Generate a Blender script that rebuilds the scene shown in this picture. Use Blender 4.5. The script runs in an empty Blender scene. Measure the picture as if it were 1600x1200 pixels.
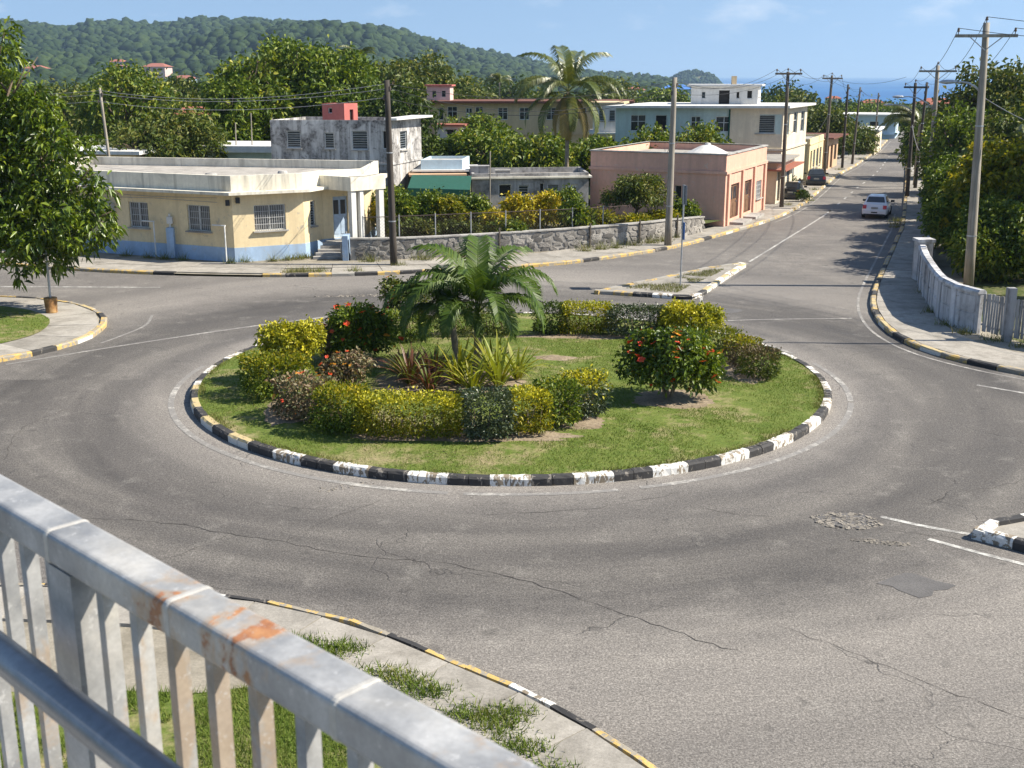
import bpy, math, random
import numpy as np
from mathutils import Vector

# ------------------------------------------------------------------ camera, sky, sun, exposure
sc = bpy.context.scene
COL = sc.collection
R = math.radians
CAM_H = 8.5
cam_d = bpy.data.cameras.new('camera'); cam = bpy.data.objects.new('camera', cam_d); COL.objects.link(cam)
cam.location = (0, 0, CAM_H)
cam.rotation_euler = (R(90 - 15.0), 0, 0)
cam_d.sensor_width = 36; cam_d.lens = 40.5
cam_d.clip_start = 0.05; cam_d.clip_end = 60000
cam_d.dof.use_dof = True; cam_d.dof.focus_distance = 32; cam_d.dof.aperture_fstop = 13
sc.camera = cam

SUN_EL, SUN_AZ = 43.0, -2.0           # azimuth: degrees from +x towards +y
sx, sy, sz = (math.cos(R(SUN_EL)) * math.cos(R(SUN_AZ)), math.cos(R(SUN_EL)) * math.sin(R(SUN_AZ)), math.sin(R(SUN_EL)))
sun_d = bpy.data.lights.new('sun', 'SUN'); sun = bpy.data.objects.new('sun', sun_d); COL.objects.link(sun)
sun_d.energy = 5.0; sun_d.angle = R(0.53); sun_d.color = (1.0, 0.925, 0.80)
sun.rotation_euler = Vector((sx, sy, sz)).to_track_quat('Z', 'Y').to_euler()
sun.location = (60, 20, 80)

world = bpy.data.worlds.new('World'); sc.world = world; world.use_nodes = True
wn = world.node_tree; wn.nodes.clear()
def wnode(t, **k):
    n = wn.nodes.new(t)
    for a, b in k.items(): setattr(n, a, b)
    return n
w_out = wnode('ShaderNodeOutputWorld'); w_bg = wnode('ShaderNodeBackground')
w_sky = wnode('ShaderNodeTexSky', sky_type='NISHITA', sun_disc=False, sun_elevation=R(SUN_EL), sun_rotation=R(90 - SUN_AZ),
              altitude=0, air_density=1.0, dust_density=0.25, ozone_density=1.3)
w_bg.inputs['Strength'].default_value = 0.088
# a few thin fair-weather clouds in the band above the horizon, all round
w_tc = wnode('ShaderNodeTexCoord'); w_map = wnode('ShaderNodeMapping'); w_map.inputs['Scale'].default_value = (1, 1, 2.6)
w_no = wnode('ShaderNodeTexNoise'); w_no.inputs['Scale'].default_value = 13; w_no.inputs['Detail'].default_value = 7; w_no.inputs['Roughness'].default_value = 0.55
w_rp = wnode('ShaderNodeValToRGB'); w_rp.color_ramp.elements[0].position = 0.57; w_rp.color_ramp.elements[1].position = 0.78
w_sep = wnode('ShaderNodeSeparateXYZ'); w_band = wnode('ShaderNodeValToRGB')
e = w_band.color_ramp.elements; e[0].position = 0.02; e[0].color = (0, 0, 0, 1); e[1].position = 0.05; e[1].color = (1, 1, 1, 1)
e2 = e.new(0.075); e2.color = (.35, .35, .35, 1); e3 = e.new(0.13); e3.color = (0, 0, 0, 1)
w_mul = wnode('ShaderNodeMath', operation='MULTIPLY'); w_mul2 = wnode('ShaderNodeMath', operation='MULTIPLY'); w_mul2.inputs[1].default_value = 0.55
w_mix = wnode('ShaderNodeMixRGB'); w_mix.inputs['Color2'].default_value = (6.3, 6.6, 7.0, 1)
L = wn.links.new
L(w_tc.outputs['Generated'], w_map.inputs['Vector']); L(w_map.outputs[0], w_no.inputs['Vector']); L(w_no.outputs['Fac'], w_rp.inputs[0])
L(w_tc.outputs['Generated'], w_sep.inputs[0]); L(w_sep.outputs['Z'], w_band.inputs[0])
L(w_rp.outputs[0], w_mul.inputs[0]); L(w_band.outputs[0], w_mul.inputs[1]); L(w_mul.outputs[0], w_mul2.inputs[0])
# the clear tropical sky stays blue almost down to the sea: looked up higher near the horizon; the dome above brightened for added fill
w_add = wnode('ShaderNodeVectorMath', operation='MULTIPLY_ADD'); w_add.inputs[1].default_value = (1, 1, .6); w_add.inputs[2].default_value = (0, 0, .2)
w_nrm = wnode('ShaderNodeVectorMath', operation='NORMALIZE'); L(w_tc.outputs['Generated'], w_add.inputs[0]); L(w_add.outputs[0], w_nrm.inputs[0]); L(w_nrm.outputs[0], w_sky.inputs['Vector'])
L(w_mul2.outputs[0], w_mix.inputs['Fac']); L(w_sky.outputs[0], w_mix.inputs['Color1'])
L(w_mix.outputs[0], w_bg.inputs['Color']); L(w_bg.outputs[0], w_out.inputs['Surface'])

sc.view_settings.view_transform = 'Standard'; sc.view_settings.look = 'None'
sc.view_settings.gamma = 1; sc.view_settings.exposure = 0.93
sc.render.engine = 'CYCLES'
cy = sc.cycles
cy.use_denoising = True; cy.max_bounces = 6; cy.diffuse_bounces = 3; cy.glossy_bounces = 2; cy.transmission_bounces = 3
cy.transparent_max_bounces = 6; cy.volume_bounces = 0; cy.caustics_reflective = False; cy.caustics_refractive = False
try:
    cy.denoiser = 'OPENIMAGEDENOISE'; cy.denoising_prefilter = 'ACCURATE'
except Exception: pass

# ------------------------------------------------------------------ mesh helpers
ORG = {}
RN = random.Random(7)
NP = np.random.default_rng(11)

class MB:
    def __init__(s): s.v = []; s.f = []
    def quad(s, a, b, c, d):
        i = len(s.v); s.v += [tuple(a), tuple(b), tuple(c), tuple(d)]; s.f.append((i, i+1, i+2, i+3)); return s
    def poly(s, pts):
        i = len(s.v); s.v += [tuple(p) for p in pts]; s.f.append(tuple(range(i, i+len(pts)))); return s
    def obox(s, c, ax, ay, az, hx, hy, hz):
        c = Vector(c); ax = Vector(ax).normalized()*hx; ay = Vector(ay).normalized()*hy; az = Vector(az).normalized()*hz
        i = len(s.v)
        for k in (-1, 1):
            for q, r in ((-1, -1), (1, -1), (1, 1), (-1, 1)):
                s.v.append(tuple(c + ax*q + ay*r + az*k))
        s.f += [(i+3, i+2, i+1, i), (i+4, i+5, i+6, i+7), (i, i+1, i+5, i+4), (i+1, i+2, i+6, i+5), (i+2, i+3, i+7, i+6), (i+3, i, i+4, i+7)]
        return s
    def box(s, x0, y0, z0, x1, y1, z1, rz=0, piv=None):
        c = Vector(((x0+x1)/2, (y0+y1)/2, (z0+z1)/2)); a = Vector((math.cos(rz), math.sin(rz), 0)); b = Vector((-math.sin(rz), math.cos(rz), 0))
        if piv is not None:
            d = c - Vector((piv[0], piv[1], c.z)); c = Vector((piv[0], piv[1], c.z)) + a*d.x + b*d.y
        return s.obox(c, a, b, (0, 0, 1), abs(x1-x0)/2, abs(y1-y0)/2, abs(z1-z0)/2)
    def prism(s, pts, z0, z1, top=True, bottom=False):
        n = len(pts); i = len(s.v)
        s.v += [(p[0], p[1], z0) for p in pts] + [(p[0], p[1], z1) for p in pts]
        for k in range(n): s.f.append((i+k, i+(k+1) % n, i+n+(k+1) % n, i+n+k))
        if top: s.f.append(tuple(range(i+n, i+2*n)))
        if bottom: s.f.append(tuple(range(i+n-1, i-1, -1)))
        return s
    def tube(s, path, radii, sides=8, cap=True):
        path = [Vector(p) for p in path]; n = len(path)
        if not hasattr(radii, '__len__'): radii = [radii]*n
        base = len(s.v); ref = None
        for k, p in enumerate(path):
            t = (path[min(k+1, n-1)] - path[max(k-1, 0)]).normalized()
            if ref is None: ref = Vector((0, 0, 1)).cross(t) if abs(t.z) < .9 else Vector((1, 0, 0)).cross(t)
            u = (ref - t*ref.dot(t)).normalized(); ref = u; w = t.cross(u)
            for q in range(sides):
                a = 2*math.pi*q/sides
                s.v.append(tuple(p + (u*math.cos(a) + w*math.sin(a))*radii[k]))
        for k in range(n-1):
            for q in range(sides):
                a = base+k*sides+q; b = base+k*sides+(q+1) % sides
                s.f.append((a, b, b+sides, a+sides))
        if cap:
            s.f.append(tuple(base+q for q in range(sides-1, -1, -1))); s.f.append(tuple(base+(n-1)*sides+q for q in range(sides)))
        return s
    def lathe(s, c, prof, sides=16, axis='z'):
        base = len(s.v)
        for r, h in prof:
            for q in range(sides):
                a = 2*math.pi*q/sides; x, y = r*math.cos(a), r*math.sin(a)
                p = (x, y, h) if axis == 'z' else ((h, x, y) if axis == 'x' else (y, h, x))
                s.v.append((c[0]+p[0], c[1]+p[1], c[2]+p[2]))
        for k in range(len(prof)-1):
            for q in range(sides):
                a = base+k*sides+q; b = base+k*sides+(q+1) % sides
                s.f.append((a, b, b+sides, a+sides))
        s.f.append(tuple(base+q for q in range(sides-1, -1, -1))); s.f.append(tuple(base+(len(prof)-1)*sides+q for q in range(sides)))
        return s
    def mesh(s, name, mat, org=(0, 0, 0), smooth=False):
        me = bpy.data.meshes.new(name)
        me.from_pydata([(a-org[0], b-org[1], c-org[2]) for a, b, c in s.v], [], s.f)
        me.materials.append(mat)
        if smooth: me.polygons.foreach_set('use_smooth', [True]*len(me.polygons))
        me.update()
        return me
    def build(s, name, mat, parent=None, smooth=False, org=None):
        o = org if org is not None else (ORG.get(parent.name, (0, 0, 0)) if parent else (0, 0, 0))
        ob = bpy.data.objects.new(name, s.mesh(name, mat, o, smooth)); COL.objects.link(ob)
        if parent: ob.parent = parent
        elif org is not None: ob.location = org
        ORG[ob.name] = tuple(o)
        return ob

def npmesh(name, verts, tris, mat, parent=None, org=None, smooth=False):
    o = np.array(org if org is not None else (ORG.get(parent.name, (0, 0, 0)) if parent else (0, 0, 0)), float)
    me = bpy.data.meshes.new(name); v = (np.asarray(verts, float).reshape(-1, 3) - o).astype(np.float32); t = np.asarray(tris, np.int32).reshape(-1, 3)
    me.vertices.add(len(v)); me.vertices.foreach_set('co', v.ravel())
    me.loops.add(len(t)*3); me.loops.foreach_set('vertex_index', t.ravel())
    me.polygons.add(len(t)); me.polygons.foreach_set('loop_start', np.arange(0, len(t)*3, 3, dtype=np.int32))
    me.update(calc_edges=True); me.materials.append(mat)
    if smooth: me.polygons.foreach_set('use_smooth', np.ones(len(t), dtype=bool))
    ob = bpy.data.objects.new(name, me); COL.objects.link(ob)
    if parent: ob.parent = parent
    elif org is not None: ob.location = org
    ORG[ob.name] = tuple(o)
    return ob

def thing(name, label, cat, loc=(0, 0, 0), group=None):
    o = bpy.data.objects.new(name, None); COL.objects.link(o); o.location = loc; o.empty_display_size = .2
    o['label'] = label; o['category'] = cat
    if group: o['group'] = group
    ORG[o.name] = tuple(loc)
    return o
def tag(o, label, cat, group=None, kind=None):
    o['label'] = label; o['category'] = cat
    if group: o['group'] = group
    if kind: o['kind'] = kind
    return o
def structure(o):
    o['kind'] = 'structure'; return o
def stuff(o, label=None):
    o['kind'] = 'stuff'
    if label: o['label'] = label
    return o
def place(me, name, parent, loc, rz=0, scale=(1, 1, 1), rx=0, ry=0):
    """a copy that shares mesh data; loc in world coordinates"""
    o = bpy.data.objects.new(name, me); COL.objects.link(o); o.parent = parent
    g = ORG.get(parent.name, (0, 0, 0)) if parent else (0, 0, 0)
    o.location = (loc[0]-g[0], loc[1]-g[1], loc[2]-g[2]); o.rotation_euler = (rx, ry, rz); o.scale = scale
    ORG[o.name] = tuple(loc)
    return o

def catmull(pts, n=8, closed=False):
    P = [np.array(p, float) for p in pts]; out = []; m = len(P)
    rng = range(m) if closed else range(m-1)
    for i in rng:
        p0 = P[(i-1) % m] if (closed or i > 0) else 2*P[0]-P[1]; p1 = P[i]; p2 = P[(i+1) % m]
        p3 = P[(i+2) % m] if (closed or i+2 < m) else 2*P[-1]-P[-2]
        for k in range(n):
            t = k/n
            out.append(.5*((2*p1) + (-p0+p2)*t + (2*p0-5*p1+4*p2-p3)*t*t + (-p0+3*p1-3*p2+p3)*t**3))
    if not closed: out.append(P[-1])
    return np.array(out)
def resample(pts, step):
    pts = np.asarray(pts, float); d = np.r_[0, np.cumsum(np.linalg.norm(np.diff(pts, axis=0), axis=1))]
    n = max(1, int(round(d[-1]/step))); s = np.linspace(0, d[-1], n+1)
    return np.stack([np.interp(s, d, pts[:, k]) for k in range(pts.shape[1])], 1)
def normals2(c):
    t = np.gradient(c, axis=0); t /= np.linalg.norm(t, axis=1)[:, None]
    return np.stack([-t[:, 1], t[:, 0]], 1)      # left-hand side
def offs(c, d): return c + normals2(c)*d
def hash2(i, j, s=0):
    h = np.sin(i*127.1 + j*311.7 + s*74.7)*43758.5453
    return h - np.floor(h)
def vnoise(x, y, s=0):
    x = np.asarray(x, float); y = np.asarray(y, float); i = np.floor(x); j = np.floor(y); u = x-i; v = y-j
    u = u*u*(3-2*u); v = v*v*(3-2*v)
    return (hash2(i, j, s)*(1-u)+hash2(i+1, j, s)*u)*(1-v) + (hash2(i, j+1, s)*(1-u)+hash2(i+1, j+1, s)*u)*v
def fbm(x, y, s=0, o=4):
    a = .5; r = 0
    for k in range(o): r = r + a*vnoise(np.asarray(x)*2**k, np.asarray(y)*2**k, s+k); a *= .5
    return r/(1-.5**o)
def inpoly(px, py, poly):
    poly = np.asarray(poly); r = np.zeros(len(px), bool); j = len(poly)-1
    for i in range(len(poly)):
        xi, yi = poly[i]; xj, yj = poly[j]
        c = ((yi > py) != (yj > py)) & (px < (xj-xi)*(py-yi)/(yj-yi+1e-12)+xi); r ^= c; j = i
    return r

# ------------------------------------------------------------------ materials
MATS = {}
class NT:
    def __init__(s, name):
        s.m = bpy.data.materials.new(name); s.m.use_nodes = True; s.t = s.m.node_tree; s.t.nodes.clear()
        s.out = s.n('ShaderNodeOutputMaterial'); s.b = s.n('ShaderNodeBsdfPrincipled'); s.l(s.b.outputs[0], s.out.inputs[0]); MATS[name] = s.m
    def n(s, t, **k):
        x = s.t.nodes.new(t)
        for a, b in k.items(): setattr(x, a, b)
        return x
    def l(s, a, b): s.t.links.new(a, b)
    def coord(s, scale=(1, 1, 1), kind='Object', loc=None, rand=False):
        tc = s.n('ShaderNodeTexCoord'); mp = s.n('ShaderNodeMapping'); mp.inputs['Scale'].default_value = scale
        if loc: mp.inputs['Location'].default_value = loc
        if kind == 'World':
            g = s.n('ShaderNodeNewGeometry'); s.l(g.outputs['Position'], mp.inputs['Vector'])
        else: s.l(tc.outputs[kind], mp.inputs['Vector'])
        if rand:
            oi = s.n('ShaderNodeObjectInfo'); mu = s.n('ShaderNodeMath', operation='MULTIPLY'); mu.inputs[1].default_value = 57.0
            s.l(oi.outputs['Random'], mu.inputs[0]); ad = s.n('ShaderNodeVectorMath', operation='ADD'); s.l(mp.outputs[0], ad.inputs[0]); s.l(mu.outputs[0], ad.inputs[1])
            return ad.outputs[0]
        return mp.outputs[0]
    def noise(s, vec, scale, detail=4, rough=.55, dist=0):
        x = s.n('ShaderNodeTexNoise'); x.inputs['Scale'].default_value = scale; x.inputs['Detail'].default_value = detail
        x.inputs['Roughness'].default_value = rough; x.inputs['Distortion'].default_value = dist
        if vec is not None: s.l(vec, x.inputs['Vector'])
        return x.outputs['Fac']
    def ramp(s, fac, stops):
        x = s.n('ShaderNodeValToRGB'); e = x.color_ramp.elements
        while len(e) < len(stops): e.new(.5)
        for k, (p, c) in enumerate(stops):
            e[k].position = p; e[k].color = (c, c, c, 1) if not hasattr(c, '__len__') else (*c, 1)
        s.l(fac, x.inputs[0]); return x.outputs[0]
    def mix(s, fac, a, b, mode='MIX'):
        x = s.n('ShaderNodeMixRGB', blend_type=mode)
        for i, v in (('Fac', fac), ('Color1', a), ('Color2', b)):
            if isinstance(v, (int, float)): x.inputs[i].default_value = v if i == 'Fac' else (v, v, v, 1)
            elif isinstance(v, tuple): x.inputs[i].default_value = (*v, 1)
            else: s.l(v, x.inputs[i])
        return x.outputs[0]
    def math(s, op, a, b=0.0):
        x = s.n('ShaderNodeMath', operation=op)
        for i, v in enumerate((a, b)):
            if isinstance(v, (int, float)): x.inputs[i].default_value = v
            else: s.l(v, x.inputs[i])
        return x.outputs[0]
    def col(s, c):
        if isinstance(c, tuple): s.b.inputs['Base Color'].default_value = (*c, 1)
        else: s.l(c, s.b.inputs['Base Color'])
    def rough(s, r):
        if isinstance(r, (int, float)): s.b.inputs['Roughness'].default_value = r
        else: s.l(r, s.b.inputs['Roughness'])
    def bump(s, h, strength=.3, dist=.02):
        x = s.n('ShaderNodeBump'); x.inputs['Strength'].default_value = strength; x.inputs['Distance'].default_value = dist
        s.l(h, x.inputs['Height']); s.l(x.outputs[0], s.b.inputs['Normal'])

def plain(name, c, rough=.7, metal=0, var=.15, scale=6, spec=.3):
    if name in MATS: return MATS[name]
    t = NT(name); v = t.coord(rand=True); n = t.noise(v, scale, 5)
    lo = tuple(x*(1-var) for x in c); hi = tuple(min(1, x*(1+var)) for x in c)
    t.col(t.ramp(n, [(.3, lo), (.7, hi)])); t.rough(rough); t.b.inputs['Metallic'].default_value = metal; t.b.inputs['Specular IOR Level'].default_value = spec
    t.bump(t.noise(v, scale*6, 3), .15, .01)
    return t.m

def wallpaint(name, c, dirt=(.12, .11, .095), amt=.45, streak=.5, base_dirt=True, peel=None, sc_=1.0, lo=.46, hi=.72):
    """weathered masonry paint: broad soiling, vertical run marks, fine grain"""
    if name in MATS: return MATS[name]
    t = NT(name); v = t.coord((1, 1, 1)); vs = t.coord((2.6, 2.6, .16))
    big = t.noise(v, .55*sc_, 6, .6, .6); fine = t.noise(v, 5*sc_, 6, .65); run = t.noise(vs, 1.0, 6, .62, .3)
    m = t.math('MULTIPLY', t.ramp(run, [(lo-.02, 0.0), (hi+.02, 1.0)]), streak)
    m2 = t.math('MULTIPLY', t.ramp(big, [(lo, 0.0), (hi, 1.0)]), amt)
    mm = t.math('MAXIMUM', m, m2); mm = t.math('MULTIPLY', mm, t.ramp(fine, [(.3, .45), (.65, 1.0)]))
    c2 = t.ramp(fine, [(.3, tuple(x*.88 for x in c)), (.7, tuple(min(1, x*1.07) for x in c))])
    if peel is not None:
        pm = t.ramp(t.noise(v, 2.3*sc_, 8, .7, .8), [(.6, 0.0), (.63, .8)]); c2 = t.mix(pm, c2, peel)
    t.col(t.mix(mm, c2, dirt)); t.rough(.88); t.b.inputs['Specular IOR Level'].default_value = .2
    t.bump(t.noise(v, 22, 5, .7), .25, .01)
    return t.m

def leafmat(name, cols, trans=.3, rough=.5, spec=.35):
    if name in MATS: return MATS[name]
    t = NT(name); g = t.n('ShaderNodeNewGeometry')
    st = [(i/max(1, len(cols)-1), c) for i, c in enumerate(cols)]
    v = t.coord(kind='World'); n = t.noise(v, .9, 3)
    f = t.math('ADD', t.math('MULTIPLY', g.outputs['Random Per Island'], .62), t.math('MULTIPLY', t.ramp(n, [(.3, 0.0), (.7, 1.0)]), .38))
    c = t.ramp(f, st); t.col(c); t.rough(rough); t.b.inputs['Specular IOR Level'].default_value = spec
    if trans > 0:
        tr = t.n('ShaderNodeBsdfTranslucent'); t.l(t.mix(1.0, c, (1.0, 1.0, .45), 'MULTIPLY'), tr.inputs['Color'])
        ms = t.n('ShaderNodeMixShader'); ms.inputs[0].default_value = trans; t.l(t.b.outputs[0], ms.inputs[1]); t.l(tr.outputs[0], ms.inputs[2]); t.l(ms.outputs[0], t.out.inputs[0])
    return t.m

# ---- asphalt: wheel-polished rings round the island, dust by the kerbs, aggregate grain, hairline cracks
ISL = (-0.03, 32.2); ISL_R = 8.95
def make_asphalt():
    t = NT('asphalt'); g = t.n('ShaderNodeNewGeometry'); pos = g.outputs['Position']
    sub = t.n('ShaderNodeVectorMath', operation='SUBTRACT'); t.l(pos, sub.inputs[0]); sub.inputs[1].default_value = (ISL[0], ISL[1], 0)
    ln = t.n('ShaderNodeVectorMath', operation='LENGTH'); t.l(sub.outputs[0], ln.inputs[0]); r = ln.outputs['Value']
    sp = t.n('ShaderNodeSeparateXYZ'); t.l(sub.outputs[0], sp.inputs[0])
    ang = t.math('ARCTAN2', sp.outputs['Y'], sp.outputs['X'])
    cb = t.n('ShaderNodeCombineXYZ'); t.l(t.math('MULTIPLY', r, 1.0), cb.inputs[0]); t.l(t.math('MULTIPLY', ang, 1.4), cb.inputs[1])
    ring = t.noise(cb.outputs[0], .75, 5, .55, .5)
    ring2 = t.noise(cb.outputs[0], 4.5, 4, .6, .2)
    v = t.coord(kind='World'); big = t.noise(v, .16, 5, .55, .4); mid = t.noise(v, 1.3, 5, .6); grain = t.noise(v, 30, 3, .85); grit = t.noise(v, 11, 4, .75)
    near = t.ramp(t.math('DIVIDE', r, 30), [(.55, .62), (.85, 0.0)])
    track = t.mix(near, t.mix(.35, big, mid), ring)
    base = t.ramp(track, [(.36, (.082, .076, .071)), (.5, (.118, .109, .100)), (.64, (.178, .164, .147))])
    lane = t.ramp(t.math('DIVIDE', t.math('ADD', r, t.math('MULTIPLY', t.math('SUBTRACT', big, .5), 5.0)), 30), [(.33, 1.0), (.385, .82), (.46, .78), (.54, .90), (.62, 1.0)])
    base = t.mix(1.0, base, lane, 'MULTIPLY')
    # dust against the island kerb and on the outer, seldom driven band
    dr = t.math('ADD', r, t.math('MULTIPLY', t.math('SUBTRACT', mid, .5), 2.2))
    dust = t.ramp(t.math('DIVIDE', dr, 30), [(.30, .9), (.35, .1), (.47, .0), (.575, .75), (.70, .25)])
    c = t.mix(t.math('MULTIPLY', dust, .6), base, (.29, .265, .235))
    c = t.mix(t.ramp(mid, [(.58, 0.0), (.75, .35)]), c, (.25, .235, .21))
    # aggregate
    c = t.mix(1.0, c, t.ramp(grain, [(.30, .42), (.48, .92), (.70, 2.0)]), 'MULTIPLY')
    c = t.mix(1.0, c, t.ramp(grit, [(.3, .74), (.7, 1.24)]), 'MULTIPLY')
    # oil spots
    spot = t.math('MULTIPLY', t.ramp(t.noise(v, 1.9, 2, .5), [(.66, 0.0), (.72, 1.0)]), .35); c = t.mix(spot, c, (.05, .047, .044))
    # hairline cracks: distance to the edges of large cells, broken up
    wv = t.mix(.10, v, t.n('ShaderNodeTexNoise').outputs['Color'])
    wn_ = t.n('ShaderNodeTexNoise'); wn_.inputs['Scale'].default_value = .9; wn_.inputs['Detail'].default_value = 5; t.l(v, wn_.inputs['Vector'])
    wv = t.n('ShaderNodeVectorMath', operation='MULTIPLY_ADD'); t.l(wn_.outputs['Color'], wv.inputs[0]); wv.inputs[1].default_value = (1.6, 1.6, 0); t.l(v, wv.inputs[2])
    vo = t.n('ShaderNodeTexVoronoi', feature='DISTANCE_TO_EDGE'); vo.inputs['Scale'].default_value = .2; t.l(wv.outputs[0], vo.inputs['Vector'])
    ck = t.ramp(vo.outputs['Distance'], [(.0, 1.0), (.0028, 0.0)])
    ck = t.math('MULTIPLY', ck, t.ramp(t.noise(v, .35, 2), [(.5, 0.0), (.56, 1.0)]))
    c = t.mix(t.math('MULTIPLY', ck, .5), c, (.05, .046, .042))
    t.col(c); t.rough(t.ramp(track, [(.3, .72), (.6, .9)])); t.b.inputs['Specular IOR Level'].default_value = .25
    t.bump(t.math('ADD', t.math('MULTIPLY', grain, .8), t.math('MULTIPLY', ck, -2.0)), .5, .012)
    return t.m
M_ASPH = make_asphalt()

def make_conc(name, c=(.34, .315, .275), stain=(.17, .155, .13), rand=True):
    t = NT(name); v = t.coord(kind='World'); n = t.noise(v, 1.1, 6, .62, .4); f = t.noise(v, 26, 4, .75); p = t.noise(v, 5, 5, .6)
    col = t.mix(t.ramp(n, [(.45, 0.0), (.72, .8)]), t.ramp(p, [(.3, tuple(x*.85 for x in c)), (.7, tuple(x*1.1 for x in c))]), stain)
    oi = t.n('ShaderNodeObjectInfo'); col = t.mix(1.0, col, t.ramp(oi.outputs['Random'], [(0, .86), (1, 1.1)]), 'MULTIPLY')
    t.col(t.mix(1.0, col, t.ramp(f, [(.3, .8), (.7, 1.18)]), 'MULTIPLY')); t.rough(.92); t.b.inputs['Specular IOR Level'].default_value = .2
    t.bump(f, .35, .01); return t.m
M_PAVE = make_conc('pavement_concrete'); M_PAVE2 = make_conc('verge_soil', (.30, .27, .215), (.16, .14, .10))
M_CONC = make_conc('old_concrete', (.40, .385, .36), (.15, .14, .125))

def chipped(name, c, under=(.20, .155, .10), thr=.53, top=None):
    t = NT(name); v = t.coord(rand=True, kind='Object'); n = t.noise(v, 4.2, 7, .68, .6); n2 = t.noise(v, 1.6, 3)
    k = t.math('ADD', t.math('MULTIPLY', n, .75), t.math('MULTIPLY', n2, .25))
    f = t.noise(v, 24, 4, .7)
    col = t.ramp(f, [(.3, tuple(x*.82 for x in c)), (.7, tuple(min(1, x*1.08) for x in c))])
    if top is not None:
        g = t.n('ShaderNodeNewGeometry'); sp = t.n('ShaderNodeSeparateXYZ'); t.l(g.outputs['Normal'], sp.inputs[0])
        col = t.mix(t.ramp(sp.outputs['Z'], [(.45, 0.0), (.6, 1.0)]), col, top)
    t.col(t.mix(t.ramp(k, [(thr, 0.0), (thr+.025, 1.0)]), col, t.mix(f, tuple(x*.6 for x in under), tuple(x*1.5 for x in under))))
    t.rough(.8); t.bump(t.math('ADD', t.math('MULTIPLY', k, -1.0), t.math('MULTIPLY', f, .3)), .5, .02); return t.m
M_KW = chipped('kerb_white', (.70, .685, .64), (.21, .17, .12), .505); M_KB = chipped('kerb_black', (.038, .036, .035), (.18, .16, .135), .56)
M_KY = chipped('kerb_yellow', (.54, .37, .12), (.27, .24, .19), .485); M_KG = chipped('kerb_bare', (.33, .31, .27), (.18, .16, .13), .58)
M_KWY = chipped('kerb_white_yellow_top', (.66, .64, .58), (.2, .155, .10), .57, top=(.47, .37, .19))

def make_line(name, c=(.62, .61, .56), thr=.52, alpha_scale=5):
    t = NT(name); v = t.coord(kind='World'); n = t.noise(v, alpha_scale, 7, .72, .3); n2 = t.noise(v, .8, 3); f = t.noise(v, 34, 3, .8)
    k = t.math('ADD', t.math('MULTIPLY', n, .6), t.math('MULTIPLY', n2, .4))
    col = t.mix(t.ramp(k, [(thr-.06, 0.0), (thr+.05, .85)]), c, (.17, .16, .15))
    t.col(t.mix(1.0, col, t.ramp(f, [(.28, .6), (.72, 1.35)]), 'MULTIPLY')); t.rough(.85); t.bump(f, .4, .01); return t.m
M_LINE = make_line('road_paint', (.50, .49, .45), .485); M_LINEW = make_line('road_paint_worn', (.42, .40, .36), .45)

def make_ground(name, g1, g2, soil, thr=.5, sc_=.5):
    t = NT(name); v = t.coord(kind='World'); n = t.noise(v, sc_, 6, .65, .3); f = t.noise(v, 14, 5, .75); b = t.noise(v, 2.6, 4, .6)
    gr = t.ramp(b, [(.3, g1), (.7, g2)]); k = t.math('ADD', t.math('MULTIPLY', n, .65), t.math('MULTIPLY', b, .35))
    c = t.mix(t.ramp(k, [(thr, 0.0), (thr+.14, 1.0)]), gr, soil); t.col(t.mix(1.0, c, t.ramp(f, [(.28, .6), (.72, 1.4)]), 'MULTIPLY'))
    t.rough(.95); t.b.inputs['Specular IOR Level'].default_value = .1; t.bump(f, .6, .03); return t.m
M_LAWN = make_ground('lawn_turf', (.09, .13, .026), (.14, .165, .042), (.28, .23, .13), .50)
M_GROUND = make_ground('scrub_ground', (.06, .085, .025), (.11, .12, .045), (.21, .175, .12), .5, .12)
M_SOIL = make_ground('bare_soil', (.20, .155, .105), (.30, .245, .175), (.15, .11, .075), .5, 1.2)
M_GRASS = leafmat('grass_blades', [(.085, .145, .020), (.12, .18, .028), (.16, .205, .038), (.27, .25, .085)], .25, .7, .15)
M_GRASSD = leafmat('dry_grass_blades', [(.10, .13, .025), (.16, .17, .045), (.28, .23, .11)], .2, .7, .15)
M_WOODLAND = leafmat('far_woodland_leaves', [(.012, .022, .009), (.020, .036, .012), (.032, .052, .016), (.055, .078, .022)], 0, .9, .1)

L_MANGO = leafmat('leaf_mango', [(0.026, 0.052, 0.006), (0.067, 0.114, 0.011), (0.147, 0.210, 0.018), (0.308, 0.343, 0.030)], .30, .36, .5)
L_BRIGHT = leafmat('leaf_bright', [(0.024, 0.051, 0.005), (0.069, 0.118, 0.010), (0.158, 0.214, 0.017), (0.320, 0.343, 0.028)], .30, .5)
L_DARK = leafmat('leaf_dark', [(0.017, 0.033, 0.005), (0.049, 0.083, 0.011), (0.120, 0.159, 0.021)], .30, .55)
L_OLIVE = leafmat('leaf_olive', [(0.025, 0.043, 0.007), (0.063, 0.098, 0.013), (0.144, 0.168, 0.029), (0.280, 0.234, 0.057)], .30, .55)
L_GARDEN = leafmat('leaf_garden', [(0.025, 0.053, 0.006), (0.074, 0.128, 0.012), (0.184, 0.232, 0.022), (0.420, 0.377, 0.041)], .30, .5)
L_YELLOW = leafmat('leaf_yellow', [(0.115, 0.161, 0.014), (0.276, 0.287, 0.016), (0.483, 0.437, 0.021), (0.632, 0.529, 0.034)], .25, .5)
L_YGREEN = leafmat('leaf_yellow_green', [(0.052, 0.077, 0.005), (0.198, 0.215, 0.012), (0.567, 0.423, 0.022)], .42, .5)
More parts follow.
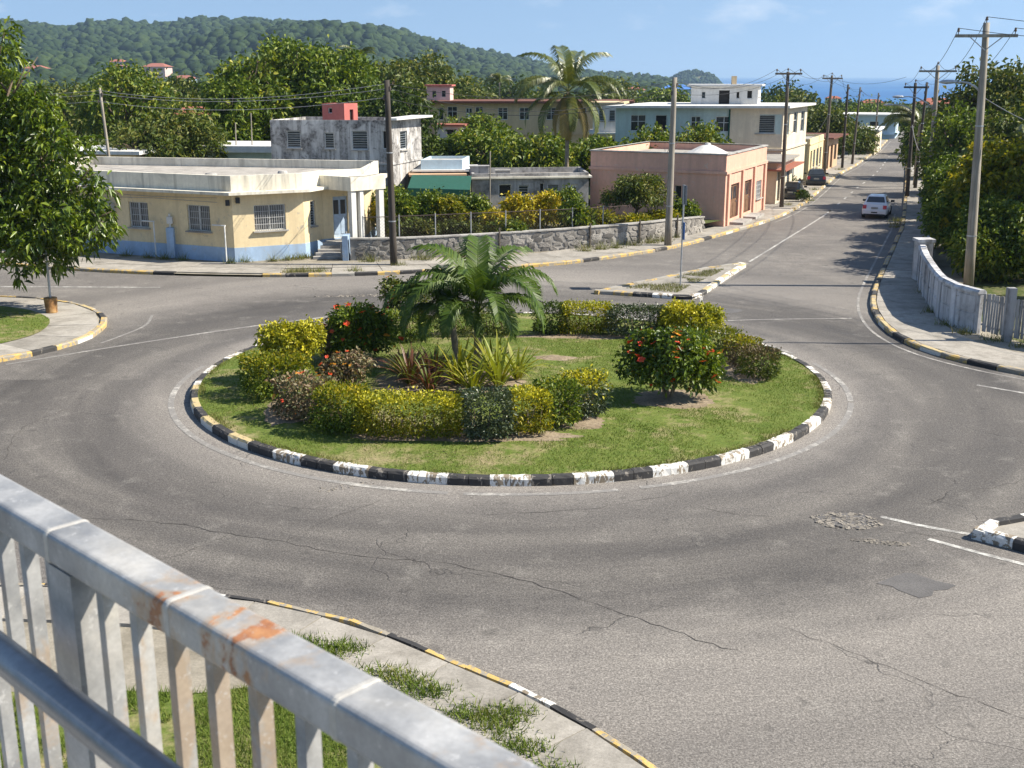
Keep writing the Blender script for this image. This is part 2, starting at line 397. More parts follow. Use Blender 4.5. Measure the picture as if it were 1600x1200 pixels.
L_GREYGREEN = leafmat('leaf_grey_green', [(0.036, 0.058, 0.026), (0.072, 0.098, 0.044), (0.136, 0.156, 0.077)], .18, .35, .5)
L_MIXED = leafmat('leaf_variegated', [(.05, .08, .02), (.12, .13, .06), (.22, .13, .08), (.26, .24, .12), (.06, .10, .03)], .2, .5)
L_BROWN = leafmat('leaf_tan', [(.10, .08, .04), (.17, .12, .06), (.08, .09, .03)], .2, .6)
L_PALM = leafmat('leaf_palm', [(0.041, 0.078, 0.013), (0.072, 0.123, 0.017), (0.131, 0.179, 0.031)], .3, .45, .25)
L_COCO = leafmat('leaf_coconut', [(0.050, 0.080, 0.013), (0.099, 0.124, 0.020), (0.198, 0.181, 0.034)], .25, .4, .5)
L_DEADF = leafmat('leaf_frond_dry', [(.20, .17, .05), (.32, .24, .07), (.16, .11, .045)], .2, .6)
L_BROM = leafmat('leaf_bromeliad', [(0.078, 0.029, 0.018), (0.143, 0.055, 0.029), (0.078, 0.072, 0.023)], .2, .4)
L_SPIKE = leafmat('leaf_spiky', [(.12, .17, .02), (.26, .29, .03), (.40, .36, .05)], .3, .45)
L_CROTON = leafmat('leaf_croton', [(.10, .14, .015), (.38, .33, .016), (.56, .44, .02), (.50, .27, .02)], .25, .45)
M_RED = leafmat('petal_red', [(.55, .025, .012), (.66, .06, .02), (.68, .15, .03)], .25, .5)
M_ORANGE = leafmat('petal_orange', [(.66, .20, .02), (.70, .34, .03), (.6, .10, .02)], .25, .5)
M_BARK = plain('bark', (.14, .105, .075), .9, 0, .35, 7); M_TWIG = plain('twig_bark', (.20, .155, .105), .9, 0, .3, 9)
M_PTRUNK = plain('palm_trunk', (.27, .225, .165), .85, 0, .25, 12); M_PGREEN = plain('palm_crownshaft', (.13, .19, .05), .5, 0, .2, 6)

def make_pole(name, c):
    t = NT(name); v = t.coord((9, 9, .35)); n = t.noise(v, 1.4, 6, .7); b = t.noise(t.coord(), .8, 3)
    t.col(t.mix(1.0, t.ramp(n, [(.3, tuple(x*.55 for x in c)), (.7, tuple(x*1.3 for x in c))]), t.ramp(b, [(.3, .75), (.7, 1.2)]), 'MULTIPLY')); t.rough(.85); t.bump(n, .5, .02); return t.m
M_PGREY = make_pole('pole_weathered', (.30, .265, .215)); M_PDARK = make_pole('pole_creosote', (.055, .045, .036)); M_PBROWN = make_pole('pole_brown', (.115, .095, .072))
M_STEEL = plain('galvanised_steel', (.42, .43, .44), .45, .6, .15, 9, .5); M_WIRE = plain('wire_black', (.035, .035, .037), .6, 0, .1)
M_WIREG = plain('wire_grey', (.30, .30, .30), .5, 0, .1); M_INS = plain('insulator', (.10, .075, .06), .35, 0, .2)
M_GLASS = NT('window_glass'); M_GLASS.col((.022, .028, .033)); M_GLASS.rough(.12); M_GLASS.b.inputs['Specular IOR Level'].default_value = .6; M_GLASS = M_GLASS.m
M_DARKIN = plain('dark_interior', (.03, .028, .026), .95, 0, .3, 2)  # near-black sheet: the shade of unlit rooms is put into the colour
M_FRAME = plain('window_frame_grey', (.46, .46, .45), .6, 0, .15); M_FRAMEW = plain('window_frame_white', (.66, .66, .63), .6, 0, .12)
M_LOUVRE = plain('louvre_glass', (.30, .34, .37), .3, 0, .2, 3, .5); M_WOODDOOR = plain('wood_door', (.17, .095, .055), .6, 0, .25, 4)
M_REDROOF = wallpaint('red_roof', (.33, .125, .085), (.14, .07, .05), .4, .4); M_TANK = plain('tank_black', (.03, .03, .032), .5)
print('p1 ok')
# ------------------------------------------------------------------ terrain, sea, hills
SEA_Z = -27.0
def tz(x, y):
    r = np.hypot(np.asarray(x, float), np.asarray(y, float)-30)
    d = np.maximum(0, r-165)
    return -0.07 - d*0.0235*np.clip(d/120, 0, 1)
def build_ground():
    rad = np.r_[0, 20, 45, 80, 120, 165, 190, 220, 260, 320, 400, 520, 680, 900, 1150, 1300, 1500]
    na = 96; V = [(0, 30, -.07)]; F = []
    for r in rad[1:]:
        for k in range(na):
            a = 2*math.pi*k/na; x = r*math.cos(a); y = 30+r*math.sin(a); z = float(tz(x, y))
            if r > 300: z += (fbm(x/150, y/150, 3)-.5)*min(6, (r-300)/60)
            V.append((x, y, z))
    for k in range(na): F.append((0, 1+k, 1+(k+1) % na))
    for j in range(len(rad)-2):
        for k in range(na):
            a = 1+j*na+k; b = 1+j*na+(k+1) % na; F.append((a, a+na, b+na, b))
    m = MB(); m.v = V; m.f = F
    return structure(m.build('ground', M_GROUND, smooth=True))
build_ground()

def make_sea():
    t = NT('sea_water'); v = t.coord(kind='World'); n = t.noise(t.coord((.010, .03, 1), kind='World'), 1.0, 6, .65); n2 = t.noise(t.coord((.0006, .0016, 1), kind='World'), 1.0, 4)
    t.col(t.mix(t.ramp(n2, [(.35, 0.0), (.7, 1.0)]), (.006, .085, .26), (.012, .125, .32))); t.rough(.38); t.b.inputs['IOR'].default_value = 1.33
    t.b.inputs['Specular IOR Level'].default_value = .25
    t.bump(n, .5, .6); return t.m
m = MB()
xs = np.linspace(-14000, 14000, 29); ys = np.r_[600, 1200, 2000, 4000, 8000, 14000, 20000]
for j in range(len(ys)-1):
    for i in range(len(xs)-1):
        m.quad((xs[i], ys[j], SEA_Z), (xs[i+1], ys[j], SEA_Z), (xs[i+1], ys[j+1], SEA_Z), (xs[i], ys[j+1], SEA_Z))
structure(m.build('sea', make_sea()))

RIDGE = np.array([(-2200, 54), (-1700, 89), (-1300, 69), (-1008.7, 79), (-848.5, 86), (-806.4, 83), (-743.8, 73), (-700.4, 82), (-636.4, 86), (-583.8, 80), (-530, 90.3), (-455.8, 90.3), (-381.8, 87.3), (-318.3, 84.3), (-212.5, 76.3), (-106.6, 50.2), (-42.7, 38.9), (53.5, 16.7), (139.4, 3.4), (214.7, -4), (252.4, -7), (290, -21), (330, -37), (400, -41)])
def hill_z(x, y):
    """the wooded range: its crest runs at y = 2000, its foot reaches into the town at about y = 620"""
    x = np.asarray(x, float); y = np.asarray(y, float)
    xr = x*2000/np.maximum(y, 300)*np.clip((y/2000), 0, 1)**.0
    crest = np.interp(xr, RIDGE[:, 0], RIDGE[:, 1]); foot = -14.0
    s = np.clip((y-620)/(2000-620), 0, 1.25); prof = np.where(s <= 1, s**1.15, 1-(s-1)*2.2)
    spur = (fbm(x/210+3, y/330, 9, 4)-.5)*70*np.clip(s*(1-s)*4, 0, 1)
    return foot + (crest-foot)*prof + spur*np.clip((crest+30)/110, 0, 1)
gx = np.linspace(-1500, 420, 97); gy = np.r_[np.linspace(600, 2000, 46), np.linspace(2060, 2300, 4)]
XX, YY = np.meshgrid(gx, gy); XS = XX*np.clip(YY/2000, .34, 1.1); ZZ = hill_z(XS, YY)
m = MB(); m.v = list(zip(XS.ravel().tolist(), YY.ravel().tolist(), ZZ.ravel().tolist())); nx = len(gx)
m.f = [(j*nx+i, j*nx+i+1, (j+1)*nx+i+1, (j+1)*nx+i) for j in range(len(gy)-1) for i in range(nx-1)]
hills = structure(m.build('hills', M_GROUND, smooth=True))

def dome_lumps(name, cx, cy, cz, rad, hgt, mat, sides=7, seed=1, parent=None):
    """tree crowns of a far wood: ragged domes, one mesh"""
    rng = np.random.default_rng(seed); N = len(cx)
    rings = [(0.62, -.35), (1.0, .15), (.86, .55), (.5, .88)]
    nv = len(rings)*sides+1
    a = (np.arange(sides)*2*np.pi/sides)[None, :] + rng.random((N, 1))*6.28
    V = np.zeros((N, nv, 3))
    for k, (rr, hh) in enumerate(rings):
        jr = rad[:, None]*rr*(1+(rng.random((N, sides))-.5)*.75); an = a+k*.45
        V[:, k*sides:(k+1)*sides, 0] = cx[:, None]+np.cos(an)*jr; V[:, k*sides:(k+1)*sides, 1] = cy[:, None]+np.sin(an)*jr
        V[:, k*sides:(k+1)*sides, 2] = cz[:, None]+hgt[:, None]*(hh+(rng.random((N, sides))-.5)*.42)
    V[:, -1, 0] = cx; V[:, -1, 1] = cy; V[:, -1, 2] = cz+hgt*(1+.15*(rng.random(N)-.5))
    T = []
    for k in range(len(rings)-1):
        for q in range(sides):
            p0 = k*sides+q; p1 = k*sides+(q+1) % sides; T += [(p0, p1, p1+sides), (p0, p1+sides, p0+sides)]
    k = len(rings)-1
    for q in range(sides): T.append((k*sides+q, k*sides+(q+1) % sides, nv-1))
    T = np.array(T); TT = (T[None]+(np.arange(N)*nv)[:, None, None]).reshape(-1, 3)
    return npmesh(name, V.reshape(-1, 3), TT, mat, parent)
rng = np.random.default_rng(5)
N = 36000
py_ = 640 + (rng.random(N)**.8)*1380; u_ = rng.uniform(-1180, 330, N); px_ = u_*np.clip(py_/2000, .34, 1.1); pz_ = hill_z(px_, py_)
keep = (pz_ > -22)
for hx_, hy_, hw_ in ((-269, 970, 16), (-397, 990, 16), (-302, 1010, 20), (-380, 1150, 16), (-330, 1005, 10)): keep &= ~((np.abs(px_-hx_) < hw_*.75) & (py_ > hy_-45) & (py_ < hy_+16))
px_, py_, pz_ = px_, py_, pz_; px_, py_, pz_ = px_[keep], py_[keep], pz_[keep]
sz_ = (2.0+rng.random(len(px_))**3.0*8.0)*np.clip(.62+py_/4200, .6, 1.15)
wood = dome_lumps('hillside_forest', px_, py_, pz_+sz_*.35, sz_, sz_*rng.uniform(.8, 1.25, len(px_)), M_WOODLAND, 6, 3)
tag(wood, 'dense dark green forest covering the long ridge', 'forest', kind='stuff')
# headland beyond the bay
hx = np.linspace(322, 470, 22); prof_h = np.interp(hx, [322, 335, 352, 369, 395, 418, 432, 440, 454, 470], [-30, -8, 6, 13, 15.5, 15, 10, 5, -8, -30])
m = MB(); rows = [(-70, -40), (-35, 0), (0, 1), (40, .6), (80, 0)]
HV = []
for dy, k in ((-60, 0.0), (-30, .6), (0, 1.0), (40, .7), (90, 0.0)):
    for x, z in zip(hx, prof_h): HV.append((x, 2600+dy, -30+(z+30)*k))
m.v = HV; n = len(hx); m.f = [(j*n+i, j*n+i+1, (j+1)*n+i+1, (j+1)*n+i) for j in range(4) for i in range(n-1)]
structure(m.build('headland_hill', M_GROUND, smooth=True))
k = 420; hxx = rng.uniform(328, 462, k); hdy = rng.uniform(-55, 50, k); hk = np.interp(hdy, [-60, -30, 0, 40, 90], [0, .6, 1, .7, 0])
hz = -30+(np.interp(hxx, hx, prof_h)+30)*hk; ss = rng.uniform(3, 6, k)
tag(dome_lumps('headland_forest', hxx, 2600+hdy, hz+1, ss, ss, M_WOODLAND, 7, 8), 'dark wooded headland jutting into the sea beyond the town', 'forest', kind='stuff')
# the wooded plain between the town and the hills, down to the coast
N = 3800; a_ = rng.uniform(-.52, .62, N); r_ = 260+rng.random(N)**1.3*780; tx = np.sin(a_)*r_; ty = np.cos(a_)*r_
tzz = tz(tx, ty); kp = (tzz > SEA_Z+2) & ((ty < 640) | (tx > -60)) ; tx, ty, tzz = tx[kp], ty[kp], tzz[kp]
s_ = rng.uniform(1.8, 4.2, len(tx))*np.clip(r_[kp]/380, .8, 1.35)*np.where(tx > 40, .55, 1.0)
tag(dome_lumps('coastal_plain_woods', tx, ty, tzz+s_*.6, s_, s_*1.15, M_WOODLAND, 8, 12), 'mass of treetops between the town roofs and the sea', 'woods', kind='stuff')

# ------------------------------------------------------------------ road
FK = [(-62, 72), (-34, 57.5), (-23.68, 52.88), (-19.25, 51.26), (-15.22, 50.23), (-10.74, 49.73), (-7.56, 49.9), (-4.54, 50.57), (1.18, 52.51), (4.59, 54.8), (8.5, 58.61), (12.1, 64.03), (15.35, 69.24), (18.71, 76.07), (22.32, 85.27), (28.53, 101.97), (33.87, 114.6), (42.9, 137.5), (50.5, 158)]
RK = [(34, 22), (22, 26.5), (17.5, 30), (15.0, 32.66), (14.11, 33.74), (13.28, 35.22), (12.86, 37.02), (12.9, 39.52), (13.6, 42.98), (14.96, 47.07), (17.92, 54.8), (20.76, 62.21), (23.03, 68.31), (29.59, 87.67), (46.36, 137.51), (55, 160)]
LI = [(-40, 46.6), (-30, 45.8), (-20.15, 44.67), (-18.48, 44.27), (-16.61, 43.23), (-15.25, 41.77), (-14.47, 40.39), (-14.07, 38.69), (-14.13, 37.02), (-14.89, 35.22), (-15.7, 34.3), (-18, 32.4), (-24, 29), (-34, 25)]
NK = [(-16, 17.6), (-10, 18.1), (-6.5, 18.0), (-4.25, 17.54), (-3.34, 17.14), (-2.45, 16.74), (-1.57, 16.06), (-0.76, 15.39), (0, 14.8), (0.7, 14.12), (1.71, 12.9), (3, 10.8), (4.2, 8.0), (5, 4)]
FKc, RKc, LIc, NKc = catmull(FK, 8), catmull(RK, 8), catmull(LI, 8), catmull(NK, 8)
road_pts = [tuple(p) for p in FKc] + [tuple(p) for p in RKc[::-1]] + [(60, 0), (20, -12), (-40, -12), (-70, 20)]
m = MB(); m.poly([(x, y, 0) for x, y in road_pts[::-1]]); road = m.build('road', M_ASPH); structure(road)
if road.data.polygons[0].normal.z < 0: road.data.flip_normals()
# the road runs on, down towards the coast
lw = catmull([(50.5, 158), (55, 172), (56, 190), (50, 215), (40, 240)], 6); rw = catmull([(55, 160), (60, 172), (61.5, 191), (55, 218), (44, 244)], 6); m = MB()
for i in range(len(lw)-1):
    q = [(*lw[i], 0), (*rw[i], 0), (*rw[i+1], 0), (*lw[i+1], 0)]; m.quad(*[(x, y, float(tz(x, y))+.07) for x, y, _ in q])
far_road = structure(m.build('road_descending', M_ASPH))

def strip(curve, w, z, mat, name='road_marking', parent=road, dash=None, start=0.0):
    c = resample(curve, .5); nrm = normals2(c); d = 0; made = []
    segs = []; cur = []
    for i in range(len(c)):
        on = True if dash is None else ((d+start) % (dash[0]+dash[1])) < dash[0]
        if on: cur.append(i)
        else:
            if len(cur) > 1: segs.append(cur)
            cur = []
        d += .5
    if len(cur) > 1: segs.append(cur)
    for sg in segs:
        m = MB()
        for i, j in zip(sg[:-1], sg[1:]):
            a, b = c[i], c[j]; na_, nb = nrm[i]*w/2, nrm[j]*w/2
            m.quad((*(a-na_), z), (*(b-nb), z), (*(b+nb), z), (*(a+na_), z))
        o = m.build(name, mat, parent); made.append(o)
        if o.data.polygons[0].normal.z < 0: o.data.flip_normals()
    return made
# worn white edge line round the island
th = np.linspace(0, 2*np.pi, 241)
ring = np.stack([ISL[0]+np.cos(th)*(ISL_R+.52), ISL[1]+np.sin(th)*(ISL_R+.52)], 1)
for a0, a1 in ((170, 262), (264, 284), (287, 345), (346, 372), (20, 60), (75, 100), (125, 150)):
    q = np.radians(np.linspace(a0, a1, 60)); strip(np.stack([ISL[0]+np.cos(q)*(ISL_R+.5), ISL[1]+np.sin(q)*(ISL_R+.5)], 1), .16, .006, M_LINEW)
strip(catmull([(10.6, 53.2), (9.2, 49.6), (7.75, 45.9), (7.3, 43.6), (7.1, 41.3), (7.1, 40.2)], 8), .12, .006, M_LINE)
cl = catmull([(11.2, 54.0), (14.6, 61.5), (19.5, 72.4), (22.8, 80.5), (26.2, 89), (33.5, 107), (42, 130), (47, 143)], 8)
strip(cl[:20], .12, .006, M_LINE); strip(cl[18:], .13, .006, M_LINE, dash=(2.0, 2.2))
strip(offs(RKc[18:100], .45), .10, .006, M_LINEW); strip(offs(FKc[96:], -.4), .10, .006, M_LINEW)
strip(catmull([(-34, 49.5), (-24, 47.6), (-18, 47.3), (-14.6, 47.2)], 6), .16, .006, M_LINE)
strip(catmull([(-13.2, 41.5), (-12.9, 39.6), (-13.3, 37.6), (-13.5, 36.9)], 6), .10, .006, M_LINEW)
strip(catmull([(-15.4, 34.0), (-12.5, 36.7), (-9, 39.6), (-5, 42.2), (-2.2, 43.2)], 8), .14, .006, M_LINEW)
strip(catmull([(7.1, 40.4), (9.2, 40.7), (12.3, 40.9)], 6), .11, .006, M_LINEW)
strip(catmull([(7.35, 21.5), (8.1, 20.95), (8.85, 20.55)], 6), .12, .006, M_LINE)
strip(catmull([(7.9, 20.35), (9.0, 19.35), (11, 17.8), (14, 15.6)], 6), .12, .006, M_LINE)
strip(catmull([(-11.5, 47.4), (-6.5, 47.3)], 6), .07, .006, M_LINEW, dash=(1.5, 1.0))
strip(catmull([(13.2, 31.6), (15.5, 29.6), (18.2, 27.6), (24, 24.6)], 6), .12, .006, M_LINE)

# dark repair patches, broken edges and the pothole
def blob(cx, cy, rx, ry, ang, n=18, jag=.25, seed=1):
    r = random.Random(seed); out = []
    for k in range(n):
        a = 2*math.pi*k/n; q = 1+(r.random()-.5)*jag; x, y = rx*q*math.cos(a), ry*q*math.sin(a)
        out.append((cx+x*math.cos(ang)-y*math.sin(ang), cy+x*math.sin(ang)+y*math.cos(ang)))
    return out
t_ = NT('asphalt_patch'); v_ = t_.coord(kind='World'); g_ = t_.noise(v_, 38, 3, .8); b_ = t_.noise(v_, 2, 4)
t_.col(t_.mix(1.0, t_.ramp(b_, [(.3, (.085, .08, .077)), (.7, (.115, .109, .104))]), t_.ramp(g_, [(.28, .65), (.72, 1.4)]), 'MULTIPLY')); t_.rough(.85); t_.bump(g_, .5, .01); M_PATCH = t_.m
M_RUBBLE = make_conc('broken_asphalt', (.25, .225, .19), (.09, .084, .078))
for k, (cx, cy, rx, ry, an, nn) in enumerate([(5.9, 43.0, 1.0, .55, .1, 10), (7.9, 42.3, .8, .5, -.1, 9), (-2.0, 44.9, .8, .3, .15, 9)]):
    m = MB(); m.poly([(x, y, .006+.0004*k) for x, y in blob(cx, cy, rx, ry, an, nn, .3, k)]); m.build('asphalt_patch', M_PATCH, road)
m = MB(); m.poly([(x, y, .0062) for x, y in [(6.31, 18.37), (6.55, 18.25), (6.6, 18.1), (6.86, 17.79), (7.1, 17.88), (7.2, 18.08), (7.45, 18.12), (7.67, 18.29), (7.35, 18.5), (7.1, 18.78), (6.96, 18.82), (6.7, 18.66)]]); m.build('asphalt_patch', M_PATCH, road)
def rubble(cx, cy, rx, ry, ang, n, seed, smin=.02, smax=.09):
    r = random.Random(seed); m = MB()
    for k in range(n):
        a = r.random()*6.28; q = math.sqrt(r.random()); x, y = rx*q*math.cos(a), ry*q*math.sin(a); X = cx+x*math.cos(ang)-y*math.sin(ang); Yy = cy+x*math.sin(ang)+y*math.cos(ang)
        s = smin+(smax-smin)*r.random()**2
        m.obox((X, Yy, s*.10), (math.cos(a*3), math.sin(a*3), r.uniform(-.3, .3)), (-math.sin(a*3), math.cos(a*3), r.uniform(-.3, .3)), (0, 0, 1), s, s*r.uniform(.5, .9), s*.22)
    return stuff(m.build('pothole_rubble', M_RUBBLE, road))
m = MB(); m.poly([(x, y, .005) for x, y in blob(6.6, 21.27, .58, .40, -.05, 22, .45, 41)]); m.build('pothole', M_PATCH, road)
rubble(6.6, 21.27, .68, .44, -.05, 520, 3, .006, .05); rubble(6.95, 20.2, .55, .12, -.25, 220, 4, .006, .035); rubble(-5.3, 45.4, 2.6, .22, .12, 260, 5, .01, .06); rubble(-3.6, 23.2, .7, .18, .4, 40, 6, .01, .04)
# long cracks
M_CRACK = plain('crack_dark', (.055, .05, .046), 1, 0, .3, 8)  # dark colour of the crack lines
def crack(pts, w=.018, seed=0):
    r = random.Random(seed); c = resample(catmull(pts, 5), .22); c = c + np.array([[r.uniform(-.05, .05), r.uniform(-.05, .05)] for _ in c]); nrm = normals2(c); m = MB()
    ws = [w*r.uniform(.25, 1.0) for _ in c]; ws[0] = ws[-1] = .002
    for i in range(len(c)-1):
        m.quad((*(c[i]-nrm[i]*ws[i]), .0065), (*(c[i+1]-nrm[i+1]*ws[i+1]), .0065), (*(c[i+1]+nrm[i+1]*ws[i+1]), .0065), (*(c[i]+nrm[i]*ws[i]), .0065))
    o = m.build('road_crack', M_CRACK, road)
    if o.data.polygons[0].normal.z < 0: o.data.flip_normals()
for k, p in enumerate([[(-9.5, 21.5), (-7, 21.2), (-5.4, 20.6), (-4.3, 20.2), (-3.0, 19.6), (-1.2, 19.2), (0.6, 18.2), (2.2, 16.9), (3.6, 15.8)], [(-5.4, 20.6), (-6.4, 19.4), (-8, 18.9)], [(-4.3, 20.2), (-3.6, 21.4), (-2.7, 22.4)], [(3.8, 22.0), (4.6, 21.6), (5.2, 21.5)],
                      [(8.5, 22.2), (9.6, 22.9), (11, 23.6), (13, 25.4)], [(4.2, 16.8), (5.2, 15.9), (6.2, 14.8), (7.4, 13.6)], [(-13, 45.6), (-9, 44.8), (-6, 45.8), (-3, 45.2), (-1, 45.9)], [(9.0, 43.4), (11, 42.7), (13, 42.9)], [(9.6, 36.8), (10.8, 36.2), (12.2, 36.4)],
                      [(-11.4, 30), (-12.2, 27.5), (-11.6, 25)], [(15.4, 56), (17, 57.6), (18.6, 57.4)], [(6.6, 21.1), (7.6, 20.7), (8.6, 20.3)], [(-.6, 21.6), (1.5, 21.9), (3.6, 22.9)]]): crack(p, .007 if k else .010, k)

# ------------------------------------------------------------------ kerb stones, pavements
def kerb_mesh(name, mat, ln, w, h, seed):
    """one kerb stone, chamfered on the road edge, origin at base centre; x along the kerb, -y to the road"""
    r = random.Random(seed); m = MB(); j = lambda s=.006: r.uniform(-s, s); n = 3
    prof = [(-w/2, -.04), (-w/2+j(), h*.78), (-w/2+.045+j(), h+j()), (w/2, h), (w/2, -.04)]
    for i in range(n+1):
        x = -ln/2+ln*i/n
        for (y, z) in prof: m.v.append((x, y+j(.007), z+(j(.008) if z > 0 else 0)))
    k = len(prof)
    for i in range(n):
        for q in range(k-1): m.f.append((i*k+q+1, i*k+q, (i+1)*k+q, (i+1)*k+q+1))
    m.f.append(tuple(range(k))); m.f.append(tuple(n*k+q for q in range(k-1, -1, -1)))
    return m.mesh(name, mat)
KM = {}
def stone_mesh(kind, ln, w, h):
    key = (kind, round(ln, 2), w, h)
    if key not in KM:
        mat = {'w': M_KW, 'b': M_KB, 'y': M_KY, 'g': M_KG, 'u': M_KWY}[kind]; KM[key] = [kerb_mesh('kerb_stone', mat, 1.0, w, h, q+len(KM)*5) for q in range(4)]
    return KM[key][RN.randrange(4)]
def kerb_line(curve, parent, pattern, step=.9, w=.2, h=.15, side=1, skip=None, z=0.0):
    """stones along a curve; side=+1: the pavement lies to the left of the walking direction"""
    c = resample(curve, step); ln = np.linalg.norm(c[1]-c[0])
    for i in range(len(c)-1):
        a, b = c[i], c[i+1]; mid = (a+b)/2
        if skip and skip(mid): continue
        d = (b-a)/np.linalg.norm(b-a); nrm = np.array([-d[1], d[0]])*side
        k = pattern(i, mid); l_ = np.linalg.norm(b-a)
        rz = math.atan2(d[1], d[0]) if side > 0 else math.atan2(-d[1], -d[0])
        place(stone_mesh(k, 1.0, w, h), 'kerb_stone', parent, (*(mid+nrm*w/2), z+RN.uniform(-.006, .004)), rz+RN.uniform(-.012, .012), (l_-.012, 1, 1))
def ribbon_base(name, curve, w0, w1, z, mat, side=1):
    c = resample(curve, 1.0); a = offs(c, w0*side); b = offs(c, w1*side); m = MB()
    for i in range(len(c)-1):
        q = [(*a[i], z), (*a[i+1], z), (*b[i+1], z), (*b[i], z)]; m.quad(*(q if side > 0 else q[::-1]))
    return structure(m.build(name, mat))
def slabs(curve, parent, w0, w1, z, step, side=1, mat=None, rows=1, skip=None, thick=.09):
    c = resample(curve, step); nrm = normals2(c)*side; W = np.linspace(w0, w1, rows+1)
    for i in range(len(c)-1):
        for r in range(rows):
            if skip and skip((c[i]+c[i+1])/2, r): continue
            g = .012; t = (c[i+1]-c[i])/np.linalg.norm(c[i+1]-c[i])*g
            p = [c[i]+t+nrm[i]*(W[r]+g), c[i+1]-t+nrm[i+1]*(W[r]+g), c[i+1]-t+nrm[i+1]*(W[r+1]-g), c[i]+t+nrm[i]*(W[r+1]-g)]
            if side < 0: p = p[::-1]
            dz = [z+RN.uniform(-.012, .008) for _ in range(4)]; m = MB()
            m.v = [(*q, z-thick) for q in p]+[(*q, zz) for q, zz in zip(p, dz)]
            m.f = [(4, 5, 6, 7)]+[(k, (k+1) % 4, 4+(k+1) % 4, 4+k) for k in range(4)]
            m.build('paving_slab', mat or M_PAVE, parent)
# far side
pv_far = ribbon_base('pavement_far', FKc[4:], .02, 5.5, .085, M_PAVE2)
kerb_line(resample(FKc[4:], .5), pv_far, lambda i, p: ('yyuyg'[i % 5] if p[0] > 12 else ('y' if (i % 5) < 4 else 'b')) if p[0] > -1 or p[0] < -15 else 'bygby'[i % 5], 1.0, .2, .15, 1, lambda p: -15.3 < p[0] < -11.2)
slabs(FKc[10:], pv_far, .22, 3.0, .135, 2.3, 1, None, 2, lambda p, r: (r == 0 and (-10.6 < p[0] < -8.2)))
# right side
pv_right = ribbon_base('pavement_right', RKc[::-1], .02, 3.6, .085, M_PAVE2, 1)
kerb_line(RKc[::-1], pv_right, lambda i, p: 'yyby'[i % 4] if p[1] > 46 else 'ybyu'[i % 4], 1.0, .2, .15, 1)
slabs(RKc[::-1], pv_right, .22, 2.15, .135, 2.0, 1)
# left corner island
pv_left = ribbon_base('pavement_left', LIc, .02, 2.7, .085, M_PAVE2, -1)
kerb_line(LIc, pv_left, lambda i, p: 'yyuyby'[i % 6], .95, .2, .15, -1)
slabs(LIc, pv_left, .22, 2.1, .135, 2.2, -1, None, 1)
li_in = offs(resample(LIc, 1.0), -1.9)
m = MB(); m.poly([(x, y, .148) for x, y in li_in] + [(-45, 25, .148), (-45, 46, .148)]); o = structure(m.build('lawn_left', M_LAWN))
if o.data.polygons[0].normal.z < 0: o.data.flip_normals()
# near side, below the footbridge
pv_near = ribbon_base('pavement_near', NKc, .02, 6.0, .085, M_PAVE2, -1)
kerb_line(NKc, pv_near, lambda i, p: 'yybyywby'[i % 8], .8, .13, .15, -1)
slabs(NKc, pv_near, .15, 1.35, .14, 1.35, -1)
nl = np.array([(-16, 14.2), (-9, 14.4), (-6, 14.6), (-4.4, 14.5), (-3.2, 14.8), (-2.5, 15.05), (-1.7, 14.5), (-1.0, 13.85), (-.35, 13.2), (.3, 12.4), (1.2, 11.0), (2.3, 8.6), (3.0, 5)])
m = MB(); m.poly([(x, y, .125) for x, y in nl] + [(4, -12, .125), (-16, -12, .125)]); o = structure(m.build('lawn_near', M_LAWN))
if o.data.polygons[0].normal.z < 0: o.data.flip_normals()
# splitter islands
def splitter(name, pts, pat, h=.16, step=.8, w=.22):
    c = np.array(pts + [pts[0]], float); m = MB(); m.poly([(x, y, .115) for x, y in pts]); o = structure(m.build(name, M_PAVE))
    if o.data.polygons[0].normal.z < 0: o.data.flip_normals()
    kerb_line(resample(c, .2), o, pat, step, w, h, 1); return o
sp_far = splitter('splitter_island_far', [(3.3, 45.75), (6.66, 44.53), (7.16, 44.50), (7.6, 45.2), (9.2, 49), (10.95, 52.9), (10.7, 53.0), (8.65, 51.5), (5.38, 47.9)],
                  lambda i, p: ('yy' if p[0] < 4.6 else 'bw')[i % 2] if p[1] < 45.6 else ('wu'[i % 2] if p[0] > 7.2 and p[1] < 53-.9*(9.9-p[0]) and p[0]-7.2 > (p[1]-45)*.36 else 'gy'[i % 2]))
sp_right = splitter('splitter_island_right', [(8.72, 20.36), (9.6, 19.55), (13, 16.7), (15, 15.2), (17, 17.5), (13.5, 22.0), (10.1, 21.25), (9.15, 20.88)], lambda i, p: 'wb'[i % 2], .2, .75, .22)

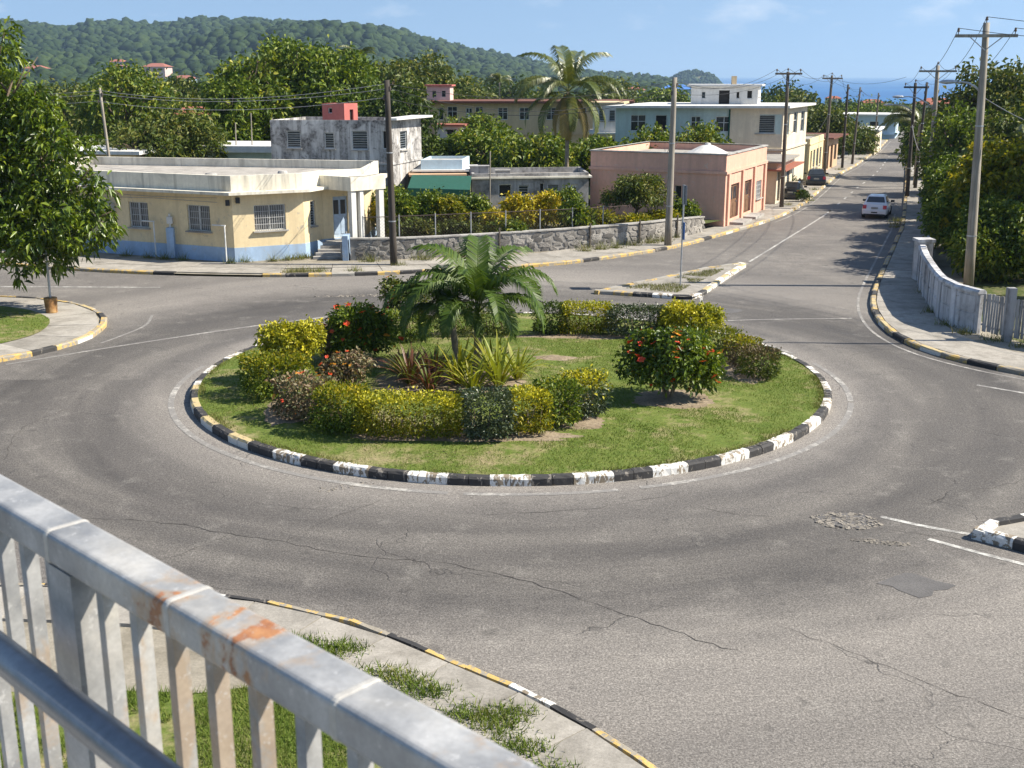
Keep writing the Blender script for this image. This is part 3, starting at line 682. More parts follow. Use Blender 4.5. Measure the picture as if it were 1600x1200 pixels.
# roundabout island
def lawn_z(x, y): return .17 + .14*np.clip(1-(((x-ISL[0])**2+(y-ISL[1])**2)/(ISL_R**2)), 0, 1)
m = MB(); rr = [0, 1.5, 3, 4.5, 6, 7.2, 8.0, ISL_R-.17]; na = 72
m.v = [(ISL[0], ISL[1], float(lawn_z(*ISL)))]
for r in rr[1:]:
    for k in range(na):
        a = 2*math.pi*k/na; x, y = ISL[0]+r*math.cos(a), ISL[1]+r*math.sin(a); m.v.append((x, y, float(lawn_z(x, y))+(vnoise(x*1.3, y*1.3)-.5)*.03))
m.f = [(0, 1+k, 1+(k+1) % na) for k in range(na)]
for j in range(len(rr)-2):
    for k in range(na):
        a = 1+j*na+k; b = 1+j*na+(k+1) % na; m.f.append((a, a+na, b+na, b))
island = structure(m.build('roundabout_island', M_LAWN, smooth=True))
nst = 124
for k in range(nst):
    a = 2*math.pi*(k+.5)/nst; x, y = ISL[0]+math.cos(a)*(ISL_R-.105), ISL[1]+math.sin(a)*(ISL_R-.105)
    deg = math.degrees(a); kind = 'b' if (k//2) % 2 else ('u' if 190 < deg < 228 else 'w')
    place(stone_mesh(kind, 1.0, .21, .20), 'kerb_stone', island, (x, y, RN.uniform(-.008, .004)), a+math.pi/2, (2*math.pi*(ISL_R-.2)/nst-.004, 1, 1))
# soil beds on the island: low ragged mounds
for k, (cx, cy, rx, ry, sd) in enumerate([(4.15, 29.2, 1.15, .95, 3), (-1.6, 30.8, 2.2, 1.5, 4), (1.25, 33.6, .75, .40, 5), (-1.0, 26.1, 3.0, .50, 6), (1.6, 27.2, .8, .6, 7), (-4.4, 33.2, 1.2, .6, 8), (-5.6, 28.4, .8, 1.2, 9), (6.7, 32.2, .6, 1.3, 10), (2.6, 36.7, 3.2, .4, 11)]):
    m = MB(); na = 64; rings = (.0, .45, .75, .9, 1.0); m.v.append((cx, cy, float(lawn_z(cx, cy))+.05))
    for q in rings[1:]:
        for t_k in range(na):
            a = 2*math.pi*t_k/na; jag = 1+.30*(fbm(math.cos(a)*2.2+sd, math.sin(a)*2.2, sd)-.5)*2+.16*(vnoise(t_k*.8, sd*3.1, 5)-.5); x, y = cx+rx*q*jag*math.cos(a), cy+ry*q*jag*math.sin(a)
            m.v.append((x, y, float(lawn_z(x, y))+.05*(1-q*q)-.006+.03*(vnoise(x*5, y*5, 2)-.5)*(1-q)))
    m.f = [(0, 1+t_k, 1+(t_k+1) % na) for t_k in range(na)]
    for r_ in range(len(rings)-2):
        for t_k in range(na): a = 1+r_*na+t_k; b = 1+r_*na+(t_k+1) % na; m.f.append((a, a+na, b+na, b))
    m.build('soil_bed', M_SOIL, island, smooth=True)

# ------------------------------------------------------------------ grass
def grass(name, xs, ys, zs, hmin, hmax, w, mat, seed=1, parent=None):
    r = np.random.default_rng(seed); n = len(xs); a = r.random(n)*6.28; h = hmin+(hmax-hmin)*r.random(n)**1.6; le = r.normal(0, .5, (n, 2))*h[:, None]
    V = np.zeros((n, 3, 3)); dx = np.cos(a)*w/2; dy = np.sin(a)*w/2
    V[:, 0] = np.stack([xs-dx, ys-dy, zs-.008], 1); V[:, 1] = np.stack([xs+dx, ys+dy, zs-.008], 1); V[:, 2] = np.stack([xs+le[:, 0], ys+le[:, 1], zs+h], 1)
    return stuff(npmesh(name, V, np.arange(n*3).reshape(-1, 3), mat, parent))
r = np.random.default_rng(21); n = 150000
q = np.sqrt(r.random(n))*(ISL_R-.22); a = r.random(n)*6.283; gx_, gy_ = ISL[0]+q*np.cos(a), ISL[1]+q*np.sin(a)
kp = (fbm(gx_*.55, gy_*.55, 4)+.25*vnoise(gx_*2.5, gy_*2.5, 9)) < .66 + .18*r.random(n); bed = np.zeros(n, bool)
for cx, cy, rx, ry in [(4.15, 29.2, 1.15, .95), (-1.6, 30.8, 2.2, 1.5), (1.25, 33.6, .75, .45), (-1.0, 26.1, 3.0, .5), (1.6, 27.2, .8, .6), (-4.4, 33.2, 1.2, .6), (-5.6, 28.4, .8, 1.2), (6.7, 32.2, .6, 1.3), (2.6, 36.7, 3.2, .4)]: bed |= ((gx_-cx)/rx)**2+((gy_-cy)/ry)**2 < .55+.6*fbm(gx_*3, gy_*3, 6)
kp &= ~bed; gx_, gy_ = gx_[kp], gy_[kp]
tag(grass('lawn_grass', gx_, gy_, lawn_z(gx_, gy_), .025, .065, .016, M_GRASS, 2), 'short patchy green grass covering the roundabout island', 'grass', kind='stuff')
r = np.random.default_rng(77); n = 9000; q = ISL_R-.28+r.normal(0, .07, n); a = r.random(n)*6.283; kp = vnoise(a*9, q*0, 3) > .45; q, a = q[kp], a[kp]; x, y = ISL[0]+q*np.cos(a), ISL[1]+q*np.sin(a)
stuff(grass('rim_grass', x, y, np.full(len(x), .19), .03, .10, .016, M_GRASSD, 9, island))
n = 900; r = np.random.default_rng(78); c0 = np.array([(-2, 25.2), (.5, 25.3), (4.0, 28.7), (-4.5, 32.6), (-6, 28.5), (6.6, 31.2), (-1.5, 29.2), (2.5, 36)])[r.integers(0, 8, n)]; x = c0[:, 0]+r.normal(0, .9, n); y = c0[:, 1]+r.normal(0, .6, n)
stuff(grass('fallen_leaves', x, y, lawn_z(x, y)+.03, .0, .02, .06, MATS['leaf_tan'], 10, island))
def patch_pts(poly, n, seed, thr=.6, s=.8):
    poly = np.asarray(poly); r = np.random.default_rng(seed); x = r.uniform(poly[:, 0].min(), poly[:, 0].max(), n); y = r.uniform(poly[:, 1].min(), poly[:, 1].max(), n)
    k = inpoly(x, y, poly) & (fbm(x*s, y*s, seed) < thr); return x[k], y[k]
nlp = np.vstack([nl[1:11], [(1.5, 9), (-9, 9)]])
x, y = patch_pts(nlp, 120000, 31, .57, 1.1); tag(grass('verge_grass', x, y, np.full(len(x), .125), .03, .15, .014, M_GRASS, 3), 'ragged green grass beside the near pavement under the railing', 'grass', kind='stuff')
lp = np.vstack([li_in, [(-30, 30), (-30, 45)]]); x, y = patch_pts(lp, 60000, 33, .58, .5)
tag(grass('corner_grass', x, y, np.full(len(x), .15), .03, .09, .02, M_GRASS, 4), 'sunlit and shaded grass on the street corner under the leafy tree', 'grass', kind='stuff')
x, y = patch_pts([(4.6, 46.3), (6.6, 45.4), (7.0, 46.2), (9.6, 51.2), (8.6, 50.8), (5.6, 47.6)], 16000, 35, .50, .9)
tag(grass('splitter_grass', x, y, np.full(len(x), .118), .04, .13, .02, M_GRASSD, 5), 'tufts of grass on the splitter island with the sign pole', 'grass', kind='stuff')
def tufts(spots, n, seed, name, label, zz=.1, hmax=.35, spread=.22, mat=None):
    r = np.random.default_rng(seed); s = np.array(spots); i = r.integers(0, len(s), n*len(s)); x = s[i, 0]+r.normal(0, spread, len(i)); y = s[i, 1]+r.normal(0, spread*.7, len(i))
    return tag(grass(name, x, y, np.full(len(x), zz), .05, hmax, .025, mat or M_GRASSD, seed), label, 'weeds', kind='stuff')
tufts([(-9.8, 50.5), (-9.2, 50.6), (-8.6, 50.7), (-7.0, 50.6), (-10.2, 54.2), (-9.9, 54.6), (-5.2, 52.2)], 140, 41, 'kerb_weeds', 'weedy grass along the kerb by the house steps')
tufts([(3.6, 56.6), (4.4, 57.2), (5.2, 57.6), (6.2, 58.5), (7.2, 59.4), (7.9, 60), (8.6, 61.4), (-4.2, 53.7), (-6.6, 53.2), (-2.6, 54.9)], 170, 42, 'wall_weeds', 'long weeds growing at the foot of the stone wall', hmax=.6)
tufts([(15.1, 39.2), (15.2, 37.9), (15.9, 36.9), (16.4, 36.0), (15.3, 41.4), (16.6, 45.4), (22.0, 66), (22.4, 67.4), (23.0, 69)], 110, 43, 'boundary_weeds', 'weeds along the foot of the white boundary wall')
tufts([(20.6, 80.5), (22.9, 88), (25, 93), (27, 100), (18.4, 77.3), (30, 107), (36, 121)], 120, 44, 'roadside_weeds', 'weeds on the far roadside pavement')
tufts([(-13.0, 52.7), (-12.4, 53.2), (-15.5, 53.9), (-16.4, 54.2), (-17.3, 54.6), (-18.6, 55.2), (-11.2, 53.6), (-10.6, 53.9)], 90, 45, 'wall_foot_weeds', 'dry weeds against the blue base of the yellow house', hmax=.5, spread=.14)
tufts([(-3.2, 15.9), (-2.9, 15.6), (-2.6, 15.75), (-1.9, 15.0), (-1.2, 14.5), (-.6, 13.9), (-.2, 13.6), (.1, 13.1), (.5, 12.5), (-1.55, 14.8), (-.05, 13.9), (.75, 12.0)], 420, 46, 'joint_weeds', 'bright grass tufts invading the near pavement slabs', .12, .16, .2, M_GRASS)
print('p2 ok')
# ------------------------------------------------------------------ buildings
def poly_offset(pts, d):
    """offset a CCW polygon outwards by d"""
    n = len(pts); out = []
    for i in range(n):
        p0 = Vector(pts[i-1]); p1 = Vector(pts[i]); p2 = Vector(pts[(i+1) % n])
        d1 = (p1-p0).normalized(); d2 = (p2-p1).normalized(); n1 = Vector((d1.y, -d1.x)); n2 = Vector((d2.y, -d2.x))
        k = 1+n1.dot(n2); v = (n1+n2)/max(k, .35); out.append((p1.x+v.x*d, p1.y+v.y*d))
    return out
def wall_face(m, P, Q, z0, z1, ops, depth=.16):
    P = Vector(P); Q = Vector(Q); Ln = (Q-P).length; d = (Q-P)/Ln; nrm = Vector((d.y, -d.x))
    def pt(u, v, w=0): a = P+d*u-nrm*w; return (a.x, a.y, v)
    us = sorted({0, Ln}|{o[0] for o in ops}|{o[1] for o in ops}); vs = sorted({z0, z1}|{o[2] for o in ops}|{o[3] for o in ops})
    for i in range(len(us)-1):
        for j in range(len(vs)-1):
            uc, vc = (us[i]+us[i+1])/2, (vs[j]+vs[j+1])/2
            if any(o[0] < uc < o[1] and o[2] < vc < o[3] for o in ops): continue
            m.quad(pt(us[i], vs[j]), pt(us[i+1], vs[j]), pt(us[i+1], vs[j+1]), pt(us[i], vs[j+1]))
    for u0, u1, v0, v1 in [o[:4] for o in ops]:
        D = depth
        m.quad(pt(u0, v0), pt(u1, v0), pt(u1, v0, D), pt(u0, v0, D)); m.quad(pt(u0, v1, D), pt(u1, v1, D), pt(u1, v1), pt(u0, v1))
        m.quad(pt(u0, v0, D), pt(u0, v1, D), pt(u0, v1), pt(u0, v0)); m.quad(pt(u1, v0), pt(u1, v1), pt(u1, v1, D), pt(u1, v0, D))
    return d, nrm, pt
def opening(kind, parent, P, Q, o, depth=.16, frame=None):
    """window or door set back into an opening; frame > panes / grille"""
    P = Vector(P); Q = Vector(Q); d = (Q-P).normalized(); nrm = Vector((d.y, -d.x)); u0, u1, v0, v1 = o[:4]
    d3 = Vector((d.x, d.y, 0)); n3 = Vector((nrm.x, nrm.y, 0)); up = Vector((0, 0, 1))
    def c(u, v, w): a = P+d*u-nrm*w; return Vector((a.x, a.y, v))
    fm = frame or M_FRAMEW; uc, vc = (u0+u1)/2, (v0+v1)/2; w, h = u1-u0, v1-v0; f = .045 if w > .5 else .03
    def bar(m, u, v, hw, hh, dep, th=.03): m.obox(c(u, v, dep), d3, n3, up, hw, th, hh)
    if kind in ('bars', 'pane', 'louvre', 'dark'):
        m = MB(); D = depth-.05
        for s in (-1, 1): bar(m, uc+s*(w/2-f/2), vc, f/2, h/2, D); bar(m, uc, vc+s*(h/2-f/2), w/2-f, f/2, D)
        if kind in ('pane', 'bars') and w > .6: bar(m, uc, vc, f/2, h/2-f, D, .025)
        if kind == 'pane' and h > .7: bar(m, uc, v0+h*.6, w/2-f, f*.4, D, .02)
        win = m.build('window', fm, parent)
        m = MB(); a0, a1 = u0, u1; m.quad(c(a0, v0, depth), c(a1, v0, depth), c(a1, v1, depth), c(a0, v1, depth)); m.build('pane', M_DARKIN if kind == 'dark' else (plain('dusty_glass', (.15, .148, .14), .35, 0, .35, 2, .5) if kind == 'bars' else M_GLASS), win)
        if kind == 'bars':
            m = MB(); nb = max(4, int(w/.105))
            for k in range(1, nb): m.tube([c(u0+w*k/nb, v0, .035), c(u0+w*k/nb, v1, .035)], .011, 5)
            for q in (.25, .5, .75): bar(m, uc, v0+h*q, w/2, .01, .035, .008)
            stuff(m.build('grille', M_FRAME, win))
            m = MB(); m.obox(c(uc, v0-.03, -.05), d3, n3, up, w/2+.08, .09, .03); m.build('sill', M_CONC, win)
        if kind == 'louvre':
            m = MB(); nb = max(4, int(h/.12))
            for k in range(nb):
                b = c(uc, v0+h*(k+.5)/nb, depth-.07); m.obox(b, d3, n3*.8+up*.6, up*.8-n3*.6, w/2-f, .05, .006)
            stuff(m.build('louvre', M_LOUVRE, win))
            m = MB(); m.obox(c(uc, v0-.03, -.03), d3, n3, up, w/2+.06, .07, .03); m.build('sill', M_CONC, win)
        return win
    if kind in ('door', 'blue_door', 'wood_door', 'open'):
        mt = {'door': M_FRAMEW, 'blue_door': MATS.get('blue_door') or plain('blue_door', (.40, .50, .62), .5), 'wood_door': M_WOODDOOR, 'open': M_DARKIN}[kind]  # an open doorway gets no door, only the dark sheet
        m = MB(); m.obox(c(uc, vc, depth-.01), d3, n3, up, w/2, .02, h/2); dr = m.build('door', mt, parent)
        if kind != 'open':
            m = MB()
            for s in (-1, 1): m.obox(c(uc+s*w*.23, v0+h*.74, depth-.035), d3, n3, up, w*.16, .012, h*.17)
            m.build('pane', M_GLASS, dr); m = MB()
            for s in (-1, 1): m.obox(c(uc+s*w*.23, v0+h*.27, depth-.035), d3, n3, up, w*.16, .012, h*.18)
            stuff(m.build('door_panel', mt, dr))
            m = MB(); m.obox(c(uc+w*.38, v0+h*.48, depth-.05), d3, n3, up, .02, .03, .05); m.build('handle', M_STEEL, dr)
        return dr
def building(name, label, cat, fp, z0, zt, wall, ops={}, roof_z=None, parapet=.18, par_mat=None, ledge=None, ledge_mat=None, plinth=None, group=None, roof_mat=None, overhang=None, frame=None):
    cx = sum(p[0] for p in fp)/len(fp); cy = sum(p[1] for p in fp)/len(fp); T = thing(name, label, cat, (cx, cy, z0), group)
    wt = ledge[0] if (ledge and par_mat) else zt
    m = MB(); n = len(fp); todo = []
    for i in range(n):
        P, Q = fp[i], fp[(i+1) % n]; o = ops.get(i, []); wall_face(m, P, Q, z0, wt, o)
        for w in o: todo.append((w[4], P, Q, w))
    W = m.build('wall', wall, T)
    for kd, P, Q, w in todo: opening(kd, T, P, Q, w, frame=frame)
    roof_z = roof_z if roof_z is not None else zt-.3
    if overhang is None:
        ins = poly_offset(fp, -parapet); m = MB(); m.poly([(x, y, roof_z) for x, y in ins]); m.build('roof', roof_mat or M_CONC, T)
        m = MB(); b0 = roof_z-.02
        for i in range(n):
            j = (i+1) % n; a, b, c_, d_ = fp[i], fp[j], ins[j], ins[i]
            m.quad((*a, zt), (*b, zt), (*c_, zt), (*d_, zt)); m.quad((*c_, b0), (*d_, b0), (*d_, zt), (*c_, zt))
            if wt < zt: m.quad((*a, wt), (*b, wt), (*b, zt), (*a, zt))
        m.build('parapet', par_mat or wall, T)
    else:
        o_, th = overhang; m = MB(); m.prism(poly_offset(fp, o_), zt, zt+th, True, True); m.build('roof', roof_mat or M_CONC, T)
    if ledge:
        lz, lo, lt = ledge; A = poly_offset(fp, lo); Bp = poly_offset(fp, .004); m = MB()
        for i in range(n):
            j = (i+1) % n
            m.quad((*A[i], lz), (*A[j], lz), (*A[j], lz+lt), (*A[i], lz+lt)); m.quad((*A[i], lz+lt), (*A[j], lz+lt), (*Bp[j], lz+lt), (*Bp[i], lz+lt)); m.quad((*Bp[i], lz), (*Bp[j], lz), (*A[j], lz), (*A[i], lz))
        m.build('ledge', ledge_mat or wall, T)
    if plinth:
        pz, pm = plinth; A = poly_offset(fp, .012); m = MB()
        for i in range(n):
            j = (i+1) % n; m.quad((*A[i], z0), (*A[j], z0), (*A[j], pz), (*A[i], pz)); m.quad((*A[i], pz), (*A[j], pz), (*fp[j], pz), (*fp[i], pz))
        m.build('plinth', pm, T)
    return T

W_YEL = wallpaint('yellow_paint', (.77, .63, .39), (.30, .22, .13), .35, .45, peel=(.52, .45, .34)); W_BLUE = wallpaint('blue_paint', (.36, .49, .66), (.20, .20, .19), .55, .5, peel=(.40, .44, .48))
W_CREAMP = wallpaint('cream_parapet', (.76, .71, .59), (.11, .10, .085), .55, .75, lo=.50, hi=.70); W_WHITE = wallpaint('white_wall', (.66, .65, .62), (.20, .19, .17), .35, .45)
W_STAIN = wallpaint('stained_white', (0.704, 0.682, 0.649), (.07, .064, .062), 1.0, .9, peel=(.22, .205, .195), sc_=1.3, lo=.40, hi=.58)
W_PINK = wallpaint('pink_paint', (0.708, 0.419, 0.313), (.30, .20, .155), .4, .5, peel=(.62, .47, .38)); W_GREY = wallpaint('grey_render', (0.483, 0.471, 0.460), (.075, .07, .068), .95, .85, lo=.40, hi=.62)
W_TEAL = wallpaint('teal_paint', (.50, .60, .565), (.25, .27, .25), .45, .55); W_CREAM = wallpaint('cream_paint', (0.713, 0.621, 0.471), (.28, .23, .17), .45, .5)
W_OCHRE = wallpaint('ochre_paint', (0.667, 0.506, 0.310), (.26, .20, .15), .4, .5); W_YEL2 = wallpaint('bright_yellow_paint', (.72, .60, .36), (.34, .25, .13), .3, .4)
W_BLUEW = wallpaint('pale_blue_wall', (.48, .60, .68), (.30, .33, .34), .3, .4); W_ORANGE = wallpaint('orange_paint', (.56, .38, .24), (.30, .17, .09), .35, .4); W_REDP = wallpaint('red_box_paint', (.46, .15, .13), (.25, .07, .06), .35, .4)
W_PALEPINK = wallpaint('pale_pink_paint', (.66, .47, .42), (.32, .24, .2), .35, .4); W_LILAC = wallpaint('white_panel', (0.644, 0.644, 0.655), (.12, .11, .10), .8, .95, peel=(.34, .32, .30), lo=.42, hi=.62); M_ROOFDK = wallpaint('rust_roof', (.16, .07, .05), (.06, .04, .035), .5, .4)
M_ROOFG = make_conc('flat_roof', (.36, .335, .30), (.17, .155, .135)); M_GREENT = wallpaint('green_tarpaulin', (.022, .085, .062), (.02, .10, .08), .5, .5)

# --- yellow corner house with the blue base
YL, YA, YB, YC, YD, YE, YF = (-27, 59.3), (-12.87, 53.25), (-9.86, 54.8), (-9.2, 56.3), (-7.3, 57.6), (-7.2, 63), (-24, 66.5)
LLA = math.dist(YL, YA)
house = building('corner_house', 'yellow flat-roofed corner house with blue painted base and barred windows', 'house', [YL, YA, YB, YC, YD, YE, YF], .08, 4.06, W_YEL,
    {0: [(9.35, 10.5, 1.44, 2.66, 'bars'), (12.8, 14.1, 1.44, 2.66, 'bars'), (5.4, 6.5, 1.44, 2.66, 'bars')], 1: [(1.0, 2.5, 1.48, 2.68, 'bars')], 2: [(.55, 1.0, 1.5, 2.7, 'louvre')], 3: [(.55, 1.35, .76, 2.78, 'blue_door'), (1.6, 2.1, 1.6, 2.6, 'louvre')]},
    roof_z=3.62, parapet=.2, par_mat=W_CREAMP, ledge=(3.22, .5, .13), ledge_mat=W_CREAMP, plinth=(.76, W_BLUE), roof_mat=M_ROOFG)
def hp(x, y, z): return (x, y, z)
m = MB(); m.tube([(-16.15, 54.5, .1), (-16.15, 54.5, 2.2)], .05, 8); m.obox((-16.15, 54.5, 1.9), (1, 0, 0), (0, 1, 0), (0, 0, 1), .13, .09, .16); m.build('meter_column', W_WHITE, house)
m = MB(); m.box(-16.32, 54.33, .12, -15.98, 54.63, 1.55); m.build('pier', W_BLUE, house)
for (x, y) in ((-13.25, 53.15), (-17.0, 54.75)):
    m = MB(); m.tube([(x, y, .1), (x, y, 1.75), (x+.03, y+.03, 1.8), (x-.65, y+.32, 1.8)], .035, 6); m.build('drain_pipe', M_FRAMEW, house)
for (x, y, z) in ((-13.05, 53.22, 2.85), (-12.6, 53.33, 2.95)):
    m = MB(); m.obox((x, y-.05, z), (1, .4, 0), (-.4, 1, 0), (0, 0, 1), .09, .07, .13); m.build('floodlight', M_TANK, house)
for (x, y, s) in ((-14.6, 56.6, .32), (-11.4, 58.0, .25), (-9.4, 58.5, .22)):
    m = MB(); m.lathe((x, y, 3.62), [(s, 0), (s, .22), (s*.8, .3), (0.02, .33)], 12); m.build('roof_vent', M_CONC, house, smooth=False)
for k, (z_, dz) in enumerate(((3.02, .05), (2.86, -.04))):
    m = MB(); m.tube([(-24.5+k, 58.1-.43*k, z_), (-21, 56.63, z_+dz), (-17, 54.92, z_-dz), (-13.6, 53.46, z_+dz*.5)], .014, 5); m.build('wall_cable', M_WIREG, house)
m = MB(); m.box(-19.9, 55.75, 2.1, -19.2, 56.15, 2.55, -.4, (-19.5, 56)); m.build('air_conditioner', M_FRAME, house)
# porch
porch = [(-9.3, 56.15), (-7.62, 55.0), (-6.12, 56.35), (-7.25, 57.55), (-8.9, 57.1)]
m = MB(); m.prism(porch, 3.2, 3.86, True, True); m.build('porch_roof', W_CREAMP, house)
m = MB(); m.prism(poly_offset(porch, -.15), .08, .70); m.build('porch_floor', M_CONC, house)
for (x, y) in ((-7.62, 55.28), (-6.42, 56.33), (-7.5, 57.3), (-7.25, 55.55)):
    m = MB(); r_ = .14 if (x, y) != (-7.25, 55.55) else .10; m.box(x-r_, y-r_, .70, x+r_, y+r_, 3.2, .78, (x, y)); m.build('porch_column', W_WHITE, house)
for k in range(5):
    c0 = Vector((-9.35+k*.07, 54.15+k*.30, 0)); m = MB(); m.box(c0.x-.05, c0.y, .1, c0.x+1.25, c0.y+.31, .21+k*.125, .12, (c0.x, c0.y)); m.build('step', M_CONC, house)
for k in range(3):
    m = MB(); m.tube([(-8.05+k*.06, 54.1+k*.5, .1), (-8.05+k*.06, 54.1+k*.5, .85+.22*k)], .045, 6); m.build('handrail_post', M_CONC, house)
m = MB(); m.box(-7.95, 53.75, .08, -7.68, 54.6, 1.25); m.build('gate_pier', W_BLUE, house)

# --- stained two-storey block behind it
st = building('stained_block', 'white two-storey block streaked with black mould behind the yellow house', 'house', [(-13.6, 66.3), (-6.8, 66.0), (-5.45, 70.6), (-12.6, 71.6)], -.05, 6.08, W_STAIN,
    {0: [(.9, 1.7, 4.53, 5.5, 'louvre'), (3.05, 3.6, 4.5, 5.4, 'louvre'), (4.6, 5.5, 4.45, 5.5, 'louvre'), (6.35, 6.65, 4.5, 5.5, 'dark')], 1: [(1.4, 2.5, 4.35, 5.4, 'louvre')]}, roof_z=5.9, parapet=.15, ledge=(3.6, .06, .12), roof_mat=M_ROOFG)
m = MB(); m.prism([(-7.1, 65.6), (-6.4, 65.6), (-4.75, 70.9), (-6.0, 71.0)], 6.085, 6.2, True, True); m.build('roof_slab', W_WHITE, st)
rb = building('roof_hut', 'small red concrete hut standing on the stained block roof', 'hut', [(-10.9, 68.0), (-9.6, 67.7), (-8.95, 68.6), (-10.2, 69.0)], 5.9, 6.95, W_REDP, {0: [(.35, .6, 6.4, 6.7, 'dark')], 1: [(.45, .75, 5.95, 6.6, 'open')]}, roof_z=6.9, parapet=.06)

# --- grey low block and the green awning shed
building('grey_lock_up', 'low grey mildewed lock-up with flat roof beside the pink shop', 'building', [(-2.3, 66.6), (4.45, 67.6), (4.2, 72), (-2.5, 71)], 0, 3.06, W_GREY,
    {0: [(1.55, 2.3, 1.7, 2.45, 'dark'), (2.7, 3.3, 1.8, 2.4, 'louvre'), (3.95, 4.2, .9, 2.5, 'dark'), (4.4, 5.1, 2.0, 2.4, 'louvre'), (5.5, 6.2, .3, 2.4, 'door')]}, roof_z=2.75, parapet=.16, ledge=(2.78, .18, .1), ledge_mat=W_CREAMP, roof_mat=M_ROOFG)
for (x, y, s, lab) in ((-1.9, 68.2, .55, 'grey concrete water cistern on the corner of the low grey roof'), (-.55, 68.6, .42, 'squat dark cistern on the low grey roof beside the taller one')):
    m = MB(); m.box(x-s, y-s*.7, 2.75, x+s, y+s*.7, 2.75+.62*(1 if s > .5 else .55)); m.box(x-s-.04, y-s*.7-.04, 2.75+.62*(1 if s > .5 else .55), x+s+.04, y+s*.7+.04, 2.8+.62*(1 if s > .5 else .55)); tag(m.build('roof_cistern', W_GREY if s > .5 else M_CONC, org=(x, y, 2.75)), lab, 'cistern')
aw = thing('awning_shed', 'open shed with green tarpaulin awning and cream posts behind the garden', 'shed', (-4, 64.5, 0))
m = MB(); m.box(-5.6, 66.2, 0, -2.5, 66.4, 2.5); m.build('back_wall', W_YEL2, aw)
m = MB(); m.quad((-5.7, 63.6, 2.55), (-2.3, 63.6, 2.45), (-2.3, 66.6, 2.95), (-5.7, 66.6, 3.0)); m.quad((-5.7, 63.58, 2.1), (-2.3, 63.58, 2.15), (-2.3, 63.6, 2.45), (-5.7, 63.6, 2.55)); m.quad((-5.72, 63.6, .8), (-5.72, 65.2, .9), (-5.72, 66.6, 3.0), (-5.72, 63.6, 2.55)); m.build('awning', M_GREENT, aw)
for x in (-5.6, -4.5, -3.4, -2.4):
    m = MB(); m.box(x-.11, 63.7, 0, x+.11, 63.92, 2.4); m.build('post', W_CREAM, aw)
m = MB(); m.box(-5.9, 66.7, 2.9, -2.6, 69.3, 3.02, .12, (-5, 67)); m.build('roof_slab', W_ORANGE, aw)
building('side_annex', 'white annexe with pale blue patches against the stained block', 'building', [(-5.3, 68.0), (-2.9, 68.2), (-2.6, 71.5), (-5.0, 71.4)], 0, 3.75, W_BLUEW, {}, roof_z=3.6, parapet=.1, ledge=(3.1, .45, .1), ledge_mat=W_WHITE)

# --- pink shop
PL, PC, PR, PB = (4.7, 69.9), (12.1, 66.0), (16.3, 75.0), (9.2, 79.2)
pk = building('pink_shop', 'salmon pink single-storey shop with recessed doorways and plain side wall', 'shop', [PL, PC, PR, PB], .08, 4.14, W_PINK,
    {0: [(5.35, 5.75, 1.3, 2.35, 'dark')], 1: [(1.25, 3.2, .32, 2.4, 'wood_door'), (4.4, 6.25, .3, 2.35, 'wood_door'), (7.3, 8.9, 1.0, 2.1, 'bars')]}, roof_z=3.75, parapet=.2, ledge=(3.08, .09, .16), roof_mat=M_ROOFG, plinth=(.45, W_PINK))
m = MB(); A = poly_offset([PL, PC, PR, PB], .06); B_ = poly_offset([PL, PC, PR, PB], -.22)
for i in range(4):
    j = (i+1) % 4; m.quad((*A[i], 4.145), (*A[j], 4.145), (*A[j], 4.22), (*A[i], 4.22)); m.quad((*A[i], 4.22), (*A[j], 4.22), (*B_[j], 4.22), (*B_[i], 4.22))
m.build('coping', M_CONC, pk)
d_ = (Vector(PR)-Vector(PC)).normalized(); n_ = Vector((d_.y, -d_.x))
for u in (.6, 3.8, 6.75, 9.5):
    c_ = Vector(PC)+d_*u+n_*.05; m = MB(); m.obox((c_.x, c_.y, 1.56), (d_.x, d_.y, 0), (n_.x, n_.y, 0), (0, 0, 1), .22, .07, 1.5); m.build('pilaster', W_PINK, pk)
for u in (2.2, 5.3):
    c_ = Vector(PC)+d_*u+n_*.45; m = MB(); m.obox((c_.x, c_.y, .18), (d_.x, d_.y, 0), (n_.x, n_.y, 0), (0, 0, 1), 1.1, .4, .10); m.build('doorstep', M_CONC, pk)
m = MB(); m.lathe((11.9, 71.4, 3.75), [(1.35, 0), (1.28, .2), (.45, .6), (.18, .68), (.15, .78), (0.01, .8)], 20); tag(m.build('roof_cowl', W_WHITE, org=(11.9, 71.4, 3.75)), 'shallow pale conical cowl on the pink shop roof', 'roof vent')

# --- teal and cream two-storey block
TL, TC, TR, TB = (7.6, 86.6), (19.7, 86.0), (23.7, 95.0), (11.8, 97.0)
tl = building('teal_block', 'two-storey block with pale teal upper wall and wide flat roof', 'building', [TL, TC, TR, TB], 0, 6.2, W_TEAL,
    {0: [(1.1, 2.2, 4.55, 5.7, 'pane'), (2.9, 3.75, 4.5, 5.7, 'dark'), (5.5, 6.2, 4.6, 5.6, 'pane'), (7.3, 8.5, 4.5, 5.6, 'pane'), (10.2, 11.6, 4.4, 5.7, 'louvre'), (8.6, 10, 1.0, 2.3, 'louvre')], 1: [(1.0, 2.6, 4.2, 5.8, 'pane'), (4.2, 5.8, 4.2, 5.8, 'pane'), (7.2, 8.8, 4.2, 5.8, 'pane'), (1.2, 2.4, .2, 2.4, 'wood_door'), (4, 5.6, 1, 2.3, 'bars')]}, overhang=(.55, .17), roof_mat=W_WHITE, ledge=(3.15, .12, .14), ledge_mat=W_CREAM)
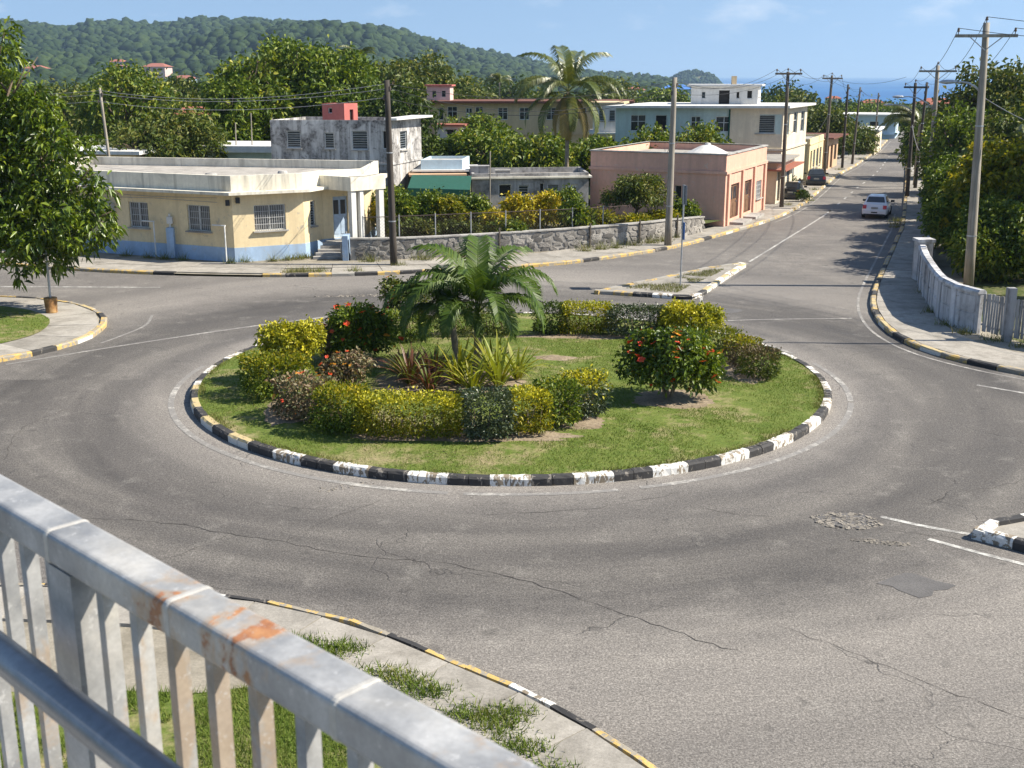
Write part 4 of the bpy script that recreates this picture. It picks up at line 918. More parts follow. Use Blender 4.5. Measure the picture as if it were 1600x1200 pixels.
m = MB(); wall_face(m, (15.9, 86.18), (19.75, 85.985), 0.0, 6.19, [(2.15, 3.75, 4.35, 5.75)], .02); m.build('cream_bay', W_CREAM, tl); m = MB(); dd_ = Vector((TR[0]-TC[0], TR[1]-TC[1])).normalized(); nn_ = Vector((dd_.y, -dd_.x))*.012; wall_face(m, Vector(TC)+nn_, Vector(TR)+nn_, 0.0, 6.19, [(1.0, 2.6, 4.2, 5.8), (4.2, 5.8, 4.2, 5.8), (7.2, 8.8, 4.2, 5.8), (1.2, 2.4, .2, 2.4), (4, 5.6, 1, 2.3)], .02); m.build('cream_side', W_CREAM, tl)
m = MB(); m.tube([(15.85, 86.1, .1), (15.85, 86.1, 6.1)], .06, 6); m.build('downpipe', M_GREENT, tl)
building('roof_apartment', 'white flat-roofed apartment built on top of the teal block', 'building', [(13.6, 90.2), (18.6, 89.8), (19.6, 93.6), (14.3, 94.2)], 6.37, 7.7, W_WHITE, {0: [(.8, 1.1, 6.8, 7.3, 'pane'), (2.1, 2.9, 6.4, 7.4, 'open'), (3.4, 3.65, 6.8, 7.3, 'dark'), (4.2, 4.6, 6.8, 7.4, 'dark')], 1: [(.6, 1.2, 6.9, 7.4, 'louvre'), (2, 2.6, 6.9, 7.4, 'louvre')]}, overhang=(.3, .14), roof_mat=W_WHITE)
m = MB(); m.box(16.9, 91.4, 7.84, 17.25, 91.8, 8.45); tag(m.build('chimney_stub', W_OCHRE, org=(17.1, 91.6, 7.84)), 'short ochre chimney stub on the white rooftop apartment', 'chimney')
# --- houses along the street
building('canopy_house', 'low cream house with rusty red canopy between pink shop and teal block', 'house', [(13.6, 80.2), (17.7, 78.0), (20.3, 84.6), (15.2, 85.6)], .05, 2.85, W_CREAM, {1: [(.6, 1.7, .2, 2.2, 'open'), (2.4, 3.6, 1.0, 2.1, 'bars'), (4.6, 5.8, .9, 2.1, 'louvre')]}, overhang=(.4, .12), roof_mat=M_ROOFG, ledge=(2.35, .7, .1), ledge_mat=M_REDROOF)
building('yellow_terrace', 'bright yellow single-storey terrace with shuttered windows along the street', 'house', [(19.5, 97.4), (24.2, 95.4), (27.4, 103.4), (22.5, 105.5)], .05, 3.5, W_YEL2, {1: [(.7, 1.7, .3, 2.5, 'door'), (2.4, 3.6, 1.0, 2.5, 'louvre'), (4.4, 5.6, 1.0, 2.5, 'louvre'), (6.4, 7.6, 1.0, 2.5, 'louvre')], 0: [(1.5, 2.5, 1, 2.2, 'louvre')]}, roof_z=3.3, parapet=.15, plinth=(1.0, W_YEL2), ledge=(3.0, .06, .1))
building('tin_roof_shop', 'brown street shop under a broad rusty tin overhang', 'shop', [(23.5, 107.6), (28.2, 105.6), (31.2, 112.4), (26.5, 114.5)], .0, 3.0, W_ORANGE, {1: [(.6, 2.2, .2, 2.3, 'open'), (3.1, 4.4, .2, 2.3, 'wood_door'), (5.2, 6.6, .8, 2.2, 'open')], 0: [(1.5, 3, .8, 2.2, 'dark')]}, overhang=(.8, .12), roof_mat=M_ROOFDK)
building('blue_white_house', 'pale blue house with white roof at the far bend of the street', 'house', [(46.6, 165.5), (53.2, 163.5), (56.0, 171), (49, 173)], -1.2, 3.1, W_BLUEW, {0: [(1.0, 2.1, 1.3, 2.3, 'dark'), (3.4, 4.6, 1.3, 2.3, 'dark'), (1, 2, -.9, .2, 'dark')], 1: [(1.5, 2.8, 1.2, 2.3, 'louvre')]}, overhang=(.5, .18), roof_mat=W_WHITE, ledge=(.5, .3, .12))
building('roadside_cottage', 'small cream cottage at the far end of the street pavement', 'house', [(36.5, 131), (40.0, 129.5), (43.5, 138.5), (40, 140)], -.1, 2.6, W_CREAM, {1: [(1, 1.8, .1, 2.0, 'open'), (3, 4, .8, 1.9, 'louvre'), (6, 7, .8, 1.9, 'louvre')]}, overhang=(.4, .12), roof_mat=W_WHITE)
# --- back row
ap = building('ochre_apartments', 'long ochre two-storey apartments with dark rusty eaves', 'building', [(-7.3, 110.2), (10.6, 110.0), (11, 118), (-7, 118)], -.1, 6.0, W_OCHRE, {0: [(.5, .9, 4.5, 5.6, 'pane'), (1.3, 2.2, 4.5, 5.7, 'pane'), (3.0, 3.6, 4.6, 5.6, 'door'), (3.9, 4.6, 4.4, 5.7, 'pane'), (6.0, 6.9, 4.5, 5.6, 'pane'), (8, 8.9, 4.5, 5.6, 'pane'), (10.5, 11.4, 4.5, 5.6, 'pane'), (13.2, 14.2, 4.5, 5.6, 'pane')]}, overhang=(.7, .2), roof_mat=M_ROOFDK, ledge=(3.1, .1, .12))
building('stair_tower', 'white stair tower with pinkish cornice rising behind the ochre apartments', 'tower', [(-8.1, 113), (-5.9, 113), (-5.7, 115.4), (-8, 115.4)], -.1, 7.5, W_PALEPINK, {0: [(.5, .9, 6.5, 7.1, 'pane'), (1.4, 1.8, 6.5, 7.1, 'pane')]}, overhang=(.2, .14), roof_mat=W_REDP)
building('red_porch', 'small white porch with red flat roof below the ochre apartments', 'porch', [(-6.3, 99.8), (-4.2, 99.6), (-4, 102), (-6.2, 102.2)], -.1, 4.35, W_WHITE, {0: [(.75, 1.4, 3.0, 4.1, 'dark')], 1: [(.4, 1.6, 3.0, 4.1, 'open')]}, overhang=(.25, .14), roof_mat=M_REDROOF)
building('terrace_garage', 'pale blue garage with reddish terrace roof in the garden', 'garage', [(-5.0, 95.5), (-1.8, 95.2), (-1.2, 99), (-4.8, 99.2)], -.1, 3.0, W_BLUEW, {1: [(.5, 2.5, .5, 2.4, 'open')]}, overhang=(.15, .12), roof_mat=M_REDROOF)
building('balcony_house', 'white two-storey house with columns behind the coconut palm', 'house', [(7.0, 102.2), (9.3, 101.8), (10.2, 107), (7.6, 107.4)], -.1, 6.1, W_WHITE, {0: [(.5, 1.0, 4.7, 5.6, 'louvre'), (1.4, 1.9, 4.7, 5.6, 'louvre'), (.4, 1.9, 1.5, 3.2, 'open')], 1: [(1, 2.4, 4.6, 5.6, 'pane')]}, overhang=(.35, .16), roof_mat=W_OCHRE, ledge=(3.6, .5, .14))
building('canopy_shed', 'white shed with long pale roof slab behind the yellow house', 'shed', [(-19.4, 74.6), (-15.2, 74.2), (-14.8, 79), (-19, 79.4)], -.1, 3.8, W_TEAL, {0: [(.8, 2, 2.4, 3.4, 'dark'), (2.8, 3.8, 2.3, 3.4, 'pane')]}, overhang=(.5, .4), roof_mat=W_WHITE)
building('left_bungalow', 'small ochre bungalow with white roof edge beside the wooden pole', 'house', [(-27.5, 71.5), (-22.6, 70.5), (-22, 75), (-27, 76)], -.1, 3.9, W_OCHRE, {0: [(2.6, 3.5, 2.6, 3.5, 'dark'), (4.0, 4.7, 2.6, 3.5, 'pane')]}, overhang=(.4, .2), roof_mat=W_WHITE)
for (k, x, y, w, h, zb, wm, lab) in [(0, -32, 110, 4.2, 5.1, -.1, W_WHITE, 'white house under a red hipped roof beyond the round tree'), (1, -277, 970, 16, 6.0, 0, W_BLUEW, 'pale blue house with red roof among trees at the hill foot'), (2, -405, 990, 16, 6, 8, W_WHITE, 'white house with pinkish roof low on the hillside above the leafy tree'),
        (3, -312, 1010, 19, 6.5, 9, W_PALEPINK, 'pink roofed villa low on the wooded hillside'), (4, -388, 1150, 15, 5, 16, W_WHITE, 'white cottage highest on the wooded hillside'), (5, 22.3, 260, 6, 3.6, -1.0, W_PALEPINK, 'pink house among the treetops left of the rooftop apartment'), (6, 49, 262, 7.5, 3.6, -3.4, W_CREAM, 'cream house with red roof beyond the teal block'),
        (7, 94.5, 320, 6, 4.5, -3.2, W_CREAM, 'cream house with orange roof in front of the sea'), (8, 87.5, 330, 4, 4.5, -2.2, W_WHITE, 'narrow white house with red roof in front of the sea'), (9, 103.5, 300, 9.5, 4, -2.6, W_WHITE, 'long low house with red roof by the shore'), (10, 47.6, 500, 8, 7, -4.5, W_BLUEW, 'white and blue house near the shore left of the headland'),
        (11, 55.6, 240, 3.4, 7, -2.5, W_PALEPINK, 'slim pink tower house above the yellow terrace'), (12, -143.5, 400, 4, 6, -3, W_BLUEW, 'tiny blue house between the leafy trees'), (13, 50.5, 400, 9.5, 7, -3, W_BLUEW, 'long blue roofed warehouse beyond the rooftop apartment'), (14, -335, 1005, 9, 5, 10.5, W_WHITE, 'small white house beside the pink roofed villa'), (15, 66, 285, 5, 4, -3.3, W_WHITE, 'small white house with red roof above the far bend'), (16, 117, 330, 8, 4, -4.6, W_PALEPINK, 'pale house with red roof behind the shoreline trees')]:
    T = thing('distant_house', lab, 'house', (x+w/2, y+w*.3, zb), 'houses scattered through the far town'); d = w*.7
    ops = [[w*.12, w*.30, zb+h*.55, zb+h*.8], [w*.45, w*.6, zb+h*.5, zb+h*.8], [w*.74, w*.9, zb+h*.55, zb+h*.8]]; m = MB()
    fp = [(x, y), (x+w, y-.12*w), (x+w*1.1, y+d), (x+.1*w, y+d+.1*w)]
    for i in range(4): wall_face(m, fp[i], fp[(i+1) % 4], zb-4, zb+h, ops if i == 0 else [], .3)
    m.build('wall', wm, T)
    for o in ops:
        P, Q = Vector(fp[0]), Vector(fp[1]); dd = (Q-P).normalized(); nn = Vector((dd.y, -dd.x)); f = lambda u, v: (*(P+dd*u-nn*.25), v); m = MB(); m.quad(f(o[0], o[2]), f(o[1], o[2]), f(o[1], o[3]), f(o[0], o[3])); m.build('window', M_DARKIN, T)
    e_ = poly_offset(fp, w*.06); a = Vector(e_[0])*.5+Vector(e_[3])*.5; b = Vector(e_[1])*.5+Vector(e_[2])*.5; a, b = a.lerp(b, .28), a.lerp(b, .72); zr = zb+h+w*.16; m = MB()
    m.quad((*e_[0], zb+h), (*e_[1], zb+h), (*b, zr), (*a, zr)); m.quad((*e_[2], zb+h), (*e_[3], zb+h), (*a, zr), (*b, zr)); m.poly([(*e_[1], zb+h), (*e_[2], zb+h), (*b, zr)]); m.poly([(*e_[3], zb+h), (*e_[0], zb+h), (*a, zr)])
    m.build('roof', plain('blue_roof', (.08, .20, .50), .6) if k in (12, 13) else M_REDROOF, T)

# ------------------------------------------------------------------ rubble stone wall round the garden
WL = catmull([(-7.6, 53.95), (-5.46, 54.35), (-0.31, 56.25), (3.21, 57.6), (6.58, 59.5), (9.0, 61.9), (10.5, 63.9)], 6)
t_ = NT('rubble_stone'); v_ = t_.coord(rand=True); n_1 = t_.noise(v_, 6, 6, .65); oi = t_.n('ShaderNodeObjectInfo')
c_ = t_.ramp(oi.outputs['Random'], [(0, (.11, .103, .096)), (.35, (.22, .205, .185)), (.7, (.34, .315, .28)), (1, (.50, .47, .42))])
t_.col(t_.mix(t_.ramp(n_1, [(.46, 0.0), (.60, .9)]), c_, (.085, .08, .076))); t_.rough(.95); t_.bump(n_1, .7, .03); M_STONE = t_.m
M_MORTAR = make_conc('wall_mortar', (.34, .32, .29), (.085, .08, .075))
sw = thing('garden_wall', 'low rubble stone wall along the pavement in front of the garden', 'wall', (0, 56, .08))
c = resample(WL, .6); nr = normals2(c); tops = lambda s: 1.14-.05*math.sin(s*7)-.12*max(0, s-.85)/.15
m = MB()
for i in range(len(c)-1):
    s0, s1 = i/(len(c)-1), (i+1)/(len(c)-1); z0, z1 = tops(s0)-.05, tops(s1)-.05; a, b = c[i]-nr[i]*.13, c[i+1]-nr[i+1]*.13; e_, f_ = c[i]+nr[i]*.16, c[i+1]+nr[i+1]*.16
    m.quad((*a, .0), (*b, .0), (*b, z1), (*a, z0)); m.quad((*a, z0), (*b, z1), (*f_, z1), (*e_, z0)); m.quad((*f_, 0), (*e_, 0), (*e_, z0), (*f_, z1))
m.build('mortar', M_MORTAR, sw)
def stone_shape(seed):
    r = random.Random(seed); m = MB(); n = 8; a0 = r.random()
    ring = [(max(-1, min(1, 1.25*math.cos(a0+2*math.pi*k/n)))*r.uniform(.62, 1.12), max(-1, min(1, 1.25*math.sin(a0+2*math.pi*k/n)))*r.uniform(.62, 1.12)) for k in range(n)]
    for sc_, y in ((1.0, .0), (.96, -.7), (.80, -1.0)):
        for (x, z) in ring: m.v.append((x*sc_, y+r.uniform(-.22, .22), z*sc_))
    m.v.append((0, -1.05, 0))
    for k in range(2):
        for q in range(n): m.f.append((k*n+q, k*n+(q+1) % n, (k+1)*n+(q+1) % n, (k+1)*n+q))
    for q in range(n): m.f.append((2*n+q, 2*n+(q+1) % n, 3*n))
    return m.mesh('stone', M_STONE)
SM = [stone_shape(k) for k in range(9)]
tot = 0; dist = np.r_[0, np.cumsum(np.linalg.norm(np.diff(c, axis=0), axis=1))]; LW = dist[-1]; row = 0; z = .16
while z < 1.06 and tot < 298:
    u = .1+RN.random()*.2
    while u < LW-.15 and tot < 298:
        w = RN.uniform(.16, .38)
        i = min(len(c)-2, int(np.searchsorted(dist, u+w)-1)); f = (u+w-dist[i])/(dist[i+1]-dist[i]); p = c[i]*(1-f)+c[i+1]*f; nn = nr[i]; hh = RN.uniform(.115, .155)
        place(SM[RN.randrange(9)], 'stone', sw, (p[0]-nn[0]*.125, p[1]-nn[1]*.125, z+RN.uniform(-.02, .02)), math.atan2(nn[1], nn[0])-math.pi/2, (w*RN.uniform(.8, 1.05), RN.uniform(.022, .05), hh*RN.uniform(.75, 1.25)), 0, RN.uniform(-.4, .4))
        u += 2*w+.01; tot += 1
    z += .245; row += 1
m = MB(); cc = resample(WL, .9); n2 = normals2(cc)
for i in range(len(cc)-1):
    s0, s1 = i/(len(cc)-1), (i+1)/(len(cc)-1); a, b = cc[i]+(cc[i+1]-cc[i])*.01, cc[i+1]-(cc[i+1]-cc[i])*.01; z0, z1 = tops(s0), tops(s1); m = MB()
    m.v = [(*(a-n2[i]*.19), z0-.06), (*(b-n2[i+1]*.19), z1-.06), (*(b+n2[i+1]*.19), z1-.06), (*(a+n2[i]*.19), z0-.06), (*(a-n2[i]*.19), z0), (*(b-n2[i+1]*.19), z1), (*(b+n2[i+1]*.19), z1), (*(a+n2[i]*.19), z0)]
    m.f = [(4, 5, 6, 7), (0, 1, 5, 4), (1, 2, 6, 5), (2, 3, 7, 6), (3, 0, 4, 7)]; m.build('coping_stone', M_CONC, sw)
for s in (.36, .58, .74, .86):
    i = int(s*(len(c)-1)); p = c[i]-nr[i]*.2; m = MB(); m.tube([(*p, .1), (*p, 1.35)], .05, 6); m.build('wall_post', M_PBROWN, sw)
# yard behind
m = MB(); m.poly([(x, y, .5) for x, y in [tuple(p+n_*.17) for p, n_ in zip(c, nr)]]+[(12.0, 66.0, .5), (4.6, 69.8, .5), (-2, 66.5, .5), (-6.8, 66, .5), (-7.1, 57.7, .5), (-6.5, 56.2, .5)]); o = structure(m.build('garden_ground', M_GROUND))
if o.data.polygons[0].normal.z < 0: o.data.flip_normals()
# chain-link fence on the wall
cf = thing('chain_link_fence', 'rusty chain-link fence on thin posts behind the rubble wall', 'fence', (-3, 55.6, .5)); f_c = offs(resample(WL[2:24], .3), .35); Zf = lambda i: 1.0
for i in range(0, len(f_c), 6):
    m = MB(); m.tube([(*f_c[i], .45), (*f_c[i], 2.12)], .032, 6); m.build('fence_post', M_STEEL, cf)
m = MB(); m.tube([(*p, 2.05) for p in f_c], .018, 5); m.build('top_rail', M_INS, cf)
m = MB(); H_, z0 = 1.0, 1.05; dd = np.r_[0, np.cumsum(np.linalg.norm(np.diff(f_c, axis=0), axis=1))]; F_ = lambda u: (float(np.interp(u, dd, f_c[:, 0])), float(np.interp(u, dd, f_c[:, 1])))
u = -1.0
while u < dd[-1]:
    for sg in (1, -1):
        a, b = (u, u+1) if sg > 0 else (u+1, u)
        t0, t1 = 0, 1
        p, q = F_(min(max(a, 0), dd[-1])), F_(min(max(b, 0), dd[-1])); m.tube([(*p, z0), (*q, z0+H_)], .0035, 3, False)
    u += .15
stuff(m.build('wire_mesh', M_INS, cf))

# ------------------------------------------------------------------ white boundary wall, picket panel
bw = thing('boundary_wall', 'curved white panelled boundary wall with rounded coping along the right pavement', 'wall', (15.6, 42, .08))
BWc = resample(catmull([(17.25, 48.3), (16.55, 45.9), (15.85, 43.0), (15.38, 40.8), (15.3, 39.6), (15.42, 38.7), (15.72, 37.95)], 8), 1.3); nb_ = normals2(BWc)
for i in range(len(BWc)-1):
    a, b = BWc[i], BWc[i+1]; d = (b-a)/np.linalg.norm(b-a); nn = np.array([d[1], -d[0]]); mid = (a+b)/2; ln = np.linalg.norm(b-a); hgt = 1.42-.012*i; d3 = (d[0], d[1], 0); n3 = (nn[0], nn[1], 0)
    m = MB(); m.obox((*mid, .08+hgt/2), d3, n3, (0, 0, 1), ln/2-.005, .07, hgt/2); m.build('panel', W_LILAC, bw)
    for zz, h2 in ((.08+hgt*.27, hgt*.2), (.08+hgt*.73, hgt*.2)):
        m = MB(); m.obox((*(mid-nn*.0), zz), d3, n3, (0, 0, 1), ln/2-.2, .095, h2); m.build('raised_panel', W_LILAC, bw)
    m = MB(); m.obox((*a, .08+hgt/2+.02), d3, n3, (0, 0, 1), .13, .125, hgt/2+.02); m.build('pier', W_LILAC, bw)
    m = MB(); m.v = []; e_ = [(.17, 0), (.17, .07), (.1, .14), (-.1, .14), (-.17, .07), (-.17, 0)]
    for P in (a, b):
        for (q, zz) in e_: m.v.append((*(P+nn*q), .08+hgt+.02+zz))
    m.f = [(k, k+1, k+7, k+6) for k in range(5)]+[(0, 1, 2, 3, 4, 5), (11, 10, 9, 8, 7, 6), (5, 0, 6, 11)]; m.build('coping', W_LILAC, bw)
m = MB(); m.box(17.05, 48.1, .08, 17.65, 48.7, 1.75); m.box(16.98, 48.03, 1.75, 17.72, 48.77, 1.87); m.build('end_pier', W_LILAC, bw)
pf = thing('picket_panel', 'weathered grey picket panel between concrete posts at the end of the boundary wall', 'fence', (16, 37.5, .08))
pc = resample([(15.74, 37.9), (16.2, 36.85), (18.2, 34.6), (21, 32)], .11); Lp = len(pc)
for i in range(1, Lp-1):
    d = pc[i+1]-pc[i]; d /= np.linalg.norm(d)
    if np.linalg.norm(pc[i]-np.array([16.2, 36.85])) < .15: continue
    m = MB(); m.obox((*pc[i], .86+RN.uniform(-.02, .02)), (*d, 0), (d[1], -d[0], 0), (RN.uniform(-.03, .03), 0, 1), .042, .018, .64); m.build('picket', W_GREY, pf)
for z_ in (.42, 1.32):
    m = MB(); m.tube([(p[0]+.03, p[1]+.02, z_) for p in pc[::2]], .035, 4); m.build('rail', W_GREY, pf)
for p in ((16.2, 36.85), (18.2, 34.6)):
    m = MB(); m.box(p[0]-.13, p[1]-.13, .05, p[0]+.13, p[1]+.13, 1.85); m.v += []; m.build('fence_post', W_GREY, pf)
# low wall and railing further along the right pavement
lw_ = thing('low_roadside_wall', 'low whitewashed wall half hidden by hedges beyond the curved wall', 'wall', (24, 68, .08))
lc = resample([(17.4, 48.7), (20.0, 55.2), (22.9, 62.6), (25.6, 70), (28.4, 78), (32, 88.5)], 2.2)
for i in range(len(lc)-1):
    a, b = lc[i], lc[i+1]; d = (b-a)/np.linalg.norm(b-a); mid = (a+b)/2; m = MB(); m.obox((*mid, .55), (*d, 0), (d[1], -d[0], 0), (0, 0, 1), np.linalg.norm(b-a)/2-.03, .08, .5); m.build('panel', W_LILAC, lw_)
print('p3 ok')
# ------------------------------------------------------------------ utility poles, lamps, wires
POLES = {}
def sag(a, b, drop, n=14):
    a, b = Vector(a), Vector(b); return [a.lerp(b, k/n)-Vector((0, 0, drop*4*(k/n)*(1-k/n))) for k in range(n+1)]
def pole(key, label, x, y, h, mat, r0=.15, r1=.10, lean=(0, 0), arm=None, arm_dir=(1, 0), z0=.05, extra=None):
    T = thing('utility_pole', label, 'utility pole', (x, y, z0), 'utility poles along the streets')
    tx, ty = x+lean[0], y+lean[1]; m = MB()
    m.tube([(x+(tx-x)*k/6, y+(ty-y)*k/6, z0+(h-z0)*k/6) for k in range(7)], [r0+(r1-r0)*k/6 for k in range(7)], 12); m.build('shaft', mat, T, smooth=True)
    pts = []; ad = Vector((arm_dir[0], arm_dir[1], 0)).normalized()
    if arm:
        za = h-arm[1]; w = arm[0]; nrm = Vector((ad.y, -ad.x, 0)); c = Vector((tx, ty, za))+nrm*(r1+.05)
        m = MB(); m.obox(c, ad, nrm, (0, 0, 1), w/2, .05, .06); A = m.build('crossarm', mat, T)
        for s in (-1, 1):
            m = MB(); m.tube([c+ad*s*w*.26-Vector((0, 0, .05)), Vector((tx, ty, za-.55))+nrm*(r1+.02)], .02, 5); m.build('brace', M_STEEL, T)
            p = c+ad*s*(w/2-.1); m = MB(); m.lathe((p.x, p.y, p.z+.06), [(.018, 0), (.018, .09), (.055, .10), (.06, .14), (.04, .16), (.055, .19), (.03, .24), (.005, .25)], 8); m.build('insulator', M_INS, A); pts.append(p+Vector((0, 0, .29)))
        m = MB(); m.lathe((tx, ty, h), [(.02, -.05), (.02, .08), (.06, .09), (.065, .14), (.04, .16), (.055, .19), (.01, .24)], 8); m.build('insulator', M_INS, T); pts.append(Vector((tx, ty, h+.22)))
    else:
        for s, zz in ((1, .35), (-1, .75)):
            m = MB(); m.lathe((tx+.13*s, ty-.05, h-zz-.1), [(.01, 0), (.05, .01), (.05, .08), (.035, .1), (.05, .12), (.04, .19), (.005, .2)], 8); m.build('insulator', M_INS, T); pts.append(Vector((tx+.13*s, ty-.05, h-zz)))
        pts.append(Vector((tx, ty, h-.15)))
    for zz in (2.1, h*.62):
        m = MB(); f = (zz-z0)/(h-z0); r = r0+(r1-r0)*f+.008; m.lathe((x+(tx-x)*f, y+(ty-y)*f, zz), [(r, 0), (r, .05)], 12); m.build('band', M_STEEL, T)
    POLES[key] = (T, pts, (x, y), (tx, ty, h)); return T
pole('A', 'dark creosoted pole on the pavement before the stone wall', -5.4, 52.3, 8.3, M_PDARK, .17, .12, (-.1, .0))
pole('B', 'tall grey pole leaning beside the yellow kerb by the pink shop', 7.95, 58.6, 8.4, M_PGREY, .19, .12, (.05, .0))
pole('C', 'brown pole with crossarm in front of the teal block corner', 17.75, 76.3, 8.72, M_PBROWN, .15, .1, (-.1, 0), (1.75, .12), (1, .1))
pole('D', 'brown pole with crossarm beside the yellow terrace', 26.9, 100.6, 8.5, M_PBROWN, .15, .1, (.1, 0), (1.75, .25), (1, .1))
pole('E', 'slim dark pole beyond the yellow terrace without crossarm', 30.9, 109.4, 7.7, M_PDARK, .13, .09)
pole('F', 'thin leaning pole near the rusty tin-roofed shop', 33.2, 114.2, 7.4, M_PBROWN, .13, .08, (.25, 0))
pole('F2', 'thin pole furthest down the street before the pale blue house', 41.2, 133.5, 6.6, M_PBROWN, .12, .08)
pole('G', 'steel grey pole with crossarm and lamp among the roadside trees', 27.0, 75.2, 9.1, M_PGREY, .2, .12, (-.2, 0), (2.3, .35), (1, -.1))
pole('H', 'tallest weathered pole with wide crossarm behind the curved white wall', 19.0, 47.4, 10.5, M_PGREY, .21, .125, (-.35, 0), (2.35, .5), (1, -.12))
pole('I', 'dark pole with small crossarm on the right pavement', 28.3, 83.2, 8.0, M_PDARK, .15, .1, (-.1, 0), (1.6, .3), (1, -.1))
pole('J', 'plain dark pole just behind the one with small crossarm', 31.0, 89.5, 8.0, M_PDARK, .14, .09, (.2, 0))
pole('K', 'crooked pale pole behind the yellow house roof', -23.5, 68.8, 7.8, M_PGREY, .11, .07, (-.35, 0))
for k, (x, y, h, lab) in enumerate([(-16.6, 75, 6.2, 'thin bare antenna post rising from the white shed roof'), (-15.3, 75.2, 5.9, 'shorter bare post at the right end of the white shed roof'), (-17.6, 74.9, 5.6, 'shortest bare post on the left end of the white shed roof'), (-1.2, 62.4, 4.6, 'thin grey clothesline post in the croton garden')]):
    m = MB(); m.tube([(x, y, .4 if k == 3 else 3.9), (x+.04, y, h)], .04, 6); tag(m.build('bare_post', M_PGREY, org=(x, y, .4 if k == 3 else 3.9)), lab, 'post')
def lamp(key, z, dirv, reach, rise):
    T, pts, (x, y), (tx, ty, h) = POLES[key]; f = z/h; bx, by = x+(tx-x)*f, y+(ty-y)*f; d = Vector((*dirv, 0)).normalized(); b = Vector((bx, by, z))
    path = [b, b+d*reach*.25+Vector((0, 0, rise*.55)), b+d*reach*.55+Vector((0, 0, rise*.9)), b+d*reach*.85+Vector((0, 0, rise)), b+d*reach+Vector((0, 0, rise*.97))]
    m = MB(); m.tube(path, [.05, .045, .04, .035, .035], 8); A = m.build('lamp_arm', M_STEEL, T, smooth=True)
    e = path[-1]; m = MB(); n = Vector((d.y, -d.x, 0))
    for k, (s, w, t0, t1) in enumerate([(0, .05, -.03, .05), (.12, .10, -.05, .09), (.4, .13, -.08, .10), (.6, .09, -.05, .07), (.68, .03, -.02, .03)]):
        for q in range(8):
            a = 2*math.pi*q/8; p = e+d*s+n*w*math.cos(a)+Vector((0, 0, (t1 if math.sin(a) > 0 else -t0)*math.sin(a))); m.v.append(tuple(p))
    for k in range(4):
        for q in range(8): a_, b_ = k*8+q, k*8+(q+1) % 8; m.f.append((a_, b_, b_+8, a_+8))
    m.f += [tuple(range(7, -1, -1)), tuple(range(32, 40))]; m.build('lamp_head', M_STEEL, A, smooth=True)
lamp('H', 7.8, (-1, .1), 1.0, .45); lamp('G', 6.3, (-1, .12), 2.0, .9); lamp('I', 6.0, (-1, .1), 1.4, .5); lamp('C', 6.5, (1, -.1), .01, .01) if False else None
# the lamp column whose shadow lies across the road (stands just outside the picture)
T = thing('street_lamp', 'galvanised street lamp column beside the picket panel', 'street lamp', (18.4, 36.6, .1))
m = MB(); m.tube([(18.4, 36.6, .1), (18.4, 36.6, 7.2), (18.3, 36.65, 7.6), (17.6, 36.7, 7.95), (16.6, 36.7, 8.05)], [.1, .07, .06, .05, .045], 10); m.build('shaft', M_STEEL, T, smooth=True)
m = MB(); m.obox((16.25, 36.7, 8.05), (1, 0, 0), (0, 1, 0), (0, 0, 1), .36, .13, .07); m.build('lamp_head', M_STEEL, T)
WK = 0
def wire(a, b, drop, label, r=.011, mat=None, group='overhead wires'):
    a, b = Vector(a), Vector(b); m = MB(); m.tube(sag(a, b, drop), r, 5, False); tag(m.build('overhead_wire', mat or M_WIRE, org=tuple(a)), label, 'wire', group)
def wires(k1, k2, drop, label, r=.011, mat=None):
    names = ('left', 'right', 'topmost') if k1 in 'CDGHI' else ('middle', 'lowest', 'topmost')
    for p, q, nm in zip(POLES[k1][1], POLES[k2][1], names): wire(p, q, drop*RN.uniform(.8, 1.3), nm+' one of the '+label, r, mat, label)
wires('H', 'G', .9, 'high wires strung between the two big crossarm poles on the right', .012)
wires('G', 'I', .4, 'short wires from the lamp pole to the dark crossarm pole'); wires('I', 'J', .2, 'short wires joining the two dark poles')
wires('C', 'D', .7, 'wires between the two brown crossarm poles along the street'); wires('D', 'E', .2, 'wires from the brown pole to the slim dark pole'); wires('E', 'F', .2, 'wires from the slim dark pole to the leaning pole'); wires('F', 'F2', .4, 'wires running down the street past the tin-roofed shop')
wires('B', 'C', .6, 'wires from the leaning grey pole to the brown crossarm pole'); wires('A', 'B', .9, 'wires crossing above the garden between dark and grey poles', .013)
wires('K', 'A', .55, 'wires crossing in front of the stained block', .013, M_WIREG)
for p, nm in zip(POLES['H'][1], ('left', 'right', 'topmost')): wire(p, p+Vector((14, -22, .9)), 1.2, nm+' one of the high wires leaving the tallest pole out of the picture', .012, None, 'high wires leaving the tallest pole out of the picture')
for k, p in enumerate(POLES['K'][1]): wire(p, p+Vector((-22, 6, .3)), .5, ('middle', 'lowest', 'topmost')[k]+' one of the wires running from the crooked pole behind the leafy tree', .012, M_WIREG, 'wires running from the crooked pole behind the leafy tree')
wire(POLES['D'][1][0], POLES['I'][1][0]+Vector((0, 0, .4)), .6, 'wire crossing the street high above the road', .012)
wire((7.98, 58.55, 5.6), (8.9, 68.0, 4.15), .25, 'service drop from the leaning grey pole to the pink shop roof'); wire((7.98, 58.55, 5.3), (12.3, 86, 5.2), .8, 'long service drop from the leaning grey pole to the teal block'); wire((-5.45, 52.3, 5.7), (-6.6, 66, 5.6), .5, 'service drop from the dark pole to the stained block'); wire((-5.45, 52.3, 4.4), (-7.7, 55, 3.9), .1, 'service drop from the dark pole to the yellow house porch')
